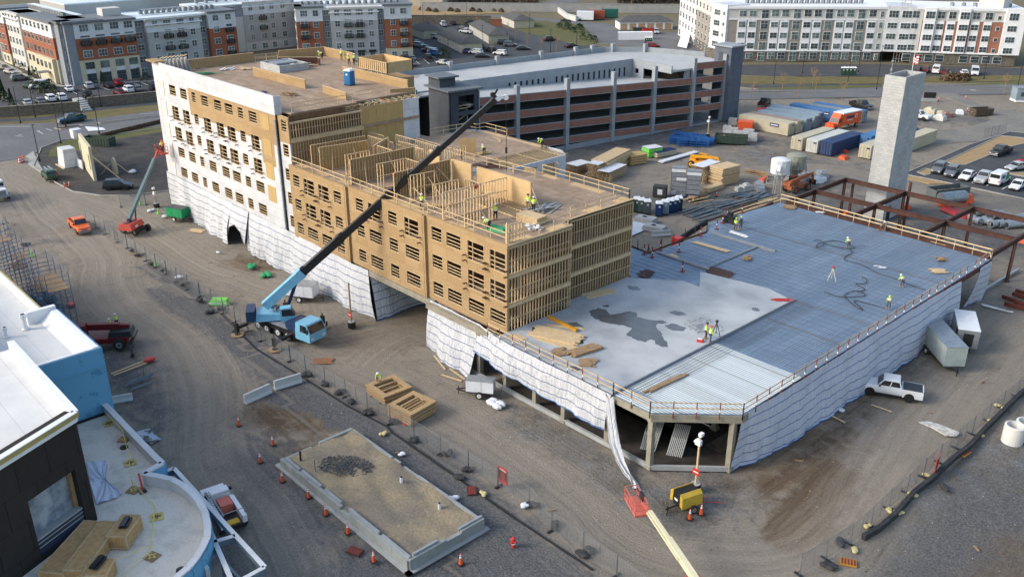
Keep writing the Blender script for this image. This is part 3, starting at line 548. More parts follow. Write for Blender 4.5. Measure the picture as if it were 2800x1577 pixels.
 for pts, z in (([(-100.6, 55.5), (-88.4, 55.5)], 15.1), ([(-88.2, 55.8), (-74, 55.8)], 15.1), ([(-73.6, 56.05), (-61.1, 56.1)], 15.1), ([(-61.2, 56.3), (-61.2, 64.6)], 15.1), ([(-62.6, 66.4), (-62.6, 75.9), (-76.4, 75.9)], 15.1), ([(-75.6, 73.9), (-78.8, 73.3)], 15.1), ([(-97.6, 72.8), (-88, 72.8), (-79.0, 73.4)], 15.1), ([(-100.4, 77.4), (-99.6, 83.9), (-98, 84), (-97.9, 85.5), (-93.3, 85.5)], 15.1), ([(-102.4, 57.2), (-102.3, 66.2)], 21.18), ([(-103.4, 67.4), (-103.6, 72.6)], 21.18), ([(-140.7, 72.8), (-140, 76.5)], 21.18)):
  b = MB(); rail(b, pts, z, feet=False, toe=False); part(b, 'guard_rail', lum)
 # partitions standing on the open deck
 def pw(P0, P1, back=None, h=3.0, **k):
  b = MB(); studs(b, P0, P1, 15.06, 15.06+h, m=0, **k)
  if back: d = Vector((P1[1]-P0[1], -(P1[0]-P0[0]))).normalized()*-.1; b.beam((P0[0]+d.x, P0[1]+d.y, 15.06+h/2), (P1[0]+d.x, P1[1]+d.y, 15.06+h/2), .03, h-.1, 1)
  part(b, 'partition', [lum, back or osb])
 pw((-70.9, 55.95), (-70.7, 64.7)); pw((-80.3, 56.6), (-80.6, 64.8), osb); pw((-88.3, 56.2), (-88.1, 65.2), osb); pw((-95.6, 56.6), (-94.6, 63), osby); pw((-98.6, 57.2), (-98.2, 65), osb, h=2.6)
 pw((-78.3, 57.4), (-78, 60.5), skip=((1.8, 2.7),)); pw((-67.6, 56.1), (-67.5, 60.2), skip=((2.3, 3.2),)); pw((-61.3, 56.4), (-61.2, 58), h=1.9); pw((-98, 65.4), (-92.8, 65.6), h=2.6); pw((-102, 67.5), (-97.5, 67.5), h=2.3); pw((-94.3, 67.5), (-90.5, 67.8), h=2.2); pw((-88, 65.3), (-86.2, 65.4))
 pw((-91.8, 57.8), (-91.6, 61.2), h=2.6, skip=((1, 1.9),)); pw((-84.6, 57.4), (-84.4, 61.4), skip=((1.2, 2.1),)); pw((-74.6, 57.6), (-74.4, 61), h=2.7); pw((-96, 68.4), (-87, 68.6), h=2.6, skip=((3, 4),)); pw((-84.4, 61.4), (-82, 61.4)); pw((-91.6, 62.4), (-88.6, 62.4)); pw((-74.4, 62), (-71, 62), h=2.6); pw((-86.2, 68.6), (-86, 71.8), h=2.4)
 for a, c in (((-80.7, 65.1), (-77.3, 65.3)), ((-76.2, 65.2), (-67.6, 65.4)), ((-86, 66.0), (-84, 66.0)), ((-94.4, 65.9), (-92, 62))):
  b = MB(); b.beam((*a, 16.5), (*c, 16.5), .04, 2.9, 1); studs(b, (a[0], a[1]+.12), (c[0], c[1]+.12), 15.06, 18.0, .5); part(b, 'partition', [lum, plyl], lab='pale plywood faced partition')
 b = MB()
 for p, q in (((-96.5, 58, 15.1), (-98.6, 58, 17.4)), ((-93.6, 57, 15.1), (-95.3, 58.2, 17.5)), ((-92.2, 60, 15.1), (-94.8, 61, 17.4)), ((-85.9, 56.8, 15.1), (-88.1, 58, 17.6)), ((-86, 61.5, 15.1), (-88.1, 61.5, 17.6)), ((-77.9, 57, 15.1), (-80.3, 58.5, 18.3)), ((-77.8, 61.5, 15.1), (-80.4, 62.3, 17.6)), ((-72.6, 57.5, 15.1), (-70.9, 57, 16.8)), ((-75.5, 60, 15.1), (-78, 59.6, 17.5)), ((-75.3, 57.8, 15.1), (-78, 57.6, 16.7)), ((-69, 62, 15.1), (-70.7, 61, 17.3)), ((-66.2, 58.4, 15.1), (-67.5, 58.2, 16.6)), ((-66.6, 65.9, 15.1), (-67.8, 65.4, 18)), ((-78.6, 64.2, 15.1), (-80.2, 62.6, 17.6))): b.beam(p, q, .05, .1)
 part(b, 'wall_brace', lum)
 b = MB()
 for (a, v) in ((-80.4, 56.7), (-70.8, 60.2), (-80.2, 59.2)): b.beam((a, v, 17.85), (a+.02, v+.45, 17.85), .1, .45)
 part(b, 'flag', red)
body()
# ---------------------------------------------------------------- podium, steel frame, concrete tower, sheeting
deckm = None
def deckmats():
 def mk(name, c1, c2, bars, scale, metal, rough):
  m, t, b = nodes(name, rough, metal, .5); v = co(t); s = N(t, 'SeparateXYZ'); t.links.new(v, s.inputs[0])
  def stripes(o, per, lo, hi):
   a = N(t, 'Math', operation='MULTIPLY', _1=1/per); t.links.new(o, a.inputs[0]); f = N(t, 'Math', operation='FRACT'); t.links.new(a.outputs[0], f.inputs[0])
   g = N(t, 'Math', operation='PINGPONG', _1=.5); t.links.new(f.outputs[0], g.inputs[0]); return ramp(t, g.outputs[0], lo, hi)
  fl = stripes(s.outputs[1 - bars], .30, .12, .26); nz = noise(t, v, .25, 6, .7); big = ramp(t, nz, .35, .68)
  wide = N(t, 'TexBrick'); wide.offset = .37; wide.inputs['Scale'].default_value = 1; wide.inputs['Brick Width'].default_value = 7.3; wide.inputs['Row Height'].default_value = .92; wide.inputs['Mortar Size'].default_value = .012; wide.inputs['Color1'].default_value = (1, 1, 1, 1); wide.inputs['Color2'].default_value = (.84, .84, .84, 1); wide.inputs['Mortar'].default_value = (.55, .55, .55, 1); mp = N(t, 'Mapping'); mp.inputs['Rotation'].default_value = (0, 0, pi/2*bars); t.links.new(v, mp.inputs[0]); t.links.new(mp.outputs[0], wide.inputs[0])
  c = mixc(t, fl, c1, c2); c = mixc(t, big, c, mixc(t, .2, c, (.5, .56, .62))); c = mixc(t, 1.0, c, wide.outputs[0], 'MULTIPLY')
  t.links.new(c, b.inputs['Base Color']); bump(t, b, fl, .05); MT[name] = m; return m
 return mk('metal_deck_wet', (.15, .225, .325), (.185, .265, .37), 1, 1, .15, .45), mk('metal_deck_bright', (.28, .32, .33), (.75, .8, .8), 0, 1, .25, .4)
deckb, deckw = deckmats()
def slabmat():
 m, t, b = nodes('wet_patched_slab', .7); v = co(t)
 c = mixc(t, ramp(t, noise(t, v, .16, 5, .55), .38, .62), (.27, .29, .31), (.44, .46, .47)); c = mixc(t, ramp(t, noise(t, v, .9, 4), .5, .8), c, (.36, .38, .39))
 t.links.new(c, b.inputs['Base Color']); return m
slabm = slabmat(); wetm = pm('standing_water_stain', (.085, .092, .1), (.13, .14, .15), .8, .25, spec=.6, lo=.3, hi=.7)
PD = E('podium', 'broad concrete podium with half its deck poured, standing right of the timber building', 'building', (-50, 84, 0))
def podium():
 P = lambda b, n, m, lab=None: b.build(n, m, PD, world=True, label=lab)
 b = MB(); b.prism([(-60.7, 54.3), (-41.1, 54.3), (-35.7, 59.7), (-36.0, 112.3), (-65.6, 113.3), (-67.2, 98.6), (-65, 94.8), (-65.2, 83.6), (-68.4, 83.7), (-66, 80), (-64.8, 76.6), (-62.1, 76.4), (-62.1, 64.9), (-60.7, 64.8)], 5.45, 5.72); P(b, 'metal_deck', deckb, 'blue-grey wet metal deck with reinforcing bars')
 b = MB(); b.prism([(-45.25, 54.35), (-41.1, 54.32), (-35.72, 59.72), (-35.75, 69.25), (-45.2, 69.35)], 5.71, 5.735); P(b, 'metal_deck', deckw, 'bright unpoured metal deck at the corner')
 b = MB(); b.prism([(-60.72, 54.28), (-45.35, 54.28), (-45.45, 83.6), (-49.1, 84.6), (-57.3, 83.1), (-54.6, 79.3), (-57, 79.4), (-61.6, 75.6), (-61.9, 75.5), (-61.9, 65.0), (-60.72, 64.9)], 5.7, 5.9); P(b, 'concrete_slab', slabm, 'pale poured slab with wet stains')
 def blob(c, pts, n=4):
  Q = [K(c, x, y, 5.9) for x, y in pts]; out = []
  for i in range(len(Q)):
   a, d = Q[i], Q[(i+1) % len(Q)]
   for k in range(n):
    q = a.lerp(d, k/n)
    if k: q += Vector((rnd.uniform(-.12, .12), rnd.uniform(-.12, .12), 0))
    out.append((q.x, q.y))
  return out
 b = MB()
 for k, pts in enumerate(([(760, 190), (850, 150), (930, 165), (970, 215), (1060, 205), (1160, 185), (1240, 200), (1240, 240), (1380, 270), (1500, 275), (1550, 300), (1440, 310), (1430, 340), (1480, 400), (1500, 440), (1540, 500), (1550, 540), (1480, 535), (1420, 510), (1420, 480), (1380, 460), (1310, 490), (1220, 460), (1130, 415), (1190, 350), (1100, 320), (1000, 310), (900, 290), (810, 250)], [(1550, 195), (1600, 178), (1680, 190), (1740, 222), (1640, 225), (1580, 210)], [(1515, 320), (1600, 305), (1730, 345), (1700, 380), (1600, 375), (1540, 350)], [(570, 730), (640, 730), (700, 760), (650, 780), (590, 765)], [(520, 300), (640, 290), (710, 340), (620, 360), (530, 325)], [(900, 122), (960, 125), (950, 145), (905, 140)], [(2375, 150), (2440, 150), (2460, 175), (2400, 185)], [(1150, -70), (1250, -60), (1280, -35), (1200, -20), (1150, -45)])): b = MB(); b.prism(blob('c2', pts), 5.9, 5.904+.001*k); P(b, 'water_stain', wetm)
 # reinforcing bars and forms on the deck
 b = MB()
 v = 56.0
 while v < 112:
  u0, u1 = (-45.1, -36.3) if v < 84.5 else (-64.8, -36.5)
  if v < 69.5 and v > 55: u1 = -36.3; u0 = -45.1
  if v > 69.5 or int(v) % 4 == 0: b.beam((u0, v, 5.84), (u1, v, 5.84), .025, .03)
  v += 1.1
 u = -64.5
 while u < -36.4:
  lo = 69.6 if u > -45.3 else 84.8
  b.beam((u, lo, 5.86), (u, 112, 5.86), .02, .02); u += .62
 for k in range(9): b.beam((-45.6+.12*k*3-.3, 55.2+k*.1, 5.88), (-45.6+.12*k*3-.3, 84, 5.88), .03, .03)
 for v in (77.8, 84.2, 100.5): b.beam((-64.5 if v > 84 else -44.8, v, 5.8), (-36.3, v, 5.8), .08, .05)
 pass
 for v in range(76, 84, 1): b.beam((-65, v+.3, 5.82), (-57.6, v+.3, 5.82), .035, .04)
 P(b, 'reinforcing_bars', pm('rebar', (.15, .17, .20), (.16, .15, .16), 1, .8))
 b = MB(); b.box(-65, 84.3, 5.73, -57, 84.5, 5.95); b.box(-64.5, 95.2, 5.73, -55, 95.4, 6.0); b.box(-57.6, 84.3, 5.73, -57.4, 95.2, 5.9); P(b, 'deck_edge_form', grym)
 b = MB(); b.prism([(-45.46, 54.3), (-45.33, 54.3), (-45.4, 84), (-45.53, 84)], 5.7, 5.96); P(b, 'pour_stop', grym)
 # columns, beams, kerb at the base
 b = MB(); b.prism([(-45.5, 54.2), (-41.0, 54.15), (-35.55, 59.6), (-35.55, 60.5), (-36.2, 60.2), (-41.3, 54.8), (-45.5, 54.9)], 4.95, 5.62); b.beam((-72.5, 54.7, 5.3), (-45.5, 54.7, 5.3), .5, .6); b.beam((-35.9, 60, 5.3), (-36.1, 112, 5.3), .4, .6, 1); b.beam((-65.6, 113, 5.4), (-36, 112.2, 5.4), .35, .6, 1); b.beam((-65.2, 95, 5.5), (-66.6, 113, 5.5), .3, .4, 1)
 P(b, 'edge_beam', [concb, steel])
 for (u, v) in ((-64, 54.8), (-60, 54.8), (-55.6, 54.7), (-51.6, 54.6), (-46.2, 54.7), (-41.2, 54.6), (-36.25, 59.4), (-36.4, 68), (-36.4, 77), (-36.4, 86), (-36.4, 95), (-36.4, 104), (-36.5, 112), (-41, 64), (-41, 76), (-50, 64), (-50, 76), (-58, 64), (-58, 76), (-65, 84), (-65, 95), (-66, 112)):
  b = MB(); w_ = .24; b.box(u-w_, v-w_, 0, u+w_, v+w_, 5.45); b.box(u-w_-.09, v-w_-.09, 0, u+w_+.09, v+w_+.09, .3); b.box(u-w_-.06, v-w_-.06, 4.7, u+w_+.06, v+w_+.06, 5.0); P(b, 'column', concb)
 b = MB()
 for p, q in (((-66, 54.5), (-41, 54.5)), ((-41, 54.5), (-36.3, 59.2)), ((-36.3, 59.2), (-36, 62))): b.beam((*p, .2), (*q, .2), .3, .42)
 P(b, 'foundation_wall', conc)
 b = MB(); b.box(-61, 60, 0, -40, 110, .05); b.prism([(-62, 54.7), (-41, 54.7), (-36.4, 59.4), (-36.4, 61), (-62, 61)], -.1, .05); P(b, 'basement_floor', pm('dark_soil', (.07, .06, .05), (.04, .035, .03), .6, .9))  # dark floor sheet laid under the deck
 # guard rails: timber rails on red clamp posts
 for pts, sp in (([(-62, 54.1), (-45.3, 54.15), (-41.05, 54.0), (-35.5, 59.5)], 1.95), ([(-35.5, 59.5), (-35.85, 105)], 2.0), ([(-35.9, 107.5), (-36, 112.3)], 1.8)):
  b = MB()
  for a, c in zip(pts, pts[1:]):
   A = Vector((*a, 5.8)); C_ = Vector((*c, 5.8)); L = (C_-A).length; n = max(1, round(L/sp))
   for h in (1.1, .6): b.beam(A+Vector((0, 0, h)), C_+Vector((0, 0, h)), .04, .1, 0)
   for k in range(n+1):
    q = A+(C_-A)*k/n; b.beam(q-Vector((0, 0, .45)), q+Vector((0, 0, 1.2)), .07, .07, 1); b.beam(q+Vector((0, 0, .25)), q+Vector((0, 0, .5)), .08, .08, 2)
  P(b, 'guard_rail', [lum, steelr, white])
 b = MB();
 for h in (1.15, .62): b.beam((-65.6, 113.4, 5.8+h), (-36, 112.5, 5.8+h), .06, .12)
 for k in range(14): b.beam((-65.6+k*2.28, 113.4-k*.07, 5.7), (-65.6+k*2.28, 113.4-k*.07, 6.95), .05, .05)
 for h in (1.05, .6): b.beam((-65.8, 113.2, 5.8+h), (-66.2, 108.5, 5.8+h), .05, .1)
 P(b, 'guard_rail', pm('new_lumber', (.72, .56, .34), (.62, .47, .27), 2, .8))
 b = MB()
 for (x, y) in ((1310, 1070), (1390, 1100), (1470, 1030), (1655, 1050), (1690, 1240), (1870, 890), (2030, 820), (2090, 760), (2135, 700), (2280, 660)): q = K('b2', x, y, 5.75); b.beam(q, q+Vector((0, 0, 1.35)), .1, .1); b.beam(q+Vector((0, 0, .55)), q+Vector((0, 0, .75)), .11, .11, 1); b.box(q.x-.25, q.y-.25, 5.73, q.x+.25, q.y+.25, 5.78)
 P(b, 'safety_post', [steelr, white])
 b = MB()
 L_ = [K('b2', x, y, 5.75) for x, y in ((2539, 545), (2130, 670), (1940, 740), (1930, 850), (1600, 960), (1350, 1060), (1175, 985))]
 for a, c in zip(L_, L_[1:]): b.beam(a, c, .14, .2)
 for x, y in ((1245, 1030), (1480, 1010), (1600, 960), (1712, 910), (1815, 870)): q = K('b2', x, y, 5.8); b.beam(q, q+Vector((0, 0, 1.3)), .07, .07)
 q = K('b2', 1350, 1060, 5.8); b.beam(q, q+Vector((0, 0, 1.2)), .08, .08); b.beam(q+Vector((.6, -.3, 0)), q+Vector((0, 0, 1.1)), .06, .06); b.beam(q+Vector((-.5, .5, 0)), q+Vector((0, 0, 1.1)), .06, .06)
 P(b, 'deck_edge', steel)
podium()
def steelframe():
 T = E('steel_skeleton', 'rust-brown open steel frame of beams and columns behind the blue deck', 'steel frame', (-50, 122, 0)); z = 5.75
 def ib(p, q, h=.62, w=.32):
  b = MB(); p = Vector((*p, z)); q = Vector((*q, z)); b.beam(p, q, .04, h); b.beam(p+Vector((0, 0, h/2)), q+Vector((0, 0, h/2)), w, .05); b.beam(p-Vector((0, 0, h/2)), q-Vector((0, 0, h/2)), w, .05); b.build('beam', steel, T, world=True)
 for p, q in (((-65, 114), (-65, 130.8)), ((-55.5, 113.6), (-55.5, 130.8)), ((-45.6, 113.4), (-45.6, 130.8)), ((-36.5, 112.5), (-36.4, 140)), ((-65, 130.8), (-55.5, 130.8)), ((-55.5, 130.8), (-45.6, 130.8)), ((-45.6, 130.8), (-36.5, 130.8)), ((-65, 121.8), (-55.5, 121.8)), ((-55.5, 121.8), (-45.6, 121.8)), ((-45.6, 121.8), (-36.5, 121.8)), ((-65, 113.9), (-36.5, 112.9))): ib(p, q)
 for u in (-65, -55.5, -45.6, -36.5):
  for v in (121.8, 130.8):
   b = MB(); b.box(u-.17, v-.03, 0, u+.17, v+.03, z-.3); b.box(u-.17, v-.17, 0, u-.13, v+.17, z-.3); b.box(u+.13, v-.17, 0, u+.17, v+.17, z-.3); b.box(u-.3, v-.3, 0, u+.3, v+.3, .06); b.build('column', steel, T, world=True)
 for u, v in ((-64, 131.6), (-55.2, 131.6), (-36.5, 114)):
  b = MB(); b.box(u-.16, v-.16, 0, u+.16, v+.16, z+(1.6 if u == -55.2 else -.3)); b.build('column', steel, T, world=True)
steelframe()
def tower():
 T = E('concrete_tower', 'tall pale grey concrete block tower standing alone behind the steel frame', 'tower', (-60.5, 135.5, 0))
 x0, y0, x1, y1, h = -62.1, 132.5, -58.9, 138.9, 22.0
 b = MB(); b.box(x0, y0, 0, x1, y0+.4, h); b.box(x0, y1-.4, 0, x1, y1, h); b.box(x0, y0+.4, 0, x0+.4, y1-.4, h); b.box(x1-.4, y0+.4, 0, x1, y1-.4, h); b.build('wall', blk, T, world=True)
 b = MB(); b.box(x0+.4, y0+.4, h-1.2, x1-.4, y1-.4, h-1.0); b.build('roof', steel, T, world=True)
 b = MB(); b.box(x1-.01, y0+1, 0, x1+.02, y0+2.2, 2.2); b.build('door', dark, T, world=True)
 f = E('flag', 'small stars and stripes flag flying on top of the concrete tower', 'flag', (-61.2, 139.2, 22)); p = MB(); p.tube((0, 0, -1), (0, 0, 2.6), .05, n=6); p.build('pole', white, f)
 b = MB()
 for k in range(7): b.face([(0, 0, 2.5-k*.2), (.55, -.35, 2.3-k*.2), (1.0, -.7, 2.45-k*.2), (1.0, -.7, 2.25-k*.2), (.55, -.35, 2.1-k*.2), (0, 0, 2.3-k*.2)], k % 2)
 b.face([(-.01, -.01, 2.5), (.42, -.29, 2.33), (.42, -.29, 1.8), (-.01, -.01, 1.9)], 2); b.build('cloth', [red, white, navy], f)
 a = MB(); a.tube((0, 0, -1.5), (0, 0, 1.6), .07, n=6); a.ball((0, 0, 1.7), .22); a.box(-.12, -.12, .3, .12, .12, .7); tag(a.build('beacon', grym), 'small beacon mast clamped to the left edge of the concrete tower top', 'beacon'); a = bpy.data.objects['beacon']; a.location = (-62.2, 134.5, 22)
tower()
# ---- sheeting
def sheeting(name, label, top, bot, m, per=.92, nf=1.0, seed=1, dz=None, group='plastic sheeting round the site', out=(0, -1)):
 """top/bot: lists of (u, v, z) with the same length; folded cloth hung between them"""
 r = random.Random(seed); b = MB(); nh = 14; cols = []
 L = 0; pts = []
 for i in range(len(top)-1):
  a, c = Vector(top[i]), Vector(top[i+1]); d, e = Vector(bot[i]), Vector(bot[i+1]); n = max(2, int((c-a).length/.45))
  for k in range(n + (i == len(top)-2)): pts.append((a.lerp(c, k/n), d.lerp(e, k/n)))
 ph = [r.uniform(0, 6.3) for _ in range(6)]; o = Vector((out[0], out[1], 0)); prev = None
 for j, (a, d) in enumerate(pts):
  if prev is not None: L += (a-prev).length
  prev = a; row = []
  ln = (a-d).length
  for i in range(nh+1):
   f = i/nh; p = a.lerp(d, f)
   wv = (sin(L*1.1+ph[0]+f*1.2)+.6*sin(L*2.7+ph[1]-f*2)+.5*sin(L*5.3+ph[2]+f*3))*.11*nf*(.25+f)
   bg = sin(pi*f)*.25*nf*(.5+.5*sin(L*.45+ph[3])); p = p+o*(wv+bg)
   sg = .13*sin(L*.5+ph[4])*f+.07*sin(L*2.2+ph[5]+f*2)*f
   q = b.av(p); b.uv[q] = (L, (5.9-p.z)/per+sg+3*0 if dz is None else (ln*f)/per+sg); row.append(q)
  cols.append(row)
 for c0, c1 in zip(cols, cols[1:]):
  for i in range(nh): b.f.append([c0[i+1], c1[i+1], c1[i], c0[i]]); b.m.append(0)
 ob = b.build(name, m, smooth=True); tag(ob, label, 'sheeting', group); h = MB(); h.path([b.v[c[-1]]+Vector((0, 0, .03)) for c in cols], .06, 4); h.build('hem', blue if out == (1, 0) or seed == 8 else grym, ob); return ob
t_ = 5.75
sheeting('plastic_sheeting', 'white striped sheeting along the foot of the white wrapped wall, left of the arched opening', [(-140.3, 55.25, 6.1), (-135, 55.3, 6.0), (-130, 55.3, 5.9), (-124, 55.25, 5.8), (-118.2, 55.25, 5.8)], [(-140.4, 55.4, .0), (-135, 55.0, .0), (-130, 54.7, 0), (-124, 54.1, 0), (-118.4, 53.9, 0)], tarp, seed=3, nf=1.6)
sheeting('plastic_sheeting', 'short strip of white sheeting hanging above the arched opening', [(-119.1, 55.1, 5.8), (-118, 55.1, 5.8), (-116.3, 55.1, 5.8), (-114.6, 55.1, 5.8), (-113.4, 55.1, 5.8)], [(-118.7, 54.0, .9), (-117.9, 54.1, 2.7), (-116.3, 54.2, 3.4), (-114.7, 54.2, 2.7), (-113.9, 54.2, .9)], tarp, seed=4, nf=.3)
sheeting('plastic_sheeting', 'white striped sheeting between the arched opening and the passage, behind the blue crane', [(-114.2, 55.2, 5.8), (-108, 55.2, 5.8), (-101, 55.15, 5.8), (-94, 55.0, 5.75), (-88, 55.0, 5.7), (-84.6, 55.2, 5.6)], [(-114.0, 54.6, 0), (-108, 54.3, 0), (-101, 54.5, 0), (-94, 54.2, 0), (-87, 54.2, 0), (-82.4, 54.6, 0)], tarp, seed=5, nf=1.4)
sheeting('plastic_sheeting', 'sheeting lining the inner side wall of the passage under the building', [(-84.4, 55.3, 5.3), (-84.2, 62, 5.3), (-84.2, 73, 5.3)], [(-82.4, 54.7, 0), (-82.6, 62, 0), (-83.5, 73, 0)], tarp, seed=6, out=(1, 0))
sheeting('plastic_sheeting', 'white striped sheeting right of the passage, reaching the ground behind the white generator', [(-72.8, 55.3, 5.6), (-69, 55.3, 5.6), (-64, 55.0, 5.7), (-60.5, 54.3, 5.8)][:3]+[(-64.05, 54.8, 5.7)][:0], [(-73.3, 54.9, 0), (-69, 53.8, 0), (-64.3, 53.4, 0)], tarp, seed=7, nf=1.2)
sheeting('plastic_sheeting', 'raised white sheeting with blue hem sagging over the dark front openings of the podium', [(-64, 55.0, 5.7), (-61, 54.2, 5.85), (-58, 54.0, 5.9), (-54, 53.95, 5.9), (-50, 53.95, 5.9), (-45.4, 53.95, 5.8)], [(-64.2, 54.0, 3.0), (-61, 53.6, 2.9), (-58.4, 53.6, 2.5), (-54, 53.6, 2.45), (-50, 53.6, 2.2), (-45.9, 53.7, 2.0)], tarp, seed=8, nf=.9)
sheeting('plastic_sheeting', 'shade-tinted striped sheeting covering the whole right side of the podium', [(-35.6, 59.6, 5.75), (-35.4, 66, 5.8), (-35.5, 75, 5.85), (-35.6, 88, 5.85), (-35.6, 97, 5.8), (-35.7, 103.5, 5.5)], [(-36.0, 59.3, 0), (-34.9, 65, 0), (-34.8, 75, 0), (-34.8, 88, 0), (-35.0, 97, 0), (-35.2, 103, 0)], tarp_shade, seed=9, nf=.8, out=(1, 0))
sheeting('plastic_sheeting', 'loose flap of sheeting at the far right corner of the podium', [(-35.8, 109.2, 5.5), (-35.8, 112.4, 5.6)], [(-36.6, 108.6, .2), (-36.4, 113.5, 0)], tarp_shade, seed=10, nf=1.2, out=(1, 0))
def twisted():
 b = MB(); P = [(-45.6, 54.0, 5.6), (-45.0, 53.7, 3.6), (-44.2, 53.3, 1.8), (-43.0, 52.8, .7), (-41.8, 52.3, .3), (-40.7, 52.0, .2), (-39.9, 51.4, .12)]; W = [.55, .5, .6, .5, .45, .5, .55]; prev = None; L = 0; n = 8
 for i, (p, w_) in enumerate(zip(P, W)):
  p = Vector(p); row = []
  for k in range(n+1): a = pi*k/n; q = b.av((p.x+cos(a)*w_, p.y-sin(a)*.35*w_+.06*sin(k*2.1+i), max(.03, p.z+(.35*sin(k*1.3+i*.7)*w_)))); b.uv[q] = (L, k*.3+.1*i); row.append(q)
  if prev:
   for k in range(n): b.f.append([prev[k], prev[k+1], row[k+1], row[k]]); b.m.append(0)
  prev = row
 tag(b.build('plastic_sheeting', tarp, smooth=True), 'twisted rope of white sheeting trailing from the podium corner to the pink lift basket', 'sheeting', 'plastic sheeting round the site')
twisted()
# ---------------------------------------------------------------- parking garage
brickp = pm('thin_brick', (.29, .14, .105), (.34, .17, .13), .5, .9, fine=.35); cgrey = pm('precast_concrete', (.32, .35, .38), (.27, .295, .32), .4, .85, fine=.12); cdark = pm('dark_precast', (.085, .095, .115), (.065, .072, .088), .5, .85, fine=.15)
cdeck = pm('parking_deck', (.47, .48, .47), (.39, .40, .40), .14, .85, fine=.1)
def garage():
 T = E('parking_garage', 'grey precast parking garage with brick bands and an open top deck', 'parking garage', (-124.9, 105, 0), atan2(.9927, .1205))
 P = lambda b, n, m, lab=None, par=None: b.build(n, m, par or T, label=lab)
 cx = [2, 11, 23, 35, 46.3, 57.8, 67.6]; zt = lambda x: 12.9-.04*x
 for i in range(6):
  a, c = cx[i], cx[i+1]; last = i == 5
  for k in range(4 if last else 5):
   za, zc = (13.6-.0*a-3.05*k, 13.35-3.05*k) if last else (zt(a)-3.05*k, zt(c)-3.05*k)
   h = 1.5; b = MB(); e = .35
   b.hull([(a+e, -.05, za-h), (c-e, -.05, zc-h), (c-e, .2, zc-h), (a+e, .2, za-h), (a+e, -.05, za), (c-e, -.05, zc), (c-e, .2, zc), (a+e, .2, za)], 0)
   b.hull([(a+e+.3, -.075, za-h+.14), (c-e-.2, -.075, zc-h+.14), (c-e-.2, 0, zc-h+.14), (a+e+.2, 0, za-h+.14), (a+e+.2, -.075, za-.13), (c-e-.2, -.075, zc-.13), (c-e-.2, 0, zc-.13), (a+e+.2, 0, za-.13)], 1); P(b, 'brick_panel', [cgrey, brickp])
 for x in cx:
  b = MB(); top = 14.6 if x > 57 else 14.1; b.box(x-.4, -.3, 0, x+.4, .6, top); b.box(x-.43, -.33, 3.0, x+.43, .0, 3.1); b.box(x-.43, -.33, 9.0, x+.43, 0, 9.1); P(b, 'column', cgrey)
 for k in range(5):
  b = MB(); dz = -3.05*k-1.05
  b.hull([(0, .2, zt(0)+dz-.3), (57.8, .2, zt(57.8)+dz-.3), (57.8, 28, zt(57.8)+dz-.3), (0, 28, zt(0)+dz-.3), (0, .2, zt(0)+dz), (57.8, .2, zt(57.8)+dz), (57.8, 28 if k else 12, zt(57.8)+dz), (0, 28 if k else 12, zt(0)+dz)])
  if k < 4: b.box(57.9, .2, 12.3-3.05*(k+1)-.3, 68, 12, 12.3-3.05*(k+1))
  P(b, 'deck', cdeck if k == 0 else conc)
 b = MB(); b.box(0.5, 14, 0, 57, 14.2, 10); b.box(58, 12, 0, 68, 12.2, 10); P(b, 'shade_backing', dark); b = MB(); b.box(0, .4, 0, .2, 27, 11); b.box(0, -.02, 0, 57.8, .25, 1.0); P(b, 'base_wall', cgrey)  # dark backing added behind the bays so the openings read black
 b = MB(); up = [(-3, 12.2), (-3, 28), (57, 28), (65, 22), (70.5, 9), (70, 3), (67.5, .3), (51.3, .3), (51.3, 12.2)]; b.prism(up, 12.2, 12.6); b.prism([(-4.5, 9.5), (-4.5, 12.1), (2.6, 12.1), (2.6, 9.5)], 12.0, 12.3); b.prism([(-4.5, 12.1), (-4.5, 28), (-3, 28), (-3, 12.2)], 12.2, 12.6); P(b, 'upper_deck', cdeck)
 b = MB(); hs = []
 for x0, n in ((17.6, 7), (29.6, 7), (39.8, 7)):
  for k in range(n): hs.append((x0+k*1.45, x0+k*1.45+.55, zt(x0+k*1.45)-.95, 12.0))
 wallp(b, (0, 12), (51, 12), 9.7, 13.6, hs, th=.25); P(b, 'ramp_wall', cgrey)
 b = MB(); b.box(0, 12.5, 9, 51, 12.6, 12.1); P(b, 'shade_backing', dark)  # near-black sheet for the shade inside the slots
 b = MB(); wallp(b, (51.1, 12.2), (51.1, .2), 12.0, 13.6, (), th=.3); wallp(b, (51.12, 12.2), (51.12, 8.6), 9.7, 11.99, [(1.0, 2.1, 10.7, 11.7)], th=.25); b.box(52, 1, 9, 60, 1.1, 9.2); P(b, 'ramp_wall', cgrey)
 b = MB(); b.box(56, .5, 9.9, 57, 1.3, 12.1); P(b, 'column', cgrey)
 b = MB(); b.box(55.5, 2, 9, 55.6, 12, 12.1); P(b, 'shade_backing', dark)  # shade below the upper deck, put in as a dark sheet
 # back and side parapets
 ed = [(-4.5, 9.6), (-4.5, 28), (57, 28), (65, 22), (70.5, 9)]
 for a, c in zip(ed[1:], ed[2:]):
  b = MB(); b.beam((*a, 12.95), (*c, 12.95), .25, 1.5); b.beam((*a, 6), (*c, 6), .2, 12); P(b, 'parapet', cgrey)
 for x, y in ((2, 27.8), (14, 27.8), (26, 27.8), (38, 27.8), (48, 27.8), (53, 27.8), (58.5, 26.8), (64.5, 22.2)): b = MB(); b.box(x-.45, y-.35, 11, x+.45, y+.4, 14.5); P(b, 'pillar', cgrey)
 for k in range(5):
  z = 13.4-3.05*k; b = MB(); b.box(-4.75, 10.2, z-1.5, -4.45, 28, z); b.box(-4.8, 10.5, z-1.3, -4.7, 27.7, z-.2, 1); P(b, 'brick_panel', [cgrey, brickp])
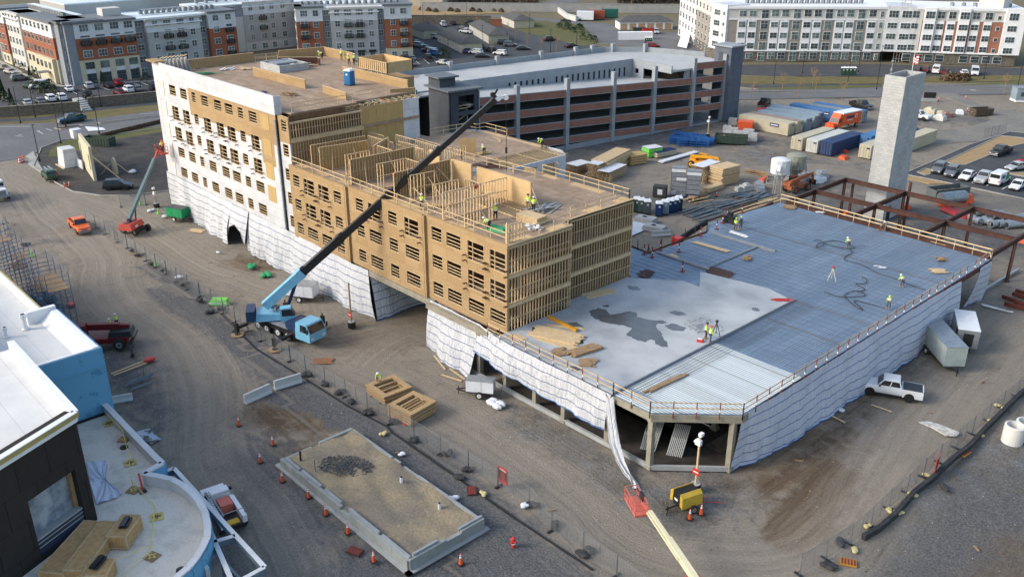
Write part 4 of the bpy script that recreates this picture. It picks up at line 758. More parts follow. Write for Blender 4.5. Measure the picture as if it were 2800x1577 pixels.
 b = MB(); b.box(-4.3, 10, 0, -4.2, 28, 12); P(b, 'shade_backing', dark)  # dark sheet for the shade behind the brick bands
 # stair towers
 s = MB(); wallp(s, (-4.2, -.5), (2.0, -.5), 0, 14.6, [(1.9, 5.3, 10.9, 13.7), (1.9, 5.3, 7.7, 10.2), (1.9, 5.3, 4.5, 7)], th=.3); wallp(s, (-4.2, 6.5), (-4.2, -.5), 0, 14.6, (), th=.3); wallp(s, (2.0, -.5), (2.0, 6.5), 0, 14.6, (), th=.3); s.box(-4, 3, 0, 1.8, 3.2, 14); so_ = P(s, 'stair_tower', cdark)
 b = MB(); b.box(-4.8, -1.1, 14.6, 2.6, 7.1, 14.9); b.box(-4.2, 2.6, 14.9, -.9, 6.4, 16.5, 1); b.box(-4.7, 2.1, 16.5, -.4, 6.9, 16.8); b.build('roof', [pm('tower_cap', (.16, .18, .2), None, 1, .8), cdark], so_)
 b = MB()
 for z in (11.4, 11.9, 8.6): b.beam((-3, -.3, z), (.4, -.3, z+.1), .08, .12)
 b.beam((-4, .8, 8), (1, .8, 10.4), .3, .15); b.build('safety_rail', lum, so_)
 s = MB(); s.box(67.7, -1.2, 0, 71.6, 3.6, 16.1, 0); s.box(67.66, 1.2, 12.6, 67.8, 2.3, 14.9, 1)
 for z in (4, 8, 12): s.box(67.66, -1.23, z, 71.63, 3.63, z+.05, 1)
 so_ = P(s, 'stair_tower', [pm('blue_grey_precast', (.13, .15, .19), (.1, .115, .15), .5, .85, fine=.2), cdark]); b = MB(); b.box(67.3, -1.6, 16.1, 72, 4, 16.4); b.build('roof', cgrey, so_)
 b = MB(); b.box(3.5, 25, 12.6, 4.6, 26, 12.75); P(b, 'loose_board', lum)
garage()
# ---------------------------------------------------------------- apartment blocks
swh = pm('white_siding', (.66, .68, .70), (.58, .6, .62), .8, .7); sgr = pm('grey_siding', (.27, .29, .32), (.24, .26, .285), .8, .7); slg = pm('light_grey_siding', (.42, .42, .41), (.38, .38, .37), .8, .7)
brk = pm('red_brick', (.36, .135, .075), (.30, .11, .065), .5, .9, fine=.25); scr = pm('cream_stone', (.60, .54, .39), (.53, .48, .35), .5, .9); cornice = pm('grey_cornice', (.17, .185, .2), None, 1, .6); roofw = pm('white_roof_membrane', (.70, .76, .78), (.58, .66, .69), .08, .7, lo=.4, hi=.7)
tpe = pm('taupe_siding', (.32, .29, .25), (.28, .255, .22), .8, .8); lts = pm('pale_siding', (.58, .57, .54), (.53, .52, .5), .8, .8); brs = pm('rust_siding', (.33, .15, .10), (.29, .13, .09), .8, .8); whb = pm('bright_white_trim', (.82, .83, .84), (.76, .77, .79), .8, .6)
stn = pm('stone_veneer', (.22, .19, .16), (.14, .12, .10), 1.6, .95, fine=.5, lo=.4, hi=.6); glg = glassm('tinted_glass', (.06, .085, .085), .15, (.16, .22, .21))
WN = {}
class Fac:
 """a facade line on the site plan; s runs along it, outer side to the right"""
 def __init__(f, T, P0, P1):
  f.T = T; f.P0 = Vector((*P0, 0)); f.L = (Vector((*P1, 0))-f.P0).length; f.d = (Vector((*P1, 0))-f.P0)/f.L; f.n = Vector((f.d.y, -f.d.x, 0))
 def pt(f, s, z, o=0): return f.P0+f.d*s+f.n*o+Vector((0, 0, z))
 def bx(f, b, s0, s1, z0, z1, o0, o1, m=0): P = [f.pt(s0, z0, o1), f.pt(s1, z0, o1), f.pt(s1, z0, o0), f.pt(s0, z0, o0)]; b.hull(P+[p+Vector((0, 0, z1-z0)) for p in P], m)
 def s(f, c, x, y):
  o = CR[c]; d = ray(o[0]+x/o[2], o[1]+y/o[2]); k = (f.P0-CAM).dot(f.n)/d.dot(f.n); return (CAM+d*k-f.P0).dot(f.d)
 def win(f, s, z, w=1.7, h=1.6, o=0.02, n=2, fr=None, bal=False, dark_=None, top=True):
  T = f.T; WN[T.name] = WN.get(T.name, 0)+1; many = WN[T.name] > 96
  b = T_REST.setdefault(T.name, MB()) if many else MB(); a = s-w/2; t = .09
  f.bx(b, a-t, a+w+t, z-t, z+h+t, o-.3, o+.05, 0); pw_ = (w-t*(n-1))/n
  for k in range(n):
   x = a+k*(pw_+t)
   if h > 1.9 and top: f.bx(b, x, x+pw_, z, z+h*.62, o+.05, o+.09, 1); f.bx(b, x, x+pw_, z+h*.62+t, z+h, o+.05, o+.09, 1)
   elif h > 1.0: f.bx(b, x, x+pw_, z, z+h*.48, o+.05, o+.09, 1); f.bx(b, x, x+pw_, z+h*.48+t*.7, z+h, o+.05, o+.09, 1)
   else: f.bx(b, x, x+pw_, z, z+h, o+.05, o+.09, 1)
  if not many: b.build('window', [fr or whb, dark_ or (glg if rnd.random() < .6 else glass)], T, world=True)
  if bal and not many:
   b = MB(); f.bx(b, a-.3, a+w+.3, z-.12, z, o, o+.7); f.bx(b, a-.3, a+w+.3, z+.95, z+1.05, o+.6, o+.7)
   for k in range(9): q = a-.3+(w+.5)*k/8; f.bx(b, q, q+.08, z, z+1, o+.62, o+.68)
   f.bx(b, a-.3, a-.25, z, z+1, o, o+.7); f.bx(b, a+w+.25, a+w+.3, z, z+1, o, o+.7); b.build('balcony', blackp, T, world=True)
T_REST = {}
def bandwall(f, s0, s1, bands, o, depth=6, cap=None, lab=None):
 """bands: (z0, z1, material)"""
 mats = []; b = MB()
 for z0, z1, m in bands:
  if m not in mats: mats.append(m)
  f.bx(b, s0, s1, z0, z1, o-depth, o, mats.index(m))
  if z0 > 0: f.bx(b, s0-.02, s1+.02, z0-.12, z0+.12, o-.3, o+.12, mats.index(m))
 if cap:
  if cornice not in mats: mats.append(cornice)
  z = bands[-1][1]; f.bx(b, s0-.4, s1+.4, z, z+.55, o-depth, o+.45, mats.index(cornice) if cap == 1 else 0)
  if cap == 2: mats.append(whb); f.bx(b, s0-.4, s1+.4, z-1.1, z-.8, o-.3, o+.6, len(mats)-1)
 b.build('wall', mats, f.T, world=True, label=lab)
def acrow(T, p, q, n, z):
 b = MB(); p = Vector((*p, z)); q = Vector((*q, z)); d = (q-p).normalized()
 for k in range(n):
  c = p.lerp(q, k/max(1, n-1)); b.box(c.x-.45, c.y-.45, z+.35, c.x+.45, c.y+.45, z+1.35, 0); b.tube(c+Vector((0, 0, 1.35)), c+Vector((0, 0, 1.4)), .38, n=8, m=1)
 nn = Vector((d.y, -d.x, 0))
 for s in (.7, -.7): b.beam(p+nn*s+Vector((0, 0, .3)), q+nn*s+Vector((0, 0, .3)), .12, .15, 2); b.beam(p+nn*s+Vector((0, 0, 1.6)), q+nn*s+Vector((0, 0, 1.6)), .09, .09, 2)
 b.build('condenser_row', [grym, black, whitef], T, world=True)
def left_block():
 T = E('apartment_building', 'five-storey apartment block with cream, brick and white bays at the far left', 'building', (-270, 100, 0))
 f = Fac(T, (-256.2, 79.0), (-256.2, 128)); r = lambda *a: None
 z3 = [(0, 6.55, scr), (6.55, 12.1, brk), (12.1, 15.7, swh)]
 bandwall(f, .0, 3.3, [(0, 15.9, sgr)], -1.6, 14, 1); bandwall(f, 3.3, 19.2, z3, 0, 16, 1, 'cream, brick and white bay')
 bandwall(f, 19.2, 22.2, [(0, 14.6, sgr)], -1.4, 12); bandwall(f, 22.2, 37.6, [(0, 12.0, slg), (12.0, 14.9, swh)], .3, 14, 2, 'light grey bay with white top'); bandwall(f, 37.6, 40.2, [(0, 14.6, sgr)], -1.4, 12); bandwall(f, 40.2, 48.6, [(0, 3.4, scr), (3.4, 11.5, brk), (11.5, 15.6, swh)], .2, 14, 1, 'brick bay beside the far wing')
 for k in range(5):
  z = 3.2*k+.75
  f.win(1.7, z, 1.9, 1.7, -1.58, 2); f.win(20.6, z, 1.7, 1.6, -1.38, 2); f.win(38.9, z, 1.5, 1.6, -1.38, 2)
  for s in (5.8, 9.7, 13.7, 17.4):
   if k == 4: f.win(s, z+.2, 2.2, 1.7, .02, 3)
   elif k == 3: f.win(s, z-.1, 2.2, 2.3, .02, 2, bal=True, fr=cornice)
   elif k == 2: f.win(s, z, 2.2, 1.7, .02, 3)
   elif k == 1: f.win(s, z+.2, 2.2, 1.6, .02, 3, fr=cornice)
   else: f.win(s, .2, 2.3, 2.6, .02, 2, fr=cornice, dark_=glass)
  for s in (24.6, 28.0, 31.8, 35.2):
   mid = s in (28.0, 31.8); f.win(s, z-(.2 if mid and 0 < k < 4 else 0), 2.0 if mid else 1.4, 2.2 if mid and 0 < k < 4 else 1.6, .32, 3 if k == 4 and mid else 2, bal=mid and k in (2, 3))
  for s in (42.4, 46.3): f.win(s, z-(.15 if s > 44 and 0 < k < 4 else 0), 1.7, 2.1 if s > 44 and 0 < k < 4 else 1.5, .22, 2, bal=s > 44 and 0 < k < 4)
 b = MB()
 for s in (5.8, 9.7, 13.7, 17.4): f.bx(b, s-1.2, s+1.2, 2.9, 3.9, .0, .04)
 b.build('spandrel', swh, T, world=True)
 g = Fac(T, (-312, 79), (-256.2, 79)); q = lambda u: u+312
 bandwall(g, q(-286.8), q(-261.5), z3, .6, 10, 1, 'sunlit brick flank'); bandwall(g, q(-261.5), q(-258.0), [(0, 15.9, lts)], -.4, 10, 1); bandwall(g, q(-258), q(-256.4), [(0, 15.9, sgr)], -1, 10, 1)
 bandwall(g, q(-289.5), q(-286.8), [(0, 15.9, lts)], -.4, 10); bandwall(g, q(-302), q(-289.5), [(0, 12.2, lts), (12.2, 15.2, swh)], .4, 10, 2); bandwall(g, q(-304), q(-302), [(0, 15.4, brs)], -.2, 10); bandwall(g, 0, q(-304), [(0, 3.3, scr), (3.3, 12, brk), (12, 15.7, swh)], .5, 10, 1)
 bandwall(g, q(-276.5), q(-262.5), [(0, 6.6, scr)], 1.6, 2)
 for k in range(5):
  z = 3.2*k+.75
  for i in range(7):
   u = -284.6+i*3.3
   if k > 0 or i < 2: g.win(q(u), z-(.1 if k == 3 else 0), 1.5, 2.0 if k == 3 else 1.5, .62 if not (k < 2 and i > 2) else 1.62, 2, bal=k == 3, fr=cornice if k in (1, 2, 3) else whb)
  for u in (-300.5, -297.8, -294.6, -291.6): g.win(q(u), z, 1.3, 1.6, .42, 2)
  for u in (-310, -306.6): g.win(q(u), z, 1.6, 1.7, .52, 2)
  g.win(q(-259.7), z, 1.4, 1.7, -.38, 2)
 b = MB(); g.bx(b, q(-268), q(-265), 3.0, 3.2, 1.6, 4.6); g.bx(b, q(-267.8), q(-267.6), 0, 3, 4.3, 4.5); g.bx(b, q(-265.4), q(-265.2), 0, 3, 4.3, 4.5); b.build('porch', cornice, T, world=True)
 b = MB()
 b.prism([(-256.6, 82.3), (-256.6, 127), (-271, 127), (-271, 92), (-318, 92), (-318, 79.6), (-258, 79.6)], 15.2, 15.75)
 b.box(-318, 79.6, 0, -271, 91, 15.2, 1); b.box(-271, 82, 0, -262, 126, 15.2, 1); b.build('roof', [roofw, sgr], T, world=True)
 acrow(T, (-263, 103), (-263, 124), 14, 15.75); acrow(T, (-300, 85.5), (-272, 85.5), 22, 15.75)
 b = MB(); b.box(-268, 93, 15.7, -264, 98, 18.2); b.build('lift_house', lts, T, world=True)
 # rear wings round the court
 T2 = E('apartment_building', 'grey rear wings of the left apartment complex with rows of rooftop condensers', 'building', (-300, 140, 0))
 b = MB(); b.box(-292, 127, 0, -279.5, 168, 14.6, 1); b.prism([(-292, 127), (-279.2, 127), (-279.2, 168), (-292, 168)], 14.6, 15.0); b.box(-340, 100, 0, -316, 180, 14.6, 1); b.box(-340, 100, 14.6, -316, 180, 15); b.box(-318, 100, 0, -292, 127, 11, 2); b.box(-318, 100, 11, -292, 127, 11.3); b.box(-330, 180, 0, -280, 196, 14.6, 1); b.box(-330, 180, 14.6, -280, 196, 15); b.build('wing', [roofw, slg, sgr], T2, world=True)
 for u in (-286, -328): acrow(T2, (u, 108 if u < -300 else 130), (u, 166), 20 if u < -300 else 12, 15)
 h = Fac(T2, (-279.5, 127), (-279.5, 168))
 bandwall(h, 0, 15, [(0, 11.2, lts), (11.2, 14.6, sgr)], .1, 1); bandwall(h, 15, 33, [(0, 3.2, lts), (3.2, 11.5, slg), (11.5, 14.9, swh)], .5, 1, 2)
 for k in range(5):
  for s in (3, 7.5, 11.5, 17.5, 21.5, 25, 29): h.win(s, 3*k+.7, 1.9 if s == 21.5 else 1.4, 1.6, .12 if s < 15 else .52, 2, bal=s == 21.5 and k in (2, 3))
def mid_block():
 T = E('apartment_building', 'apartment block with brick end bays and dark balconies behind the timber roof', 'building', (-245, 160, 0))
 f = Fac(T, (-248.8, 143.4), (-232.5, 173.7))
 bandwall(f, 0, 7.7, [(0, 3.4, scr), (3.4, 12.1, brk), (12.1, 15.8, swh)], 0, 14, 1); bandwall(f, 7.7, 9.9, [(0, 14.8, sgr)], -1.3, 12); bandwall(f, 9.9, 24, [(0, 3.3, lts), (3.3, 12, slg), (12, 15.3, swh)], .2, 13, 2); bandwall(f, 24, 26, [(0, 14.8, sgr)], -1.3, 12); bandwall(f, 26, 34.4, [(0, 3.5, scr), (3.5, 12.1, brk), (12.1, 15.8, swh)], 0, 14, 1)
 for k in range(5):
  z = 3.2*k+.7
  f.win(2.2, z-(.1 if k in (2, 3) else 0), 2.0, 2.1 if k in (2, 3) else 1.6, .02, 3 if k == 4 else 2, bal=k in (2, 3)); f.win(5.6, z, 1.5, 1.6, .02, 2); f.win(8.8, z, 1.4, 1.6, -1.28, 2)
  for s in (11.9, 21.9): f.win(s, z, 1.4, 1.6, .22, 2)
  for s in (15.1, 18.5): f.win(s, z-(.1 if k in (2, 3) else 0), 2.1, 2.1 if k in (2, 3) else 1.6, .22, 3 if k in (1, 4) else 2, bal=k in (2, 3))
  f.win(25, z, 1.3, 1.6, -1.28, 2); f.win(28.6, z, 1.4, 1.6, .02, 2); f.win(31.9, z-(.1 if 0 < k < 4 else 0), 1.9, 2.1 if 0 < k < 4 else 1.6, .02, 2, bal=0 < k < 4)
 g = Fac(T, (-261.1, 150.0), (-248.8, 143.4)); bandwall(g, 0, 8, [(0, 15.4, lts)], .1, 2); bandwall(g, 8, 13.9, [(0, 3.4, scr), (3.4, 12.1, brk), (12.1, 15.8, swh)], .15, 2, 1)
 for k in range(5):
  for s in (3, 6, 10, 12.3): g.win(s, 3.2*k+.7, .9, 1.6, .12 if s < 8 else .17, 1)
 b = MB(); b.prism([(-249, 144), (-233, 173.4), (-247, 181), (-263, 151.5)], 15.0, 15.75); b.prism([(-263, 151.5), (-247, 181), (-285, 201), (-300, 172)], 14.6, 15.2); b.prism([(-262, 152), (-247, 180), (-284, 200), (-299, 172)], 0, 14.6, 1); b.build('roof', [roofw, slg], T, world=True)
 acrow(T, (-253, 148), (-239, 173), 16, 15.75); acrow(T, (-262, 165), (-285, 178), 14, 15.2)
 b = MB()
 for s in (15.1, 18.5, 21.9): f.bx(b, s-1.1, s+1.1, 2.5, 3.2, .2, 1.2)
 b.build('awning', blackp, T, world=True)
def right_block():
 T = E('apartment_building', 'white and taupe apartment building nearing completion across the street at upper right', 'building', (-135, 275, 0))
 f = Fac(T, (-163.5, 240.4), (-130.9, 273.6))
 bandwall(f, 0, f.L, [(0, 3.2, stn), (3.2, 12.3, tpe), (12.3, 15.4, lts)], 0, 18); b = MB(); f.bx(b, 0, f.L, 3.0, 3.35, 0, .3); f.bx(b, 0, f.L, 12.2, 12.5, 0, .22); f.bx(b, -.3, f.L+.3, 15.4, 16.1, -18, .4);
 cols = [f.s('a3', x, 350) for x in (50, 150, 265, 370, 470, 580, 690, 790, 900, 1010, 1100)]; pre = [f.s('a2', x, 350) for x in (2270, 2370, 2490)]
 for i in (0, 1, 3, 4, 6, 7, 9): f.bx(b, cols[i]-1.35, cols[i]+1.35, 3.35, 12.2, 0, .12)
 f.bx(b, cols[10]-1.6, f.L, 3.35, 15.4, 0, .16, 1); b.build('trim', [whb, lts], T, world=True)
 for s in pre[:2]: b = MB(); f.bx(b, s-1.35, s+1.35, 3.35, 12.2, 0, .12); b.build('trim', whb, T, world=True)
 for k in range(5):
  z = 3.12*k+.75
  for i, s in enumerate(pre): f.win(s, z-(.5 if i == 2 else 0), 2.0, 2.3 if i == 2 else 1.6, .03 if i == 2 or k in (0, 4) else .14, 2)
  for i, s in enumerate(cols):
   if i in (2, 5, 8): f.win(s, z-.55, 2.0, 2.6 if k in (0, 4) else 2.3, .03, 2)
   elif i == 10: f.win(s, z, .9, 1.5, .18, 1)
   else: f.win(s, z, 2.0, 1.9 if k in (0, 4) else 1.5, .14 if 0 < k < 4 else .03, 2)
 # bay-windowed corner and the return face
 e = Fac(T, (-171.5, 243.5), (-163.5, 240.4)); bandwall(e, 0, e.L, [(0, 3.2, stn), (3.2, 16.4, wrap)], .8, 8)
 for k in range(1, 5): e.win(3.6, 3.12*k+.7, 3.0, 1.5, .85, 3); e.win(7.2, 3.12*k+.9, .8, 1, .85, 1)
 g = Fac(T, (-209, 276), (-171.5, 243.5)); bandwall(g, 0, g.L*.55, [(0, 16, wrap)], 0, 10); bandwall(g, g.L*.55, g.L, [(0, 3.2, stn), (3.2, 12.2, tpe), (12.2, 15.8, lts)], 0, 10)
 for k in range(5):
  for i in range(10): g.win(3+i*4.9, 3.12*k+.8, 1.5, 1.6, .03, 2)
 h = Fac(T, (-130.9, 273.6), (-123.6, 278.2)); bandwall(h, 0, h.L, [(3.3, 16.3, wrap)], .3, 12); b = MB(); h.bx(b, 0, h.L, 0, 3.3, -8, -6); b.build('wall', dark, T, world=True)
 for k in range(1, 5):
  for x in (1215, 1345): h.win(h.s('a3', x, 350), 3.12*k+.7, 2.6, 1.5 if k < 4 else 1.9, .33, 3)
 j = Fac(T, (-123.6, 278.2), (-99.6, 294.4))
 bandwall(j, 0, j.L, [(0, 3.3, stn), (3.3, 12.6, brs), (12.6, 15.6, lts)], 0, 18); b = MB(); j.bx(b, 0, j.L, 3.2, 3.6, 0, .4); j.bx(b, -.3, j.L+.4, 15.6, 16.3, -18, .4)
 J = lambda x: j.s('a3', x, 380)
 j.bx(b, 0, J(1500), 3.6, 15.6, .0, .2, 1)
 for x0, x1 in ((1510, 1625), (1855, 1960)): j.bx(b, J(x0), J(x1), 3.3, 16.2, 0, .8)
 for x0, x1 in ((1635, 1720), (1740, 1830), (1985, 2070), (2110, 2190)): j.bx(b, J(x0), J(x1), 3.6, 12.6, 0, .12)
 j.bx(b, J(2310), j.L+.5, 3.4, 16.4, 0, .9); b.build('trim', [whb, lts], T, world=True)
 for k in range(1, 5):
  z = 3.12*k+.75; hh = 1.9 if k == 4 else 1.5
  for x, n, w, o in ((1430, 2, 1.8, .22), (1568, 3, 2.4, .82), (1680, 2, 1.9, .14), (1790, 2, 1.9, .14), (1908, 3, 2.4, .82), (2025, 2, 1.9, .14), (2150, 2, 1.9, .14), (2258, 1, .9, .05), (2390, 3, 2.4, .92)): j.win(J(x), z, w, hh if n > 1 else 1.0, o, n)
 for x in (1400, 1520, 1625, 1735, 1975, 2090, 2205, 2315): j.win(J(x), .7, 2.2, 1.9, .03, 1, dark_=glass, fr=stn, top=False)
 b = MB(); b.prism([(-163.5, 240.4), (-131, 273.4), (-123.6, 278), (-99.6, 294.2), (-110, 312), (-150, 290), (-200, 290), (-208, 276), (-171.5, 244)], 15.3, 15.9); b.build('roof', whb, T, world=True)
 acrow(T, (-164, 250), (-140, 275), 22, 15.9); acrow(T, (-118, 288), (-105, 297), 6, 15.9)
 b = MB()
 for k in range(4): b.beam((-128+k*.7, 276.6-k*-.4, 0), (-128+k*.7, 276.6+k*.4, 21), .12, .12)
 for z in range(1, 20, 2): b.beam((-128, 276.4, z), (-125.9, 277.8, z), .1, .1); b.beam((-128, 276.4, z), (-125.9, 277.8, z+2), .06, .06)
 b.build('hoist_mast', galv, T, world=True)
 b = MB(); b.box(-112, 292, 15.9, -105, 298, 18.8); b.build('stair_head', lts, T, world=True)
 b = MB()
 P = KS('a2', [(1640, 470), (1730, 490), (1780, 400), (1720, 350)]); b.face([P[0]+Vector((0, 0, .3)), P[1]+Vector((0, 0, .3)), P[2]+Vector((0, 0, 4.6)), P[3]+Vector((0, 0, 5))]); o = b.build('plastic_sheeting', whb); tag(o, 'white sheet hanging off the corner of the unfinished white building', 'sheeting')
left_block(); mid_block(); right_block()
# the windows past the hundred largest of each block
for nme, b in T_REST.items():
 o = b.build('window', [whb, glass], bpy.data.objects[nme], world=True); o['kind'] = 'stuff'
def small_garages():
 gr = pm('shingle_roof', (.12, .12, .115), (.09, .09, .088), .7, .9, fine=.3)
 def shed(lab, c, pts, n, depth, h=2.9, m=None, red_=False):
  a = K(c, *pts[0]); q = K(c, *pts[1]); rz = heading(a, q); L = (q-a).length; T = E('garage_building', lab, 'garage', (a.x, a.y, 0), rz)
  b = MB(); b.box(0, 0, 0, L, depth, h); b.build('wall', m or sandm, T)
  b = MB(); e = .5; H2 = h+1.9; b.hull([(-e, -e, h), (L+e, -e, h), (L+e, depth+e, h), (-e, depth+e, h), (depth*.45, depth/2-.05, H2), (L-depth*.45, depth/2-.05, H2), (L-depth*.45, depth/2+.05, H2), (depth*.45, depth/2+.05, H2)]); b.build('roof', gr, T)
  for k in range(n): x = L*(k+.5)/n; w_ = L/n*.74; b = MB(); b.box(x-w_/2, -.04, .05, x+w_/2, .02, 2.3); b.box(x-w_/2, -.06, 1.1, x+w_/2, -.03, 1.16, 1); b.build('garage_door', [lts if not red_ else pm('open_bay', (.5, .33, .2)), grym], T)
 shed('long beige garage row nearest the parking garage, tan roof', 'a1', [(1800, 410), (2040, 530)], 9, 7); shed('beige garage row behind the nearest one, right of centre', 'a1', [(2115, 320), (2310, 438)], 8, 7)
 shed('beige garage row touching the edge of the apartment block', 'a1', [(1545, 350), (1665, 392)], 7, 7); shed('beige garage with a brick end at the lawn corner', 'a1', [(2430, 230), (2560, 285)], 5, 8)
 shed('white garage row with dark roof beside the red dumpster', 'a2', [(1065, 300), (1590, 295)], 6, 9, m=whb, red_=True)
small_garages()
def mass_walls():
 def wl(lab, c, pts, h, m, name, th=.8, cat='wall', z=0):
  b = MB(); P = KS(c, pts)
  for a, q in zip(P, P[1:]): b.beam((a.x, a.y, h/2+z), (q.x, q.y, h/2+z), th, h); b.beam((a.x, a.y, h+z), (q.x, q.y, h+z), th+.2, .15)
  tag(b.build(name, m), lab, cat)
 sm = bricky('fieldstone', (.25, .215, .165), (.17, .15, .12), (.09, .08, .07), .7, .35, .04, nscale=2, namt=.4)
 wl('long stone retaining wall below the left parking lot', 'a0', [(-700, 1200), (0, 1165), (800, 1108)], 2.3, sm, 'retaining_wall'); wl('stone retaining wall right of the steps, behind the timber building', 'a0', [(880, 1068), (1560, 1003), (2300, 930)], 2.3, sm, 'retaining_wall')
 wl('stone retaining wall at the back of the middle parking lot', 'a1', [(1500, 235), (2330, 243)], 3.2, sm, 'retaining_wall'); wl('small brick enclosure beside the far garages', 'a1', [(2330, 262), (2440, 262)], 2.6, brk, 'enclosure_wall')
 wl('long pale concrete sound wall in front of the distant woods', 'a2', [(-900, 110), (0, 118), (1650, 135)], 3.6, pm('sound_wall', (.36, .36, .34), (.3, .3, .29), .4, .9), 'sound_wall', .4)
 wl('row of pale concrete blocks along the far access road', 'a2', [(460, 125), (540, 185), (640, 215)], 2.0, concl, 'block_wall')
 b = MB(); P = KS('a1', [(1290, 60), (1850, 75), (2539, 60)]); a, q = P[0], P[1]; n = Vector((-(q-a).y, (q-a).x, 0)).normalized()
 b.hull([a, q, q+n*40, a+n*40, a+Vector((0, 0, 9)), q+Vector((0, 0, 9)), q+n*40+Vector((0, 0, 9)), a+n*40+Vector((0, 0, 9))]); tag(b.build('warehouse', pm('beige_panel', (.45, .40, .32), None, .3, .9)), 'plain beige warehouse at the very top behind the bare hedge', 'building')
 b = MB()
 for k in range(6): p = K('a0', 800+k*12, 1050+k*10); b.box(p.x-2, p.y-1, 0, p.x+1, p.y+1, 1.6-k*.25)
 tag(b.build('stairway', conc), 'concrete steps through the gap in the stone retaining wall', 'steps')
mass_walls()
# ---------------------------------------------------------------- vehicles
paints = {}
def paint(n, c):
 if n not in paints: paints[n] = pm('car_paint_'+n, c, tuple(x*.93 for x in c), 1.2, .28, spec=.6, fine=.03)
 return paints[n]
PC = dict(white=(.72, .73, .74), silver=(.38, .4, .42), grey=(.14, .15, .16), black=(.018, .019, .022), red=(.28, .015, .02), blue=(.02, .11, .38), navy=(.02, .045, .12), teal=(.015, .07, .10), orange=(.70, .13, .02), green=(.03, .1, .05), maroon=(.13, .02, .025), tan=(.3, .25, .17))
def wheel(T, x, y, r=.36, w=.24, name='wheel', rimm=None, hub=.6):
 b = MB(); b.tube((x, y-w/2, r), (x, y+w/2, r), r, n=14); t = b.build(name, tyre, T)
 b = MB(); s = 1 if y > 0 else -1; b.tube((x, y+s*(w/2-.03), r), (x, y+s*(w/2+.015), r), r*hub, n=10, m=0); b.tube((x, y+s*(w/2), r), (x, y+s*(w/2+.03), r), r*.16, n=6, m=1)
 b.build('rim', [rimm or rim, black], t); return t
def loft(b, st, m=0):
 """st: stations (x, [(y, z), ...]) half profile bottom to top, mirrored"""
 R = []
 for x, pr in st:
  ring = [(x, y, z) for y, z in pr]+[(x, -y, z) for y, z in reversed(pr)]; R.append([b.av(p) for p in ring])
 for a, c in zip(R, R[1:]):
  n = len(a)
  for k in range(n): b.f.append([a[k], a[(k+1) % n], c[(k+1) % n], c[k]]); b.m.append(m)
 b.f.append(R[0][::-1]); b.m.append(m); b.f.append(R[-1]); b.m.append(m)
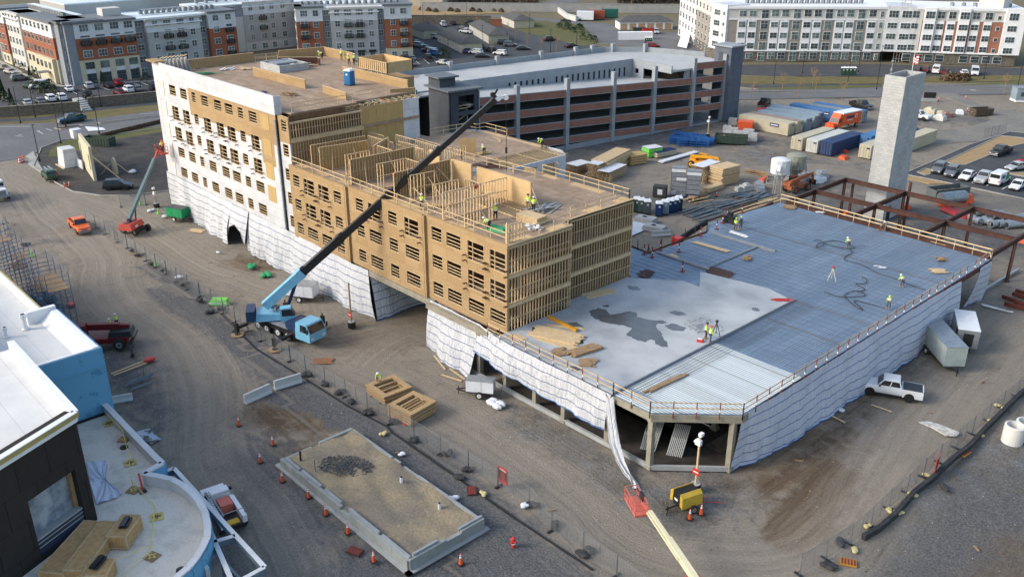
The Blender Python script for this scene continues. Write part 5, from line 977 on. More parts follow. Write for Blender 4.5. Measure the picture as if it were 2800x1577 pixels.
def car(kind, colour, lab, cat, loc=(0, 0, 0), rz=0, name=None):
 T = E(name or {'sedan': 'parked_car', 'suv': 'parked_car', 'pickup': 'pickup_truck', 'van': 'cargo_van'}[kind], lab, cat, loc, rz)
 S = dict(sedan=(4.7, 1.8, .95, 1.45, .33), suv=(4.7, 1.88, 1.12, 1.72, .37), pickup=(5.9, 2.0, 1.22, 1.92, .41), van=(5.3, 2.0, 1.25, 2.25, .36))[kind]
 L, W, hb, hr, wr = S; w = W/2; p = paint(colour, PC[colour]); f = L/2; b = MB(); g = .3 if kind != 'pickup' else .42
 hood = hb*(.86 if kind != 'pickup' else .93)
 def pr(x, top, k=1.0): return (x, [(w*.86*k, g), (w*.985*k, g+.18), (w*k, (g+top)/2+.08), (w*.96*k, top-.08), (w*.86*k, top)])
 if kind == 'pickup':
  loft(b, [pr(f, hood*.8, .88), pr(f-.12, hood*.95, .95), pr(f-.5, hood), pr(f-1.45, hb-.02), pr(f-1.6, hb), pr(-f+1.95, hb), pr(-f+1.9, hb-.02), ])
  # bed
  x0, x1 = -f, -f+1.9; b.box(x0, -w*.97, g, x1, -w*.97+.12, hb+.02); b.box(x0, w*.97-.12, g, x1, w*.97, hb+.02); b.box(x0, -w*.97, g, x0+.1, w*.97, hb+.02); b.box(x0+.1, -w*.9, g, x1, w*.9, g+.25)
 else:
  tail = hb*(.98 if kind == 'sedan' else 1)
  loft(b, [pr(f, hood*.72, .8), pr(f-.1, hood*.86, .92), pr(f-.45, hood*.95), pr(f-1.25, hb*.97 if kind != 'van' else hb), pr(0, hb), pr(-f+.8, hb), pr(-f+.15, tail*.97), pr(-f, tail*.86, .92)])
 # cabin
 cab = dict(sedan=(f-1.25, f-2.0, -f+1.35, -f+.55), suv=(f-1.2, f-1.85, -f+.45, -f+.1), pickup=(f-1.55, f-2.15, -f+2.25, -f+2.0), van=(f-.85, f-1.6, -f+.12, -f+.02))[kind]
 a0, a1, a2, a3 = cab; kt = .80 if kind != 'van' else .9
 def cp(x, z, k): return (x, [(w*.93*(1 if k == 1 else 1), hb-.05), (w*(.9 if k else .9), hb), (w*kt, z-.07), (w*(kt-.08), z)])
 b.hull([(a3, -w*.93, hb-.03), (a0, -w*.93, hb-.03), (a0, w*.93, hb-.03), (a3, w*.93, hb-.03), (a2, -w*kt, hr), (a1, -w*kt, hr), (a1, w*kt, hr), (a2, w*kt, hr)])
 b.taper(a2+.03, -w*kt+.03, a1-.03, w*kt-.03, hr, hr+.05, .12)
 b.build('body', p, T, smooth=False)
 # glass, slightly proud of the cabin planes
 def lerp(a, c, t): return a+(c-a)*t
 b = MB()
 def side(s, xa, xb):
  y0, y1 = w*.93+.012, w*kt+.012
  for u0, u1 in ((xa, xb),):
   lo, hi = .16, .88
   P = []
   for t, uu in ((lo, u0), (lo, u1), (hi, u1), (hi, u0)):
    X0, X1 = lerp(a3, a2, t), lerp(a0, a1, t); x = lerp(X0, X1, uu); P.append((x, s*lerp(y0, y1, t), lerp(hb, hr, t)))
   b.face(P if s > 0 else P[::-1])
 n = {'sedan': ((.08, .5), (.54, .93)), 'suv': ((.03, .2), (.24, .56), (.6, .94)), 'pickup': ((.06, .46), (.52, .93)), 'van': ((.72, .95),)}[kind]
 for s in (1, -1):
  for xa, xb in n: side(s, xa, xb)
 e = .015
 b.face([(lerp(a0, a1, .1)+e, -w*.84, lerp(hb, hr, .1)), (lerp(a0, a1, .1)+e, w*.84, lerp(hb, hr, .1)), (lerp(a0, a1, .9)+e, w*(kt-.06), lerp(hb, hr, .9)), (lerp(a0, a1, .9)+e, -w*(kt-.06), lerp(hb, hr, .9))])
 b.face([(lerp(a3, a2, .2)-e, w*.8, lerp(hb, hr, .2)), (lerp(a3, a2, .2)-e, -w*.8, lerp(hb, hr, .2)), (lerp(a3, a2, .85)-e, -w*(kt-.08), lerp(hb, hr, .85)), (lerp(a3, a2, .85)-e, w*(kt-.08), lerp(hb, hr, .85))])
 b.build('windows', cglass, T)
 for x in (f-.95 if kind != 'pickup' else f-1.0, -f+.95 if kind != 'pickup' else -f+1.25):
  for s in (1, -1): wheel(T, x, s*(w-.13), wr)
 b = MB()
 for x in (f-.95 if kind != 'pickup' else f-1.0, -f+.95 if kind != 'pickup' else -f+1.25):
  for s in (1, -1): b.tube((x, s*(w-.06), wr+.04), (x, s*(w+.006), wr+.04), wr+.07, n=12)
 b.box(-f+.4, -w*.8, .2, f-.5, w*.8, g+.02); b.build('wheel_arches', blackp, T)
 for s in (1, -1):
  b = MB(); b.box(f-.14, s*w*.62-.2, hood*.6, f+.012, s*w*.62+.16, hood*.6+.16); b.build('headlight', whitef, T)
  b = MB(); zz = hb*.66; b.box(-f-.012, s*w*.78-.1, zz, -f+.1, s*w*.78+.1, zz+.26); b.build('tail_light', red, T)
  b = MB(); b.box(a0-.35, s*(w+.02)-.1, hb, a0-.2, s*(w+.02)+.1, hb+.18); b.build('mirror', blackp, T)
 bm_ = grym if kind == 'pickup' else blackp; b = MB(); b.box(f-.1, -w*.45, g+.12, f+.008, w*.45, hood*.66); b.box(f-.1, -w*.85, g-.08, f+.05, w*.85, g+.1); b.build('bumper', bm_, T); b = MB(); b.box(-f-.05, -w*.85, g-.05, -f+.1, w*.85, g+.12); b.build('bumper', bm_, T)
 return T
PROT = {}
def put(kind, colour, c, x, y, lab, deg=None, to=None, grp=None, name=None, cat=None):
 """park a vehicle centred on a surveyed point, nose towards another surveyed point"""
 p = K(c, x, y); rz = heading(p, K(c, *to)) if to else radians(deg or 0)
 cat = cat or {'sedan': 'car', 'suv': 'car', 'pickup': 'pickup truck', 'van': 'van'}[kind]; z = .05
 if (kind, colour) in PROT: o = dup(PROT[(kind, colour)], (p.x, p.y, z), rz, lab, grp)
 else:
  o = car(kind, colour, lab, cat, (p.x, p.y, z), rz); PROT[(kind, colour)] = o
  if grp: o['group'] = grp
 return o
def extras(T, kind, **k): pass
# near trucks
t = put('pickup', 'white', 'c3', 1210, 1010, 'white crew-cab pickup with black bed cover beside the shade-tinted sheeting', to=(930, 960))
b = MB(); b.box(-2.85, -.9, 1.16, -1.08, .9, 1.25); b.build('bed_cover', blackp, t)
put('pickup', 'orange', 'b0', 795, 830, 'orange crew-cab pickup on the dirt entrance road', to=(850, 880))
put('suv', 'black', 'b0', 1175, 425, 'black minivan parked at the edge of the dark gravel yard', to=(1290, 420))
t = put('suv', 'green', 'b0', 495, 320, 'dark green car with ladders on its roof beside the man in orange', to=(440, 270))
b = MB(); b.box(-1.6, -.5, 1.85, 1.4, -.2, 1.92); b.box(-1.5, .2, 1.85, 1.3, .5, 1.92); b.build('roof_ladder', galv, t)
put('pickup', 'teal', 'a0', 715, 1215, 'dark teal pickup driving on the road at the left', to=(620, 1230))
for i, (k, c, x, y, tx, ty, lab) in enumerate((
 ('sedan', 'white', 690, 905, 660, 880, 'white car in the left lot below the building corner'), ('suv', 'silver', 885, 880, 850, 855, 'silver sport utility parked at the cream arches'), ('sedan', 'black', 1080, 870, 1040, 850, 'black car beside the red sport utility'), ('suv', 'red', 1175, 845, 1140, 825, 'red sport utility parked at the cream arches'),
 ('suv', 'black', 870, 965, 820, 925, 'black sport utility parked by the stone wall'), ('sedan', 'maroon', 1185, 940, 1140, 925, 'dark maroon car by the stone wall beside the white one'), ('suv', 'white', 1275, 915, 1230, 895, 'white sport utility by the stone wall near the timber building'), ('sedan', 'grey', 1365, 905, 1325, 885, 'grey car right of the white sport utility by the stone wall'), ('suv', 'black', 1525, 895, 1500, 870, 'black car half hidden by the timber building corner'),
 ('sedan', 'silver', 275, 1045, 235, 1015, 'silver car at the left end of the row by the stone wall'), ('sedan', 'grey', 405, 1030, 365, 1005, 'dark grey car between the silver and white ones by the stone wall'), ('suv', 'white', 505, 1005, 460, 975, 'white sport utility with black roof by the stone wall'), ('suv', 'white', 615, 995, 570, 965, 'white sport utility right of the black-roofed one'),
 ('suv', 'grey', 205, 800, 290, 790, 'pale grey sport utility near the hedge bed'), ('sedan', 'silver', 110, 735, 170, 745, 'silver car behind the pale grey one'), ('sedan', 'grey', 40, 695, 80, 700, 'grey car in the far left row'), ('sedan', 'green', 300, 865, 340, 850, 'green-grey car behind the service van'))):
 put(k, c, 'a0', x, y, lab, to=(tx, ty), grp='cars in the left parking lot')
v = put('van', 'white', 'a0', 400, 880, 'white service van with green and blue panels by the shrubs', to=(330, 885)); b = MB(); b.box(-.2, -1.02, .9, 1.2, -1.005, 1.6, 0); b.box(-1.9, -1.02, 1.3, -.8, -1.005, 1.9, 1); b.build('side_panel', [grn, blue], v)
for i, (k, c, cr, x, y, tx, ty, lab) in enumerate((
 ('pickup', 'white', 'a1', 1858, 262, 1830, 240, 'white pickup facing the stone wall'), ('sedan', 'black', 'a1', 1700, 255, 1680, 240, 'black car at the top beside the garage row'), ('sedan', 'black', 'a1', 1960, 250, 1940, 238, 'black car right of the white pickup'), ('suv', 'black', 'a1', 2125, 245, 2100, 230, 'black sport utility near the stone wall end'),
 ('suv', 'black', 'a1', 2045, 310, 2000, 300, 'black sport utility by the garage row roof'), ('pickup', 'white', 'a1', 2085, 335, 2040, 330, 'white pickup between the two garage rows'), ('suv', 'silver', 'a1', 1755, 385, 1710, 380, 'silver car in the row beside the garage'), ('sedan', 'white', 'a1', 1830, 345, 1800, 335, 'white car at the garage end'),
 ('sedan', 'navy', 'a1', 1600, 445, 1650, 450, 'navy car near the brick block corner'), ('suv', 'silver', 'a1', 1615, 470, 1670, 475, 'silver sport utility near the brick block corner'), ('sedan', 'grey', 'a1', 1695, 495, 1750, 500, 'grey car in the middle row'), ('sedan', 'silver', 'a1', 1710, 515, 1765, 520, 'silver car in the middle row'), ('sedan', 'maroon', 'a1', 1735, 525, 1790, 530, 'maroon car in the middle row'), ('suv', 'white', 'a1', 1770, 535, 1830, 540, 'white sport utility behind the bright blue car'), ('suv', 'blue', 'a1', 1790, 552, 1830, 556, 'bright blue sport utility in the middle row'),
 ('suv', 'black', 'a1', 1470, 605, 1440, 590, 'black car by the small pointed evergreens'), ('sedan', 'grey', 'a1', 1545, 600, 1510, 580, 'grey car right of the pointed evergreens'), ('pickup', 'black', 'a1', 1710, 600, 1670, 575, 'black pickup in front of the bright blue car'), ('sedan', 'grey', 'a1', 1540, 655, 1510, 640, 'grey car at the garage parapet'), ('sedan', 'silver', 'a1', 1860, 645, 1900, 650, 'silver car alone near the garage parapet'),
 ('suv', 'white', 'a1', 2180, 540, 2120, 535, 'white sport utility left of the garage pillar'), ('sedan', 'black', 'a1', 2245, 575, 2310, 575, 'black car crossing behind the garage pillar'), ('sedan', 'navy', 'a1', 2100, 525, 2130, 515, 'navy car at the end of the tan garage row'), ('suv', 'white', 'a1', 2420, 550, 2370, 545, 'white car right of the garage pillar'), ('suv', 'black', 'a1', 2330, 520, 2300, 510, 'black van near the thin tree'),
 ('sedan', 'navy', 'a1', 2405, 425, 2440, 425, 'navy car by the lit garage end'), ('suv', 'black', 'a1', 2460, 445, 2520, 445, 'black sport utility beside the navy car'), ('suv', 'grey', 'a1', 2520, 465, 2590, 465, 'dark grey sport utility at the right of that row'), ('suv', 'black', 'a2', 370, 410, 420, 405, 'black sport utility at the lawn edge'), ('sedan', 'black', 'a2', 110, 500, 160, 500, 'black car on open asphalt'), ('sedan', 'black', 'a2', 585, 475, 630, 470, 'black car by the lawn corner post'))):
 put(k, c, cr, x, y, lab, to=(tx, ty), grp='cars in the middle parking lot')
for (k, c, cr, x, y, tx, ty, lab, g) in (
 ('suv', 'grey', 'b3', 1690, 255, 1660, 280, 'grey sport utility, first in the row by the straw bed', 1), ('suv', 'grey', 'b3', 1815, 290, 1790, 315, 'grey sport utility, second in the row by the straw bed', 1), ('sedan', 'white', 'b3', 1970, 325, 1930, 350, 'white saloon in the row at the right', 1), ('pickup', 'silver', 'b3', 2140, 350, 2090, 380, 'silver pickup between the white saloon and the white van', 1), ('van', 'white', 'b3', 2290, 370, 2340, 345, 'white cargo van seen from behind in the right-hand row', 1), ('sedan', 'white', 'b3', 2470, 420, 2430, 445, 'white car at the right edge of the row', 1),
 ('pickup', 'black', 'b3', 2300, 85, 2240, 105, 'black pickup alone beside the straw-covered bed', 0), ('sedan', 'silver', 'b3', 2460, 235, 2400, 245, 'silver saloon behind the row at the right edge', 0), ('suv', 'red', 'b3', 2560, 190, 2500, 195, 'red car at the right frame edge', 0), ('pickup', 'white', 'a3', 1475, 1180, 1560, 1195, 'white pickup right of the concrete tower by the concrete blocks', 0), ('pickup', 'black', 'a3', 920, 1075, 1000, 1095, 'black pickup with a ladder behind the blue containers', 0),
 ('suv', 'maroon', 'a3', 1560, 720, 1580, 700, 'maroon sport utility left of the white van across the street', 0), ('suv', 'black', 'a3', 1480, 725, 1510, 705, 'black car across the street above the tower', 0), ('van', 'white', 'a3', 1665, 725, 1680, 700, 'white van across the street', 0), ('sedan', 'maroon', 'a3', 1750, 735, 1770, 715, 'maroon car right of the white van across the street', 0), ('sedan', 'white', 'a3', 1940, 745, 1920, 725, 'white car across the street by the dry hedge', 0), ('van', 'white', 'a3', 2045, 745, 2050, 775, 'white work van with roof rack across the street', 0),
 ('suv', 'red', 'a2', 1395, 475, 1440, 475, 'dark red car just behind the garage parapet', 0), ('suv', 'silver', 'a2', 1430, 335, 1440, 350, 'silver sport utility right of the red dumpster', 0), ('pickup', 'black', 'a2', 2500, 1050, 2540, 1020, 'black pickup behind the orange truck at the garage stair tower', 0)):
 put(k, c, cr, x, y, lab, to=(tx, ty), grp='row of cars beside the straw bed' if g else None)
# ---- mobile crane
def crane():
 a, q = K('c1', 60, 310), K('c1', 560, 500); rz = heading(a, q); mid = a.lerp(q, .56)
 T = E('mobile_crane', 'light blue all-terrain mobile crane with its long black boom raised over the building', 'crane', (mid.x, mid.y, 0), rz)
 lb = pm('light_blue_paint', (.20, .48, .66), (.17, .42, .6), 1.2, .4, spec=.5, fine=.05); db = pm('dark_blue_paint', (.025, .05, .12), None, 1, .4)
 L = 9.6; f = L/2
 b = MB(); b.box(-f, -1.2, .85, f-2.3, 1.2, 1.45, 0); b.box(-f+.2, -1.25, 1.45, f-3.6, 1.25, 1.62, 1); b.box(f-3.9, -1.2, 1.45, f-2.4, 1.2, 2.35, 2); b.box(-f-.4, -1.1, .8, -f, 1.1, 1.5, 0); b.build('chassis', [blackp, grym, db], T)
 b = MB(); b.hull([(f-2.3, -1.25, .75), (f, -1.25, .75), (f, 1.25, .75), (f-2.3, 1.25, .75), (f-2.3, -1.25, 1.75), (f+.05, -1.25, 1.75), (f+.05, 1.25, 1.75), (f-2.3, 1.25, 1.75)]); b.hull([(f-2.3, -1.25, 1.75), (f+.05, -1.25, 1.75), (f+.05, 1.25, 1.75), (f-2.3, 1.25, 1.75), (f-2.2, -1.15, 2.75), (f-.5, -1.15, 2.75), (f-.5, 1.15, 2.75), (f-2.2, 1.15, 2.75)]); cb = b.build('cab', lb, T)
 b = MB(); b.face([(f+.05, -1.1, 1.8), (f+.05, 1.1, 1.8), (f-.4, 1.05, 2.6), (f-.4, -1.05, 2.6)])
 for s in (1, -1): P = [(f-1.5, s*1.262, 1.8), (f-.15, s*1.262, 1.8), (f-.55, s*1.175, 2.6), (f-1.5, s*1.175, 2.6)]; b.face(P if s > 0 else P[::-1])
 b.build('windscreen', cglass, cb)
 for s in (1, -1): b = MB(); b.box(f, s*.85-.2, 1.0, f+.07, s*.85+.2, 1.3); b.build('headlight', whitef, cb); b = MB(); b.box(f-.1, s*1.45-.1, 1.9, f, s*1.45+.1, 2.4); b.build('mirror', blackp, cb)
 for x in (-f+.9, -f+2.4, -f+4.3, -f+5.9):
  for s in (1, -1): wheel(T, x, s*1.05, .6, .45, rimm=white, hub=.55)
 for x in (-f+.1, f-3.1):
  b = MB(); b.box(x-.2, -3.6, .75, x+.2, 3.6, 1.1)
  for s in (1, -1): b.box(x-.22, s*3.6-.15, .5, x+.22, s*3.6+.15, 1.5); b.tube((x, s*3.6, .15), (x, s*3.6, .8), .09, n=6); b.tube((x, s*3.6, 1.5), (x, s*3.6, 1.9), .06, n=6); b.tube((x, s*3.6, .1), (x, s*3.6, .2), .32, n=10)
  b.build('outrigger', blackp, T)
  for s in (1, -1): b = MB(); b.tube((x, s*3.6, 0), (x, s*3.6, .12), .75, n=16); b.build('outrigger_pad', lumd, T)
 # superstructure: slewed so that the boom points at the surveyed boom tip
 piv = mid + Vector((cos(rz), sin(rz), 0))*(-1.9); base = Vector((piv.x, piv.y, 2.6))
 best = None
 for k in range(300, 900):       # boom tip lies on the sight line through the white head
  z = 18+k*.02; d = ray(1355, 272); p = CAM+d*((z-H)/d.z); v = p-base; el = math.degrees(math.asin(v.z/v.length)); hd = heading(base, p)
  if best is None or abs(v.length-31) < best[0]: best = (abs(v.length-31), p)
 tip = best[1]
 rl = lambda P: Matrix.Rotation(-rz, 4, 'Z') @ (Vector(P)-mid)
 tp = rl(tip); bs = rl(base); az = atan2(tp.y-bs.y, tp.x-bs.x); D = Vector((cos(az), sin(az), 0)); S = Vector((-D.y, D.x, 0)); foot = bs-D*1.2
 def q(a, s, z): p = bs+D*a+S*s; return (p.x, p.y, z)
 b = MB(); b.hull([q(-2.3, -1.15, 1.75), q(1.4, -1.15, 1.75), q(1.4, 1.15, 1.75), q(-2.3, 1.15, 1.75), q(-2.2, -1.05, 2.7), q(.8, -1.05, 2.4), q(.8, 1.05, 2.4), q(-2.2, 1.05, 2.7)], 0); b.hull([q(-3.3, -1.2, 1.9), q(-2.3, -1.2, 1.9), q(-2.3, 1.2, 1.9), q(-3.3, 1.2, 1.9), q(-3.3, -1.2, 3.1), q(-2.35, -1.2, 3.1), q(-2.35, 1.2, 3.1), q(-3.3, 1.2, 3.1)], 1); b.tube((bs.x, bs.y, 1.5), (bs.x, bs.y, 1.9), 1.0, n=14, m=1); b.box(bs.x-.4, bs.y-.4, 2.8, bs.x+.4, bs.y+.4, 3.1, 2); sp = b.build('turntable', [lb, db, grym], T)
 b = MB(); b.hull([q(.5, -2.0, 1.9), q(2.3, -2.0, 1.9), q(2.3, -1.1, 1.9), q(.5, -1.1, 1.9), q(.5, -2.0, 3.5), q(1.7, -2.0, 3.6), q(1.7, -1.1, 3.6), q(.5, -1.1, 3.5)], 0); b.hull([q(.7, -2.03, 2.6), q(2.15, -2.03, 2.6), q(2.15, -1.08, 2.6), q(.7, -1.08, 2.6), q(.7, -2.03, 3.4), q(1.78, -2.03, 3.4), q(1.78, -1.08, 3.4), q(.7, -1.08, 3.4)], 1); b.build('crane_cab', [lb, cglass], T)
 st = Vector((foot.x, foot.y, 3.2)); en = tp; ax = (en-st).normalized(); LL = (en-st).length; pos = 0
 for i, (fr, wdt, hgt, m) in enumerate(((.17, .85, 1.0, 0), (.34, .74, .88, 1), (.55, .66, .78, 1), (.76, .58, .68, 1), (1.0, .5, .58, 1))):
  b = MB(); e = st+ax*LL*fr; s0 = st+ax*pos; b.beam(s0, e, wdt, hgt, m); b.beam(e-ax*.5, e, wdt+.1, hgt+.12, m); b.beam(e-ax*.3+Vector((0, 0, hgt*.6)), e+ax*.1+Vector((0, 0, hgt*.6)), .25, .25, 2); b.build('boom_section', [lb, blackp, db], T); pos = LL*fr-.3
 b = MB(); u = ax.cross(Vector((0, 0, 1))).normalized(); nn = u.cross(ax); b.beam(tp-ax*.5, tp+ax*.5-nn*.15, .42, .5, 0); b.beam(tp+ax*.3, tp+ax*1.1-nn*.6, .3, .32, 0); b.tube(tp+ax*1.0-nn*.6-u*.15, tp+ax*1.0-nn*.6+u*.15, .3, n=12, m=0); b.tube(tp+ax*.1+nn*.6-u*.2, tp+ax*.1+nn*.6+u*.2, .28, n=10, m=1); b.beam(tp+nn*.4, tp+ax*.9+nn*.7, .1, .2, 1); b.build('boom_head', [white, blackp], T)
 b = MB(); b.tube(q(1.0, 0, 2.2), st+ax*LL*.15, .2, n=8); b.tube(st+ax*LL*.09, st+ax*LL*.2-nn*.3, .14, n=8); b.build('lift_cylinder', db, T)
 hx = tp+ax*1.05-nn*.6; b = MB(); b.tube(hx, (hx.x, hx.y, 20.2), .035, n=5); b.build('hoist_rope', blackp, T); b = MB(); b.box(hx.x-.1, hx.y-.08, 19.5, hx.x+.1, hx.y+.08, 20.2, 1); b.tube((hx.x, hx.y, 17.3), (hx.x, hx.y, 19.2), .03, n=5, m=1); b.build('hook_block', [red, blackp], T)
 return tip, hx
CT, HX = crane()
# ---- boom lifts and telehandlers
def lift(lab, base, rz, tip, cols, fork=False, basket=True, basket_rz=0, wheelr=.55, jib=1.6):
 T = E('boom_lift', lab, 'boom lift', (base.x, base.y, 0), rz); cb, cm, cj = cols
 b = MB(); b.box(-1.4, -.8, .5, 1.4, .8, 1.0); b.box(-1.5, -1.1, .45, -1.0, 1.1, .75); b.box(1.0, -1.1, .45, 1.5, 1.1, .75); b.build('chassis', blackp, T)
 for x in (-1.25, 1.25):
  for s in (1, -1): wheel(T, x, s*1.15, wheelr, .42, hub=.5)
 rl = Matrix.Rotation(-rz, 4, 'Z') @ (Vector(tip)-Vector(base)); az = atan2(rl.y, rl.x); D = Vector((cos(az), sin(az), 0)); S = Vector((-D.y, D.x, 0))
 def q(a, s, z): p = D*a+S*s; return (p.x, p.y, z)
 b = MB(); b.hull([q(-2.6, -1.1, 1.1), q(1.0, -1.0, 1.1), q(1.0, 1.0, 1.1), q(-2.6, 1.1, 1.1), q(-2.4, -.9, 2.05), q(.7, -.8, 1.9), q(.7, .8, 1.9), q(-2.4, .9, 2.05)], 0); b.hull([q(-2.2, -.35, 1.9), q(0, -.35, 1.9), q(0, .35, 1.9), q(-2.2, .35, 1.9), q(-2.2, -.35, 2.12), q(0, -.35, 2.02), q(0, .35, 2.02), q(-2.2, .35, 2.12)], 1); b.hull([q(-1.5, -1.12, 1.3), q(-.9, -1.12, 1.3), q(-.9, -1.05, 1.3), q(-1.5, -1.05, 1.3), q(-1.5, -1.1, 1.6), q(-.9, -1.1, 1.6), q(-.9, -1.03, 1.6), q(-1.5, -1.03, 1.6)], 2); b.build('turntable', [cb, blackp, whitef], T)
 st = Vector(q(-1.2, 0, 2.4)); en = rl; ax = (en-st).normalized(); LL = (en-st).length; j = en-ax*jib
 b = MB(); b.beam(q(-1.2, 0, 1.9), st, .5, .4); b.tube(q(.4, 0, 1.6), st+ax*LL*.2, .12, n=6); b.build('boom_mount', blackp, T)
 b = MB(); b.beam(st, st+ax*LL*.52, .42, .52, 0); b.build('boom_section', cm, T); b = MB(); b.beam(st+ax*LL*.5, j, .3, .38, 0); b.beam(st+ax*LL*.3+S*.3, j+S*.26, .1, .14, 0); b.build('boom_section', cj, T)
 b = MB(); b.beam(j, en, .2, .26); b.beam(j+Vector((0, 0, -.2)), en+Vector((0, 0, -.25)), .12, .12); b.build('jib', cb, T)
 if basket:
  R = Matrix.Rotation(basket_rz-rz, 4, 'Z'); b = MB(); b.M = Matrix.Translation(en+Vector((0, 0, -.5))) @ R; lx, ly = 1.25, .5
  b.box(-lx, 0, -.08, lx, 2*ly, .1, 0)
  for x in (-lx, -lx/3, lx/3, lx):
   for y in (0, 2*ly): b.beam((x, y, 0), (x, y, 1.1), .05)
  for z in (.55, 1.1):
   for y in (0, 2*ly): b.beam((-lx, y, z), (lx, y, z), .05)
   for x in (-lx, lx): b.beam((x, 0, z), (x, 2*ly, z), .05)
  b.box(-.35, -.1, .6, .35, .12, 1.15, 1); b.build('basket', [cb, blackp], T)
 return T
pinkr = pm('faded_red_paint', (.62, .17, .13), (.55, .14, .1), 1, .5); lred = pm('lift_red', (.55, .06, .04), (.45, .05, .035), 1, .45, spec=.5)
bg = pm('blue_grey_boom', (.13, .20, .22), (.10, .16, .18), 1, .45)
TB = plane_tip = PL(435, 405, 1, 53.9)
lift('red and grey boom lift with its basket against the white wrapped wall', K('b0', 1350, 850), radians(20), PL(440, 412, 1, 53.6)+Vector((-.6, -.2, 0)), (lred, bg, bg), basket_rz=0)
tipz = K('d2', 1290, 690, 2.6); lb_ = K('d2', 1790, 1600, 0)
lift('cream boom lift reaching in from the bottom edge, salmon basket near the ground', lb_+Vector((.6, -1.0, 0)), heading(tipz, lb_), tipz, (pinkr, cream, cream), basket_rz=radians(40)+pi*.5+.35, jib=1.5)
def telehandler(lab, p, q, col, loc_only=False, boom=6, angle=.12, name='telehandler', sc=1):
 rz = heading(p, q); T = E(name, lab, 'telehandler', (p.x, p.y, 0), rz)
 b = MB(); b.box(-2.4, -.75, .6, 2.2, .75, 1.2); b.taper(-2.5, -.4, -1.2, 1.1, 1.2, 1.9, .1); b.build('chassis', col, T)
 for x in (-1.7, 1.7):
  for s in (1, -1): wheel(T, x, s*1.0, .62, .4, rimm=col)
 b = MB(); b.box(-1.1, .35, 1.0, .6, 1.15, 1.5, 0); b.box(-1.0, .4, 1.5, .5, 1.1, 2.4, 1); b.box(-1.1, .35, 2.4, .6, 1.15, 2.5, 0); b.build('cab', [col, cglass], T)
 b = MB(); b.beam((-2.3, -.25, 1.9), (2.4, -.25, 1.9+4.7*angle), .45, .5, 0); b.beam((2.4, -.25, 1.9+4.7*angle), (3.6, -.25, 1.8+6*angle), .35, .4, 0); b.beam((3.6, -.25, 1.8+6*angle), (4.0, -.25, .9), .3, .35, 0); b.build('boom', col, T)
 b = MB(); b.box(3.9, -.9, .5, 4.0, .5, 1.4); b.box(4.0, -.7, .45, 5.2, -.55, .52); b.box(4.0, .15, .45, 5.2, .3, .52); b.build('forks', blackp, T); return T
telehandler('yellow telehandler with lowered boom among the lumber piles', K('b2', 1880, 215), K('b2', 1700, 175), pm('telehandler_yellow', (.75, .34, .02), (.65, .3, .02), 1, .5)).rotation_euler[2] += pi
telehandler('old orange telehandler behind the near end of the steel frame', K('b3', 280, 440), K('b3', 390, 410), pm('old_orange', (.42, .13, .05), (.3, .1, .05), 2, .6))
def redcrane():
 p = K('c0', 1000, 540); q = K('c0', 1250, 520); rz = heading(p, q); T = E('rough_terrain_crane', 'dark red wheeled crane partly hidden behind the white roof parapet', 'crane', (p.x, p.y, 0), rz); rd = pm('dark_red_paint', (.16, .014, .018), (.11, .012, .014), 1, .45)
 b = MB(); b.box(-3.5, -1.2, .9, 3.2, 1.2, 1.5, 0); b.taper(1.2, -1.1, 3.7, 1.1, 1.5, 2.1, .15, m=1); b.build('chassis', [rd, blackp], T)
 for x in (-2.2, 2.3):
  for s in (1, -1): wheel(T, x, s*1.15, .7, .5, hub=.5)
 b = MB(); b.box(-2.6, -1, 1.6, -1, .2, 3.1, 0); b.box(-2.4, -1.03, 2.2, -1.1, .23, 2.9, 1); b.beam((-3.2, .3, 2.6), (2.3, .3, 2.3), .6, .7, 0); b.beam((1.2, .3, 2.35), (3.3, .3, 2.2), .45, .5, 0); b.build('boom', [rd, cglass], T)
 b = MB(); b.box(3.4, -1.9, .7, 3.7, 1.9, 1.0); b.beam((3.5, -1.9, .9), (3.9, -2.9, .15), .25, .25); b.box(3.7, -3.2, 0, 4.1, -2.7, .12); b.build('outrigger', blackp, T)
redcrane()
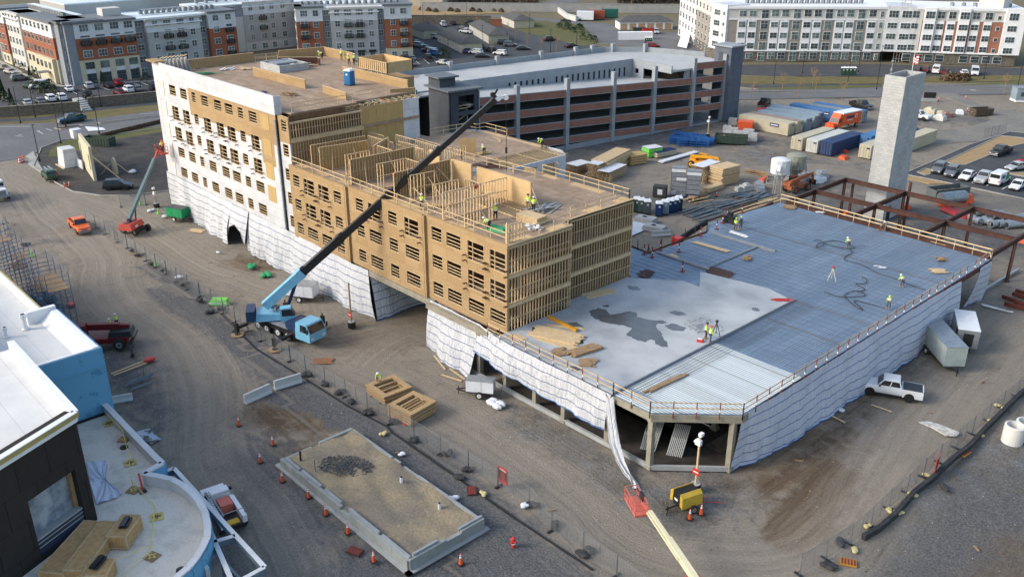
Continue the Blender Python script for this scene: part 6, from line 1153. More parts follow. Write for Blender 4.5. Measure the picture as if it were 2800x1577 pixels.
# ---- trucks with boxes
def orange_truck():
 p, q = K('a3', 740, 1270), K('a3', 600, 1290); rz = heading(p, q)+.15; T = E('box_truck', 'orange moving truck with a white-roofed box parked by the containers', 'truck', (p.x, p.y, 0), rz); o = pm('truck_orange', (.72, .12, .03), (.66, .1, .03), 1, .4)
 b = MB(); b.box(-4.4, -1.25, 1.0, 2.2, 1.25, 3.55, 0); b.box(-4.42, -1.27, 3.45, 2.22, 1.27, 3.65, 1); b.build('cargo_box', [o, white], T)
 b = MB(); b.box(2.3, -1.2, .7, 3.6, 1.2, 1.6); b.hull([(2.3, -1.15, 1.6), (3.6, -1.15, 1.6), (3.6, 1.15, 1.6), (2.3, 1.15, 1.6), (2.3, -1.05, 2.7), (3.1, -1.05, 2.7), (3.1, 1.05, 2.7), (2.3, 1.05, 2.7)]); b.taper(3.6, -1.1, 4.9, 1.1, .7, 1.6, .12); b.hull([(2.0, -1.1, 2.7), (3.0, -1.1, 2.7), (3.0, 1.1, 2.7), (2.0, 1.1, 2.7), (2.0, -1, 3.5), (2.5, -1, 3.5), (2.5, 1, 3.5), (2.0, 1, 3.5)]); cb = b.build('cab', o, T)
 b = MB(); b.face([(3.62, -1.0, 1.7), (3.62, 1.0, 1.7), (3.18, .95, 2.6), (3.18, -.95, 2.6)]); b.box(2.5, -1.18, 1.7, 3.2, 1.18, 2.4); b.build('windscreen', cglass, cb)
 for x in (-3.2, 3.9):
  for s in (1, -1): wheel(T, x, s*1.0, .5, .35)
 b = MB(); b.tube((-3.4+.9, 1.262, 2.6), (-3.4+.9, 1.28, 2.6), .42, n=14, m=0); b.tube((-2.5, 1.27, 2.6), (-2.5, 1.29, 2.6), .3, n=12, m=2); b.box(-1.8, 1.27, 2.35, .9, 1.262, 2.85, 1); b.box(-1.3, 1.27, 1.9, .6, 1.262, 2.05, 0); b.build('box_lettering', [white, navy, o], T); return T
orange_truck()
def semi():
 p, q = K('b0', -20, 500), K('b0', 70, 560); T = E('dump_truck', 'old white truck with a long grille entering at the left edge', 'truck', (p.x, p.y, 0), heading(p, q))
 b = MB(); b.box(-3, -1.0, .7, 2.0, 1.0, 1.1, 1); b.taper(1.2, -.85, 3.3, .85, .9, 1.9, .12, m=0); b.box(-.5, -1.1, .9, 1.3, 1.1, 1.9, 0); b.taper(-.5, -1.1, 1.3, 1.1, 1.9, 2.9, .15, m=0); b.box(3.25, -.5, 1.0, 3.34, .5, 1.7, 1); b.build('cab', [white, grym], T)
 b = MB(); b.box(1.02, -.9, 2.0, 1.3, .9, 2.6); b.box(-.3, -1.12, 2.0, .9, 1.12, 2.6); b.build('windows', cglass, T)
 b = MB(); b.box(3.2, -1.15, .6, 3.5, 1.15, .95); b.build('bumper', galv, T); b = MB(); b.tube((-.8, -1, 1), (-.8, -1, 3.5), .1, n=8); b.tube((-.8, 1, 1), (-.8, 1, 3.5), .1, n=8); b.build('exhaust_stacks', galv, T)
 for x in (-2.3, 2.4):
  for s in (1, -1): wheel(T, x, s*.95, .5, .35)
semi()
def utility_truck():
 p, q = K('d0', 2230, 860), K('d0', 2080, 620); rz = heading(p, q); T = E('utility_truck', 'white service truck with ladders and an open back parked behind the curved white parapet', 'truck', (p.x, p.y, 0), rz)
 w_ = paint('white', PC['white']); b = MB(); b.hull([(.6, -1, .6), (3.0, -1, .6), (3.0, 1, .6), (.6, 1, .6), (.6, -.98, 1.25), (3.05, -.95, 1.2), (3.05, .95, 1.2), (.6, .98, 1.25)]); b.hull([(.6, -.96, 1.25), (1.95, -.96, 1.25), (1.95, .96, 1.25), (.6, .96, 1.25), (.75, -.82, 2.0), (1.5, -.82, 2.0), (1.5, .82, 2.0), (.75, .82, 2.0)]); b.build('cab', w_, T)
 b = MB(); b.face([(1.97, -.85, 1.3), (1.97, .85, 1.3), (1.55, .76, 1.93), (1.55, -.76, 1.93)]);
 for s in (1, -1): P = [(.85, s*.97, 1.32), (1.7, s*.97, 1.32), (1.45, s*.86, 1.9), (.9, s*.86, 1.9)]; b.face(P if s > 0 else P[::-1])
 b.build('windows', cglass, T)
 b = MB(); b.box(-2.8, -1.05, .7, .5, 1.05, 1.0, 1); b.box(-2.8, -1.05, 1.0, .5, -.7, 1.6, 0); b.box(-2.8, .7, 1.0, .5, 1.05, 1.6, 0); b.build('service_body', [w_, blackp], T)
 b = MB(); b.box(-.9, -.6, 1.0, .3, .4, 1.75); b.build('tool_box', pinkr, T); b = MB(); b.box(-2.6, -.5, 1.0, -2.0, .5, 1.1); b.build('bed_mat', yellow, T)
 b = MB()
 for y in (.68, 1.02): b.beam((-2.7, y, 2.1), (1.2, y, 2.1), .05, .08)
 for k in range(13): b.beam((-2.6+k*.3, .68, 2.1), (-2.6+k*.3, 1.02, 2.1), .04, .04)
 for x in (-2.4, .4): b.beam((x, -1, 1.6), (x, -1, 2.05), .05); b.beam((x, 1, 1.6), (x, 1, 2.05), .05); b.beam((x, -1, 2.05), (x, 1, 2.05), .05)
 b.build('ladder_rack', galv, T)
 for x in (-1.9, 2.2):
  for s in (1, -1): wheel(T, x, s*.9, .4, .28)
 for s in (1, -1): b = MB(); b.box(1.6, s*1.15-.12, 1.3, 1.75, s*1.15+.12, 1.55); b.build('mirror', blackp, T)
utility_truck()
# ---------------------------------------------------------------- near building at the lower left
membm = bricky('roof_membrane', (.69, .68, .65), (.67, .655, .62), (.50, .48, .44), 30, 2.1, .02, .55, flat=True, nscale=.35, namt=.16); memb2 = pm('dirty_membrane', (.80, .73, .62), (.54, .48, .40), .7, .8, lo=.48, hi=.8, fine=.2)
xps = pm('blue_insulation', (.14, .38, .58), (.085, .28, .46), .55, .75, lo=.57, hi=.6, fine=.05); dkp = bricky('dark_panel', (.028, .024, .022), (.034, .029, .026), (.012, .011, .01), 1.2, 2.4, .02, nscale=1, namt=.2)
goldm = pm('gold_edge_flashing', (.45, .36, .12), (.35, .3, .12), 1, .5); pfilm = glassm('plastic_film', (.16, .20, .25), .25, (.36, .41, .46)); wht2 = pm('parapet_render', (.66, .67, .68), (.58, .58, .58), .6, .6)
def near_building():
 T = E('near_building', 'unfinished building at lower left with white roofs, blue insulation and dark panels', 'building', (-72, 14, 0)); P = lambda b, n, m, lab=None, **k: b.build(n, m, T, world=True, label=lab, **k)
 b = MB(); b.prism([(-125, -20), (-76.7, -20), (-76.7, 21.5), (-87.4, 21.6), (-87.4, 20.6), (-125, 20.7)], 0, 9.2, m=1, top=0); P(b, 'roof', [membm, xps], 'lower white roof')
 b = MB()      # sloped inner faces of the white parapet
 b.hull([(-87.6, 20.2, 9.2), (-76.5, 20.2, 9.2), (-76.5, 21.8, 9.2), (-87.6, 21.8, 9.2), (-87.6, 21.3, 10.1), (-76.5, 21.3, 10.1), (-76.5, 21.8, 10.1), (-87.6, 21.8, 10.1)]); b.box(-87.8, 19.2, 9.2, -87.3, 21.8, 10.4); b.box(-76.75, -5, 9.2, -76.45, 21.85, 10.05); P(b, 'parapet', white)
 b = MB(); b.box(-125, 20.55, 9.2, -87.6, 20.8, 9.9, 0); b.box(-125, 20.8, 9.5, -87.6, 20.95, 9.95, 1); P(b, 'parapet', [white, goldm], 'parapet with gold edge')
 b = MB(); b.box(-76.6, -5, 0, -76.35, 21.9, 9.95); b.box(-87.6, 21.9, 0, -76.4, 22.05, 9.9); b.box(-76.36, -5, 8.2, -76.25, 21.95, 8.45); b.box(-76.37, 12, 3.6, -76.2, 21.3, 3.8, 1); P(b, 'wall', [xps, black], 'blue insulated wall')
 b = MB(); Pn = [(-125, -20), (-52.6, -4), (-61.6, 15.1), (-76.6, 15.2), (-76.6, 13.5), (-125, 13.5)]; b.prism(Pn, 11.6, 12.1, m=1, top=0); b.prism([(-60, -5), (-54.6, -5), (-63, 14), (-76.6, 15.0)], 0, 11.6, m=1); P(b, 'roof', [membm, dkp], 'upper white roof with brown stains')
 b = MB(); E2 = [(-76.6, 15.2), (-61.6, 15.1), (-52.6, -4)]
 for a, c in zip(E2, E2[1:]): b.beam((*a, 12.4), (*c, 12.4), .35, .7, 0); b.beam((a[0]+.02, a[1]+.05, 12.78), (c[0]+.02, c[1]+.05, 12.78), .5, .08, 0); b.beam((a[0]+.2, a[1]+.2, 12.6), (c[0]+.2, c[1]+.2, 12.6), .08, .35, 1)
 P(b, 'parapet', [white, goldm], 'white parapet with gold drip edge');
 f = Fac(T, (-52.6, -4), (-61.6, 15.1)); L = f.L; b = MB(); a0, a1 = f.s('d0', 320, 880), f.s('d0', 745, 400); a0, a1 = min(a0, a1), max(a0, a1)
 wallp(b, (-52.55, -4), (-61.55, 15.1), 0, 12.7, [(a0, a1, 3.9, 8.6)], th=.9); P(b, 'wall', dkp, 'dark panelled wall')
 b = MB(); f.bx(b, a0, a1, 3.9, 8.6, -.9, -.7, 0); f.bx(b, a0, a1, 3.9, 5.2, -.72, -.1, 1); f.bx(b, a0, a1, 5.2, 5.32, -.7, -.05, 2); f.bx(b, a1-.3, a1, 3.9, 8.6, -.7, -.4, 3)
 for k in (1, 2): f.bx(b, a0, a1, 4.2+k*.35, 4.26+k*.35, -.1, -.07, 2)
 b.build('window', [pfilm, pm('wet_sill', (.05, .06, .10), None, 1, .3), conc, lumd], T, world=True, label='big opening covered by clear film')
 # lower terrace with curved end
 cv = KS('d0', [(1420, 430), (1560, 447), (1700, 478), (1800, 530), (1900, 610), (1970, 690), (2030, 800), (2060, 950), (2055, 1050), (2010, 1150), (1950, 1250), (1870, 1350), (1750, 1451), (1500, 1700), (900, 2100)], 4.6)
 out = [(-76.4, 21.3), (-64.9, 21.15), (-63.9, 21.2), (-63.5, 19.5)]+[(p.x, p.y) for p in cv[1:]]; fl = [(-76.4, 10)]+out+[(-52.5, 2)]
 b = MB(); b.prism(fl, 0, 3.6, m=1, top=0); P(b, 'terrace', [memb2, xps], 'dirty white terrace floor')
 b = MB()
 for a, c in zip(out, out[1:]):
  b.beam((*a, 4.05), (*c, 4.05), .34, 1.0, 0); b.beam((*a, 4.6), (*c, 4.6), .5, .09, 0); d = Vector((c[0]-a[0], c[1]-a[1], 0)); n = Vector((-d.y, d.x, 0)).normalized()*.22
  if a[1] < 22.5: b.beam((a[0]-n.x*-1, a[1]+n.y, 3.4), (c[0]+n.x, c[1]+n.y, 3.4), .2, 2.0, 1)
 P(b, 'parapet', [wht2, xps], 'curved white parapet')
 b = MB(); b.box(-61, 9, .02, -52, 20, 3.3); P(b, 'lower_storey', grym)
 b = MB(); q = KS('c0', [(610, 870), (790, 820), (1000, 720), (480, 905)], 5)
 b = MB()   # steel canopy frame round the curved front
 cf = pm('canopy_steel', (.16, .21, .27), (.12, .16, .21), 1, .4, spec=.5)
 for a, c in (((-64.1, 22.1), (-48.4, 21.6)), ((-64.1, 21.2), (-64.1, 22.1)), ((-48.4, 21.6), (-48.2, 17.5)), ((-55.4, 20.8), (-48.3, 19.2)), ((-53.5, 19.5), (-52.9, 21.7))): b.beam((*a, 3.3), (*c, 3.3), .22, .55, 0); b.beam((*a, 3.6), (*c, 3.6), .34, .06, 1)
 for u, v in ((-51.6, 18.4), (-50.8, 17.2)): b.beam((u+.3, v+.3, 0), (u+.3, v+.3, 3.5), .3, .3, 1)
 P(b, 'canopy_frame', [cf, wht2])
 b = MB(); b.box(-60, 21.3, .02, -49, 21.5, .2); P(b, 'plinth', conc)
 b = MB()
 for x, y, h, r in ((65, 440, 1.0, .2), (255, 360, 1.5, .26)): p = K('c0', x, y, 9.25); b.tube(p, p+Vector((0, 0, h)), r*.8, n=12); b.tube(p+Vector((0, 0, h*.75)), p+Vector((0, 0, h)), r*1.15, n=12); b.tube(p, p+Vector((0, 0, .12)), r*1.4, r, n=12)
 P(b, 'roof_vent', white);
 def sheetm(name, lab, c, pts, z, m, cat='sheet', dz=.0):
  b = MB(); V = KS(c, pts, z); ctr = sum(V, Vector())/len(V); n = 5
  for i in range(len(V)):
   a, e = V[i], V[(i+1) % len(V)]
   for k in range(n):
    for t0, t1 in ((0, .35), (.35, .7), (.7, 1)):
     w0, w1 = a.lerp(e, k/n), a.lerp(e, (k+1)/n); R = lambda w, t: ctr.lerp(w, t)+Vector((0, 0, .03+.14*abs(sin(w.x*5.3+t*7)*cos(w.y*4.1+t*3))*(dz or 1)))
     b.face([R(w0, t0), R(w0, t1), R(w1, t1), R(w1, t0)])
  return tag(b.build(name, m), lab, cat)
 sheetm('plastic_sheet', 'crumpled white sheet on the terrace beside the dark wall', 'd0', [(860, 315), (1035, 298), (1065, 330), (1060, 400), (1040, 450), (1060, 500), (1120, 570), (1215, 625), (1160, 670), (960, 735), (900, 540)], 3.62, pm('thin_white_sheet', (.66, .70, .8), (.58, .62, .72), 2, .5))
 # crates and other things on the terrace
 def crate(lab, c, pts, h, steelpack=False):
  a, q, r = [K(c, *p, 3.65) for p in pts]; rz = heading(a, q); L = (q-a).length; W_ = abs(Matrix.Rotation(-rz, 4, 'Z').__matmul__(r-a).y)
  T_ = E('wooden_crate', lab, 'crate', (a.x, a.y, 3.62), rz, 'crates on the terrace'); b = MB(); b.box(0, 0, .12, L, W_, h); b.build('panels', pm('crate_board', (.66, .42, .19), (.5, .3, .13), 3, .85, fine=.35), T_)
  b = MB()
  for x in (0, L-.09):
   for y in (-.03, W_-.06): b.box(x-.02, y, 0, x+.11, y+.1, h+.03)
  for z in (.08, h-.07):
   for y in (-.04, W_-.03): b.box(.1, y, z, L-.1, y+.07, z+.1)
   for x in (-.04, L-.03): b.box(x, .1, z, x+.07, W_-.1, z+.1)
  b.build('frame', lum, T_); return T_
 crate('large chipboard crate along the dark wall', 'd0', [(860, 1500), (1210, 1010), (640, 1500)], 1.0); crate('long flat chipboard crate with a grey label under the window', 'd0', [(650, 1500), (1090, 990), (480, 1380)], .75)
 crate('chipboard crate holding black bars, nearest the yellow lines', 'd0', [(1270, 1180), (1420, 960), (1075, 1180)], 1.15); crate('chipboard crate with black bars at the bottom edge', 'd0', [(1080, 1560), (1165, 1390), (840, 1560)], 1.1)
 for lab, c0_, c1_ in (('bundle of black bars on the middle crate', (1215, 965), (1270, 865)), ('bundle of black bars on the bottom-edge crate', (920, 1370), (1020, 1250))):
  a, q = K('d0', *c0_, 4.85), K('d0', *c1_, 4.85); b = MB(); n = (q-a).cross(Vector((0, 0, 1))).normalized()
  for k in range(5): b.beam(a+n*(k*.13-.25)+Vector((0, 0, .04)), q+n*(k*.13-.25)+Vector((0, 0, .04)), .1, .12)
  b.beam(a+n*.0+Vector((0, 0, .16)), q+Vector((0, 0, .16)), .3, .1); tag(b.build('bar_bundle', blackp), lab, 'bar bundle')
 ym = pm('yellow_webbing', (.72, .60, .20), (.6, .5, .15), 2, .6); st = [('d0', 1080, -70), ('d0', 1230, 90), ('d0', 1290, 320), ('d0', 1325, 590), ('d0', 1555, 855), ('d0', 1510, 1250)]
 for i, s in enumerate(st):
  p = K(*s, 3.63); Tn = E('roof_anchor', ['yellow warning-line stand by the blue wall', 'yellow base plate beside the roof drain', 'wooden star-shaped line stand before the parapet jog', 'tangled yellow line stand beside the red tool', 'yellow line stand in the middle of the curved terrace', 'yellow line stand nearest the crates'][i], 'line stand', p, i*.7, 'warning line stands')
  b = MB(); b.box(-.45, -.45, 0, .45, .45, .05, i % 2); b.box(-.3, -.08, .05, .3, .08, .1, 1-i % 2); b.box(-.08, -.3, .05, .08, .3, .1, 1-i % 2); b.build('base', [ym, lumd], Tn)
  b = MB(); b.tube((0, 0, .05), (0, 0, 1.05), .03, n=6); b.build('post', ym, Tn)
 b = MB(); Q = [K(*s, 3.63)+Vector((0, 0, 1)) for s in st]
 for a, q in zip(Q, Q[1:]): b.tube(a, q, .025, n=5); b.tube(a-Vector((0, 0, .25)), q-Vector((0, 0, .25)), .02, n=5)
 e = K('d0', 640, 1500, 4.6); b.tube(Q[-1], e, .025, n=5); b.tube(Q[-1]-Vector((0, 0, .3)), K('d0', 1100, 1500, 4.2), .025, n=5); b.tube(Q[-1]-Vector((0, 0, .5)), K('d0', 1230, 1460, 4.0), .025, n=5)
 tag(b.build('warning_line', ym), 'yellow warning lines strung between stands along the terrace', 'warning line')
 p = K('d0', 1420, 600, 3.63); b = MB(); b.beam(p, p+Vector((-.6, .1, 1.3)), .16, .12); b.box(p.x-.3, p.y-.3, p.z, p.x+.3, p.y+.2, p.z+.15, 1); tag(b.build('seam_roller', [red, blackp]), 'red handled roofing tool leaning near the parapet jog', 'tool')
 for lab, x, y in (('round black roof drain beside the yellow base plate', 1230, 168), ('round black roof drain at the bottom of the curved parapet', 1795, 1385)): p = K('d0', x, y, 3.62); b = MB(); b.tube(p, p+Vector((0, 0, .1)), .33, n=14); b.tube(p+Vector((0, 0, .1)), p+Vector((0, 0, .18)), .2, .12, n=10); tag(b.build('roof_drain', blackp), lab, 'roof drain')
near_building()
def scaffold(lab, P0, P1, n, lv, w=1.5, lh=2.0, planks=()):
 T = E('scaffold_tower', lab, 'scaffold', (P0[0], P0[1], 0)); m = pm('scaffold_blue', (.06, .12, .22), (.1, .14, .2), 2, .5); P0 = Vector((*P0, 0)); P1 = Vector((*P1, 0)); d = (P1-P0)/n; nn = Vector((-d.y, d.x, 0)).normalized()*w; up = Vector((0, 0, 1))
 for k in range(n+1):
  b = MB(); a = P0+d*k
  for q in (a, a+nn): b.tube(q, q+up*lh*lv, .035, n=5)
  for z in range(1, lv*4): b.tube(a+up*z*lh/4, a+nn+up*z*lh/4, .02 if z % 4 else .03, n=4)
  b.build('end_frame', m, T, world=True)
 b = MB()
 for k in range(n):
  for l in range(lv):
   for o in (Vector(), nn): a = P0+d*k+o+up*l*lh; b.tube(a+up*.3, a+d+up*(lh-.1), .018, n=4); b.tube(a+d+up*.3, a+up*(lh-.1), .018, n=4)
   a = P0+d*k+up*(l+1)*lh; b.tube(a, a+d, .02, n=4); b.tube(a+nn, a+nn+d, .02, n=4)
 b.build('cross_braces', m, T, world=True)
 for (k, l) in planks: b = MB(); a = P0+d*k+up*(l*lh+.03)+nn*.5; b.beam(a, a+d, w*.9, .05); b.build('plank', lumd, T, world=True)
scaffold('blue scaffold frames rising along the left edge', (-131, 26), (-112, 25.5), 7, 4, planks=((0, 3), (2, 3), (4, 2), (5, 3)))
scaffold('blue scaffold bay beyond the white roof edge', (-111, 25.5), (-102, 25), 3, 4, w=2.4, planks=((0, 2), (1, 3), (2, 3)))
b = MB(); q = K('c0', 430, 100, 1.5)
for k in range(26):
 a = q+Vector((rnd.uniform(-5, 2.5), rnd.uniform(-1.6, 1.6), rnd.uniform(-.5, .3))); b.taper(a.x-.8, a.y-.5, a.x+.8, a.y+.5, 0, a.z+.2, .35)
o = b.build('tarpaulin_heap', pm('grey_blue_tarp', (.20, .25, .31), (.14, .17, .21), .8, .6), smooth=True); tag(o, 'heap of grey-blue tarpaulin beside the scaffold', 'tarpaulin')
# ---------------------------------------------------------------- things on the site
UP = Vector((0, 0, 1))
def ob(name, lab, cat, b, m, loc=None, rz=0, grp=None):
 if loc is None:
  loc = sum(b.v, Vector())/len(b.v); loc.z = min(p.z for p in b.v); b.v = [p-loc for p in b.v]
 o = b.build(name, m); tag(o, lab, cat, grp)
 if loc is not None: o.location = loc; o.rotation_euler[2] = rz
 return o
# cones
def cone_proto(m):
 T = E('traffic_cone', 'x', 'traffic cone'); b = MB(); b.box(-.2, -.2, 0, .2, .2, .04, 1 if m == orange else 0); b.tube((0, 0, .04), (0, 0, .85), .15, .035, n=12, m=0); b.build('cone', [m, blackp], T)
 if m == orange: b = MB(); b.tube((0, 0, .52), (0, 0, .64), .083, .066, n=12); b.tube((0, 0, .7), (0, 0, .77), .058, .048, n=12); b.build('reflective_band', white, T)
 return T
CN = {}
def cone(c, x, y, lab, m=orange, z=.03, sc=1.15):
 p = K(c, x, y, z)
 if m not in CN: CN[m] = o = cone_proto(m); o.location = p; o['label'] = lab; o['group'] = 'traffic cones'; o.scale = (sc,)*3; return
 dup(CN[m], p, 0, lab, 'traffic cones', sc)
for c, x, y, lab in (('d1', 168, 140, 'orange cone between the two upper-left ones above the block foundation'), ('d1', 45, 310, 'orange cone furthest left beside the foundation corner'), ('d1', 262, 500, 'orange cone at the upper left wall of the foundation'), ('d1', 522, 660, 'orange cone beside the break in the foundation wall'), ('d1', 695, 830, 'orange cone halfway along the long left foundation wall'), ('d1', 912, 1015, 'orange cone below the missing blocks of the foundation'), ('d1', 1168, 1295, 'orange cone near the drain grate left of the foundation'), ('d1', 2030, 1320, 'orange cone right of the foundation near its bottom corner'),
 ('c0', 2370, 1315, 'orange cone on dark gravel left of the concrete barriers'), ('d2', 1762, 875, 'tall orange cone at the wheel of the yellow light tower'), ('d2', 1875, 825, 'orange cone right of the yellow light tower'), ('b0', 645, 408, 'left one of the two orange cones behind the black minivan'), ('b0', 690, 398, 'right one of the two orange cones behind the black minivan'), ('a3', 1690, 1000, 'orange cone by the far site entrance'), ('a3', 1960, 985, 'orange cone on the kerb at the far entrance'), ('a3', 1975, 1105, 'orange cone beside the dirt pile'), ('b2', 2028, 498, 'orange cone in the lumber yard by the steel bundles'), ('a3', 1660, 1325, 'orange cone beside the tan container')): cone(c, x, y, lab)
for c, x, y, lab in (('b0', 318, 1090, 'lime green cone on dirt by the scaffold'), ('b0', 1545, 1180, 'lime green cone along the fence line'), ('b0', 1392, 580, 'lime green cone by the striped sheeting corner fence'), ('b0', 1572, 668, 'lime green cone beside the post near the green trailer')): cone(c, x, y, lab, lime)
p = K('d2', 15, 1150); T = E('fire_hydrant', 'red fire hydrant standing right of the foundation', 'fire hydrant', p); b = MB(); b.tube((0, 0, 0), (0, 0, .75), .16, n=10); b.ball((0, 0, .78), .17); b.tube((-.3, 0, .55), (.3, 0, .55), .08, n=8); b.tube((0, -.28, .5), (0, 0, .5), .1, n=8); b.tube((0, 0, .9), (0, 0, 1.0), .05, n=6); b.build('body', red, T); b = MB(); b.tube((0, 0, .3), (0, 0, .4), .18, n=10); b.build('collar', white, T)
for i in range(3):
 p = K('b0', 200+i*18, 165-i*8); b = MB()
 for k in range(5): b.tube((0, 0, .2*k), (0, 0, .2*k+.2), .3-.02*k, .28-.02*k, n=12, m=k % 2)
 ob('traffic_barrel', 'orange and white traffic barrel at the road mouth, %s of three' % ('left', 'middle', 'right')[i], 'traffic barrel', b, [orange, white], p, 0, 'barrels at the road mouth')
# temporary fence
wm, wt, wb = nodes('wire_mesh', .6, .5); tr = N(wt, 'BsdfTransparent'); mx = N(wt, 'MixShader'); wb.inputs['Base Color'].default_value = (.3, .32, .33, 1)
wv = wallco(wt); ch = N(wt, 'TexBrick'); ch.inputs['Scale'].default_value = 1; ch.inputs['Brick Width'].default_value = .14; ch.inputs['Row Height'].default_value = .14; ch.inputs['Mortar Size'].default_value = .009; ch.offset = 0; wt.links.new(wv, ch.inputs[0]); wt.links.new(ch.outputs['Fac'], mx.inputs[0]); wt.links.new(tr.outputs[0], mx.inputs[1]); wt.links.new(wb.outputs[0], mx.inputs[2]); wt.links.new(mx.outputs[0], wt.nodes['Material Output'].inputs[0])
def panel_proto(L=3.4, h=1.9):
 T = E('fence_panel', 'x', 'fence'); b = MB()
 for x in (0, L): b.tube((x, 0, 0), (x, 0, h+.1), .028, n=6)
 for z in (.15, h): b.tube((0, 0, z), (L, 0, z), .015, n=5)
 b.tube((L/2, 0, .15), (L/2, 0, h), .018, n=4); b.build('frame', pm('fence_steel', (.16, .17, .18), None, 2, .5), T); b = MB(); b.face([(0, 0, .15), (L, 0, .15), (L, 0, h), (0, 0, h)]); b.build('mesh', wm, T)
 b = MB(); b.box(-.1, -.45, 0, .1, .45, .08); b.build('foot', blackp, T); return T
FP = None; fi = 0
def fence(P, Q, lab, L=3.4):
 global FP, fi
 P = Vector((*P, 0)); Q = Vector((*Q, 0)); n = max(1, round((Q-P).length/L)); rz = heading(P, Q)
 for k in range(n):
  a = P.lerp(Q, k/n)+Vector((0, rnd.uniform(-.06, .06), 0)); r = rz+rnd.uniform(-.03, .03)
  if FP is None: FP = panel_proto(); FP.location = a; FP.rotation_euler[2] = r; o = FP; o['label'] = lab; o['group'] = lab+', panels'
  else: o = dup(FP, a, r, lab, lab+', panels')
  o.scale = ((Q-P).length/n/3.4, 1, 1)
for P_, Q_, lab in (((-142, 42.3), (-131, 42.5), 'wire fence panel beside the orange pickup'), ((-130, 42.6), (-100, 42.4), 'wire fence panel left of the crane'), ((-100, 42.4), (-77, 41.7), 'wire fence panel in front of the crane'), ((-77, 41.7), (-59, 42.4), 'wire fence panel beside the timber frame stacks'), ((-59, 42.4), (-44.5, 43.2), 'wire fence panel between the foundation and the podium'), ((-44.5, 43.2), (-40.9, 42.2), 'slanting wire fence panel near the cream lift boom'), ((-40.9, 42.2), (-27, 41.8), 'wire fence panel near the bottom edge of the photo'),
 ((-24.8, 52), (-24, 58), 'wire fence panel at the lower end of the right-hand fence'), ((-24, 58), (-24.2, 74), 'wire fence panel along the right-hand dirt road'), ((-24.2, 74), (-24, 112), 'wire fence panel at the upper end of the right-hand fence'), ((-99, 176-85), (-99, 91), 'x')):
 if lab != 'x': fence(P_, Q_, lab)
fence((-150, 33), (-141, 31.5), 'wire fence panel behind the scaffold at the left edge'); fence(K('b0', 1200, 600)[:2], K('b0', 1690, 560)[:2], 'wire fence panel near the left corner of the striped sheeting'); fence(K('a3', 1590, 1290)[:2], K('a3', 1800, 1310)[:2], 'wire fence panel right of the concrete tower'); fence(K('a3', 2140, 1370)[:2], K('a3', 2350, 1310)[:2], 'wire fence panel beside the straw bed')
# dark bags and scraps weighing down the fence
def lump(c, x, y, lab, m, s=.6, grp='weights along the fence', name='sandbag', cat='sandbag', z=0):
 p = K(c, x, y, z); b = MB()
 for k in range(4): b.ball((rnd.uniform(-.5, .5)*s, rnd.uniform(-.35, .35)*s, .14*s+.1), .42*s, 7, 5, sq=(1.3, .9, .55))
 ob(name, lab, cat, b, m, p, rnd.uniform(0, 3), grp)
for c, x, y in (('b0', 1300, 1040), ('b0', 1390, 1090), ('b0', 1490, 1175), ('b0', 1620, 1240), ('b0', 1830, 1380), ('b0', 250, 985), ('c0', 1990, 85), ('c0', 2080, 200), ('c0', 2200, 170), ('c0', 2340, 385), ('c1', 520, 820), ('c1', 680, 915), ('c1', 830, 1000), ('c1', 1100, 1210), ('c1', 1370, 1290), ('c1', 950, 1100), ('d1', 1570, 95), ('d1', 1900, 235), ('d1', 2110, 400), ('d1', 2030, 480), ('d2', 200, 745), ('d2', 415, 950), ('d2', 800, 1200), ('d2', 680, 1240), ('d3', 710, 1115), ('d3', 600, 1350), ('d3', 1725, 570)): lump(c, x, y, 'black sandbag at the foot of the wire fence', tarblk, .75)
for c, x, y in (('d3', 860, 1190), ('d3', 1300, 825), ('d3', 1430, 650), ('d3', 2090, 55), ('d3', 1205, 800), ('c3', 2340, 1150), ('c3', 2210, 1275), ('d3', 990, 960), ('d3', 1560, 450), ('c3', 2280, 1125), ('d1', 1265, 35), ('d1', 2250, 640)): lump(c, x, y, 'pale yellow weighted bag along the silt fence', pm('pale_yellow_bag', (.62, .54, .25), (.5, .42, .2), 3, .7), .5, 'yellow bags along the silt fence', 'weight_bag', 'bag')
for i, (c, x, y) in enumerate((('d3', 795, 1310), ('d3', 1940, 225), ('d1', 2140, 600), ('d1', 980, 1200))):
 p = K(c, x, y); b = MB(); b.box(-.6, -.4, 0, .6, .4, .12, 0)
 for k in range(5): b.box(-.5+k*.22, -.32, .12, -.36+k*.22, .32, .14, 1)
 ob('drain_grate', ('orange drain inlet by the lower end of the silt fence', 'orange drain inlet higher along the silt fence', 'rusty drain grate near the red fence sign', 'rusty drain grate left of the foundation bottom corner')[i], 'drain grate', b, [pm('orange_rubber', (.5, .25, .04), None, 2, .6) if i < 2 else steel, steelr], p, .5+i)
b = MB(); Q = KS('d3', [(940, 1080), (1100, 990), (1260, 850), (1440, 640), (1620, 500), (1830, 300), (1990, 180), (2150, 0)])+[K('c3', 2480, 1040), K('c3', 2700, 850)]
for a, q in zip(Q, Q[1:]): b.beam(a+UP*.25, q+UP*.25, .35, .5)
ob('silt_fence', 'low black silt sock running beside the right-hand wire fence', 'silt fence', b, tarblk)
b = MB(); Q = KS('c0', [(2200, 220), (2539, 560)])+KS('c1', [(480, 850), (900, 1120), (1300, 1330)])+KS('d1', [(1350, 20), (1900, 400), (2539, 850)])+KS('d2', [(300, 1050), (800, 1380)])
for a, q in zip(Q, Q[1:]): b.beam(a+UP*.04, q+UP*.04, .12, .12)
ob('silt_sock', 'thin dark sock lying along the foot of the long front fence', 'silt fence', b, blackp)
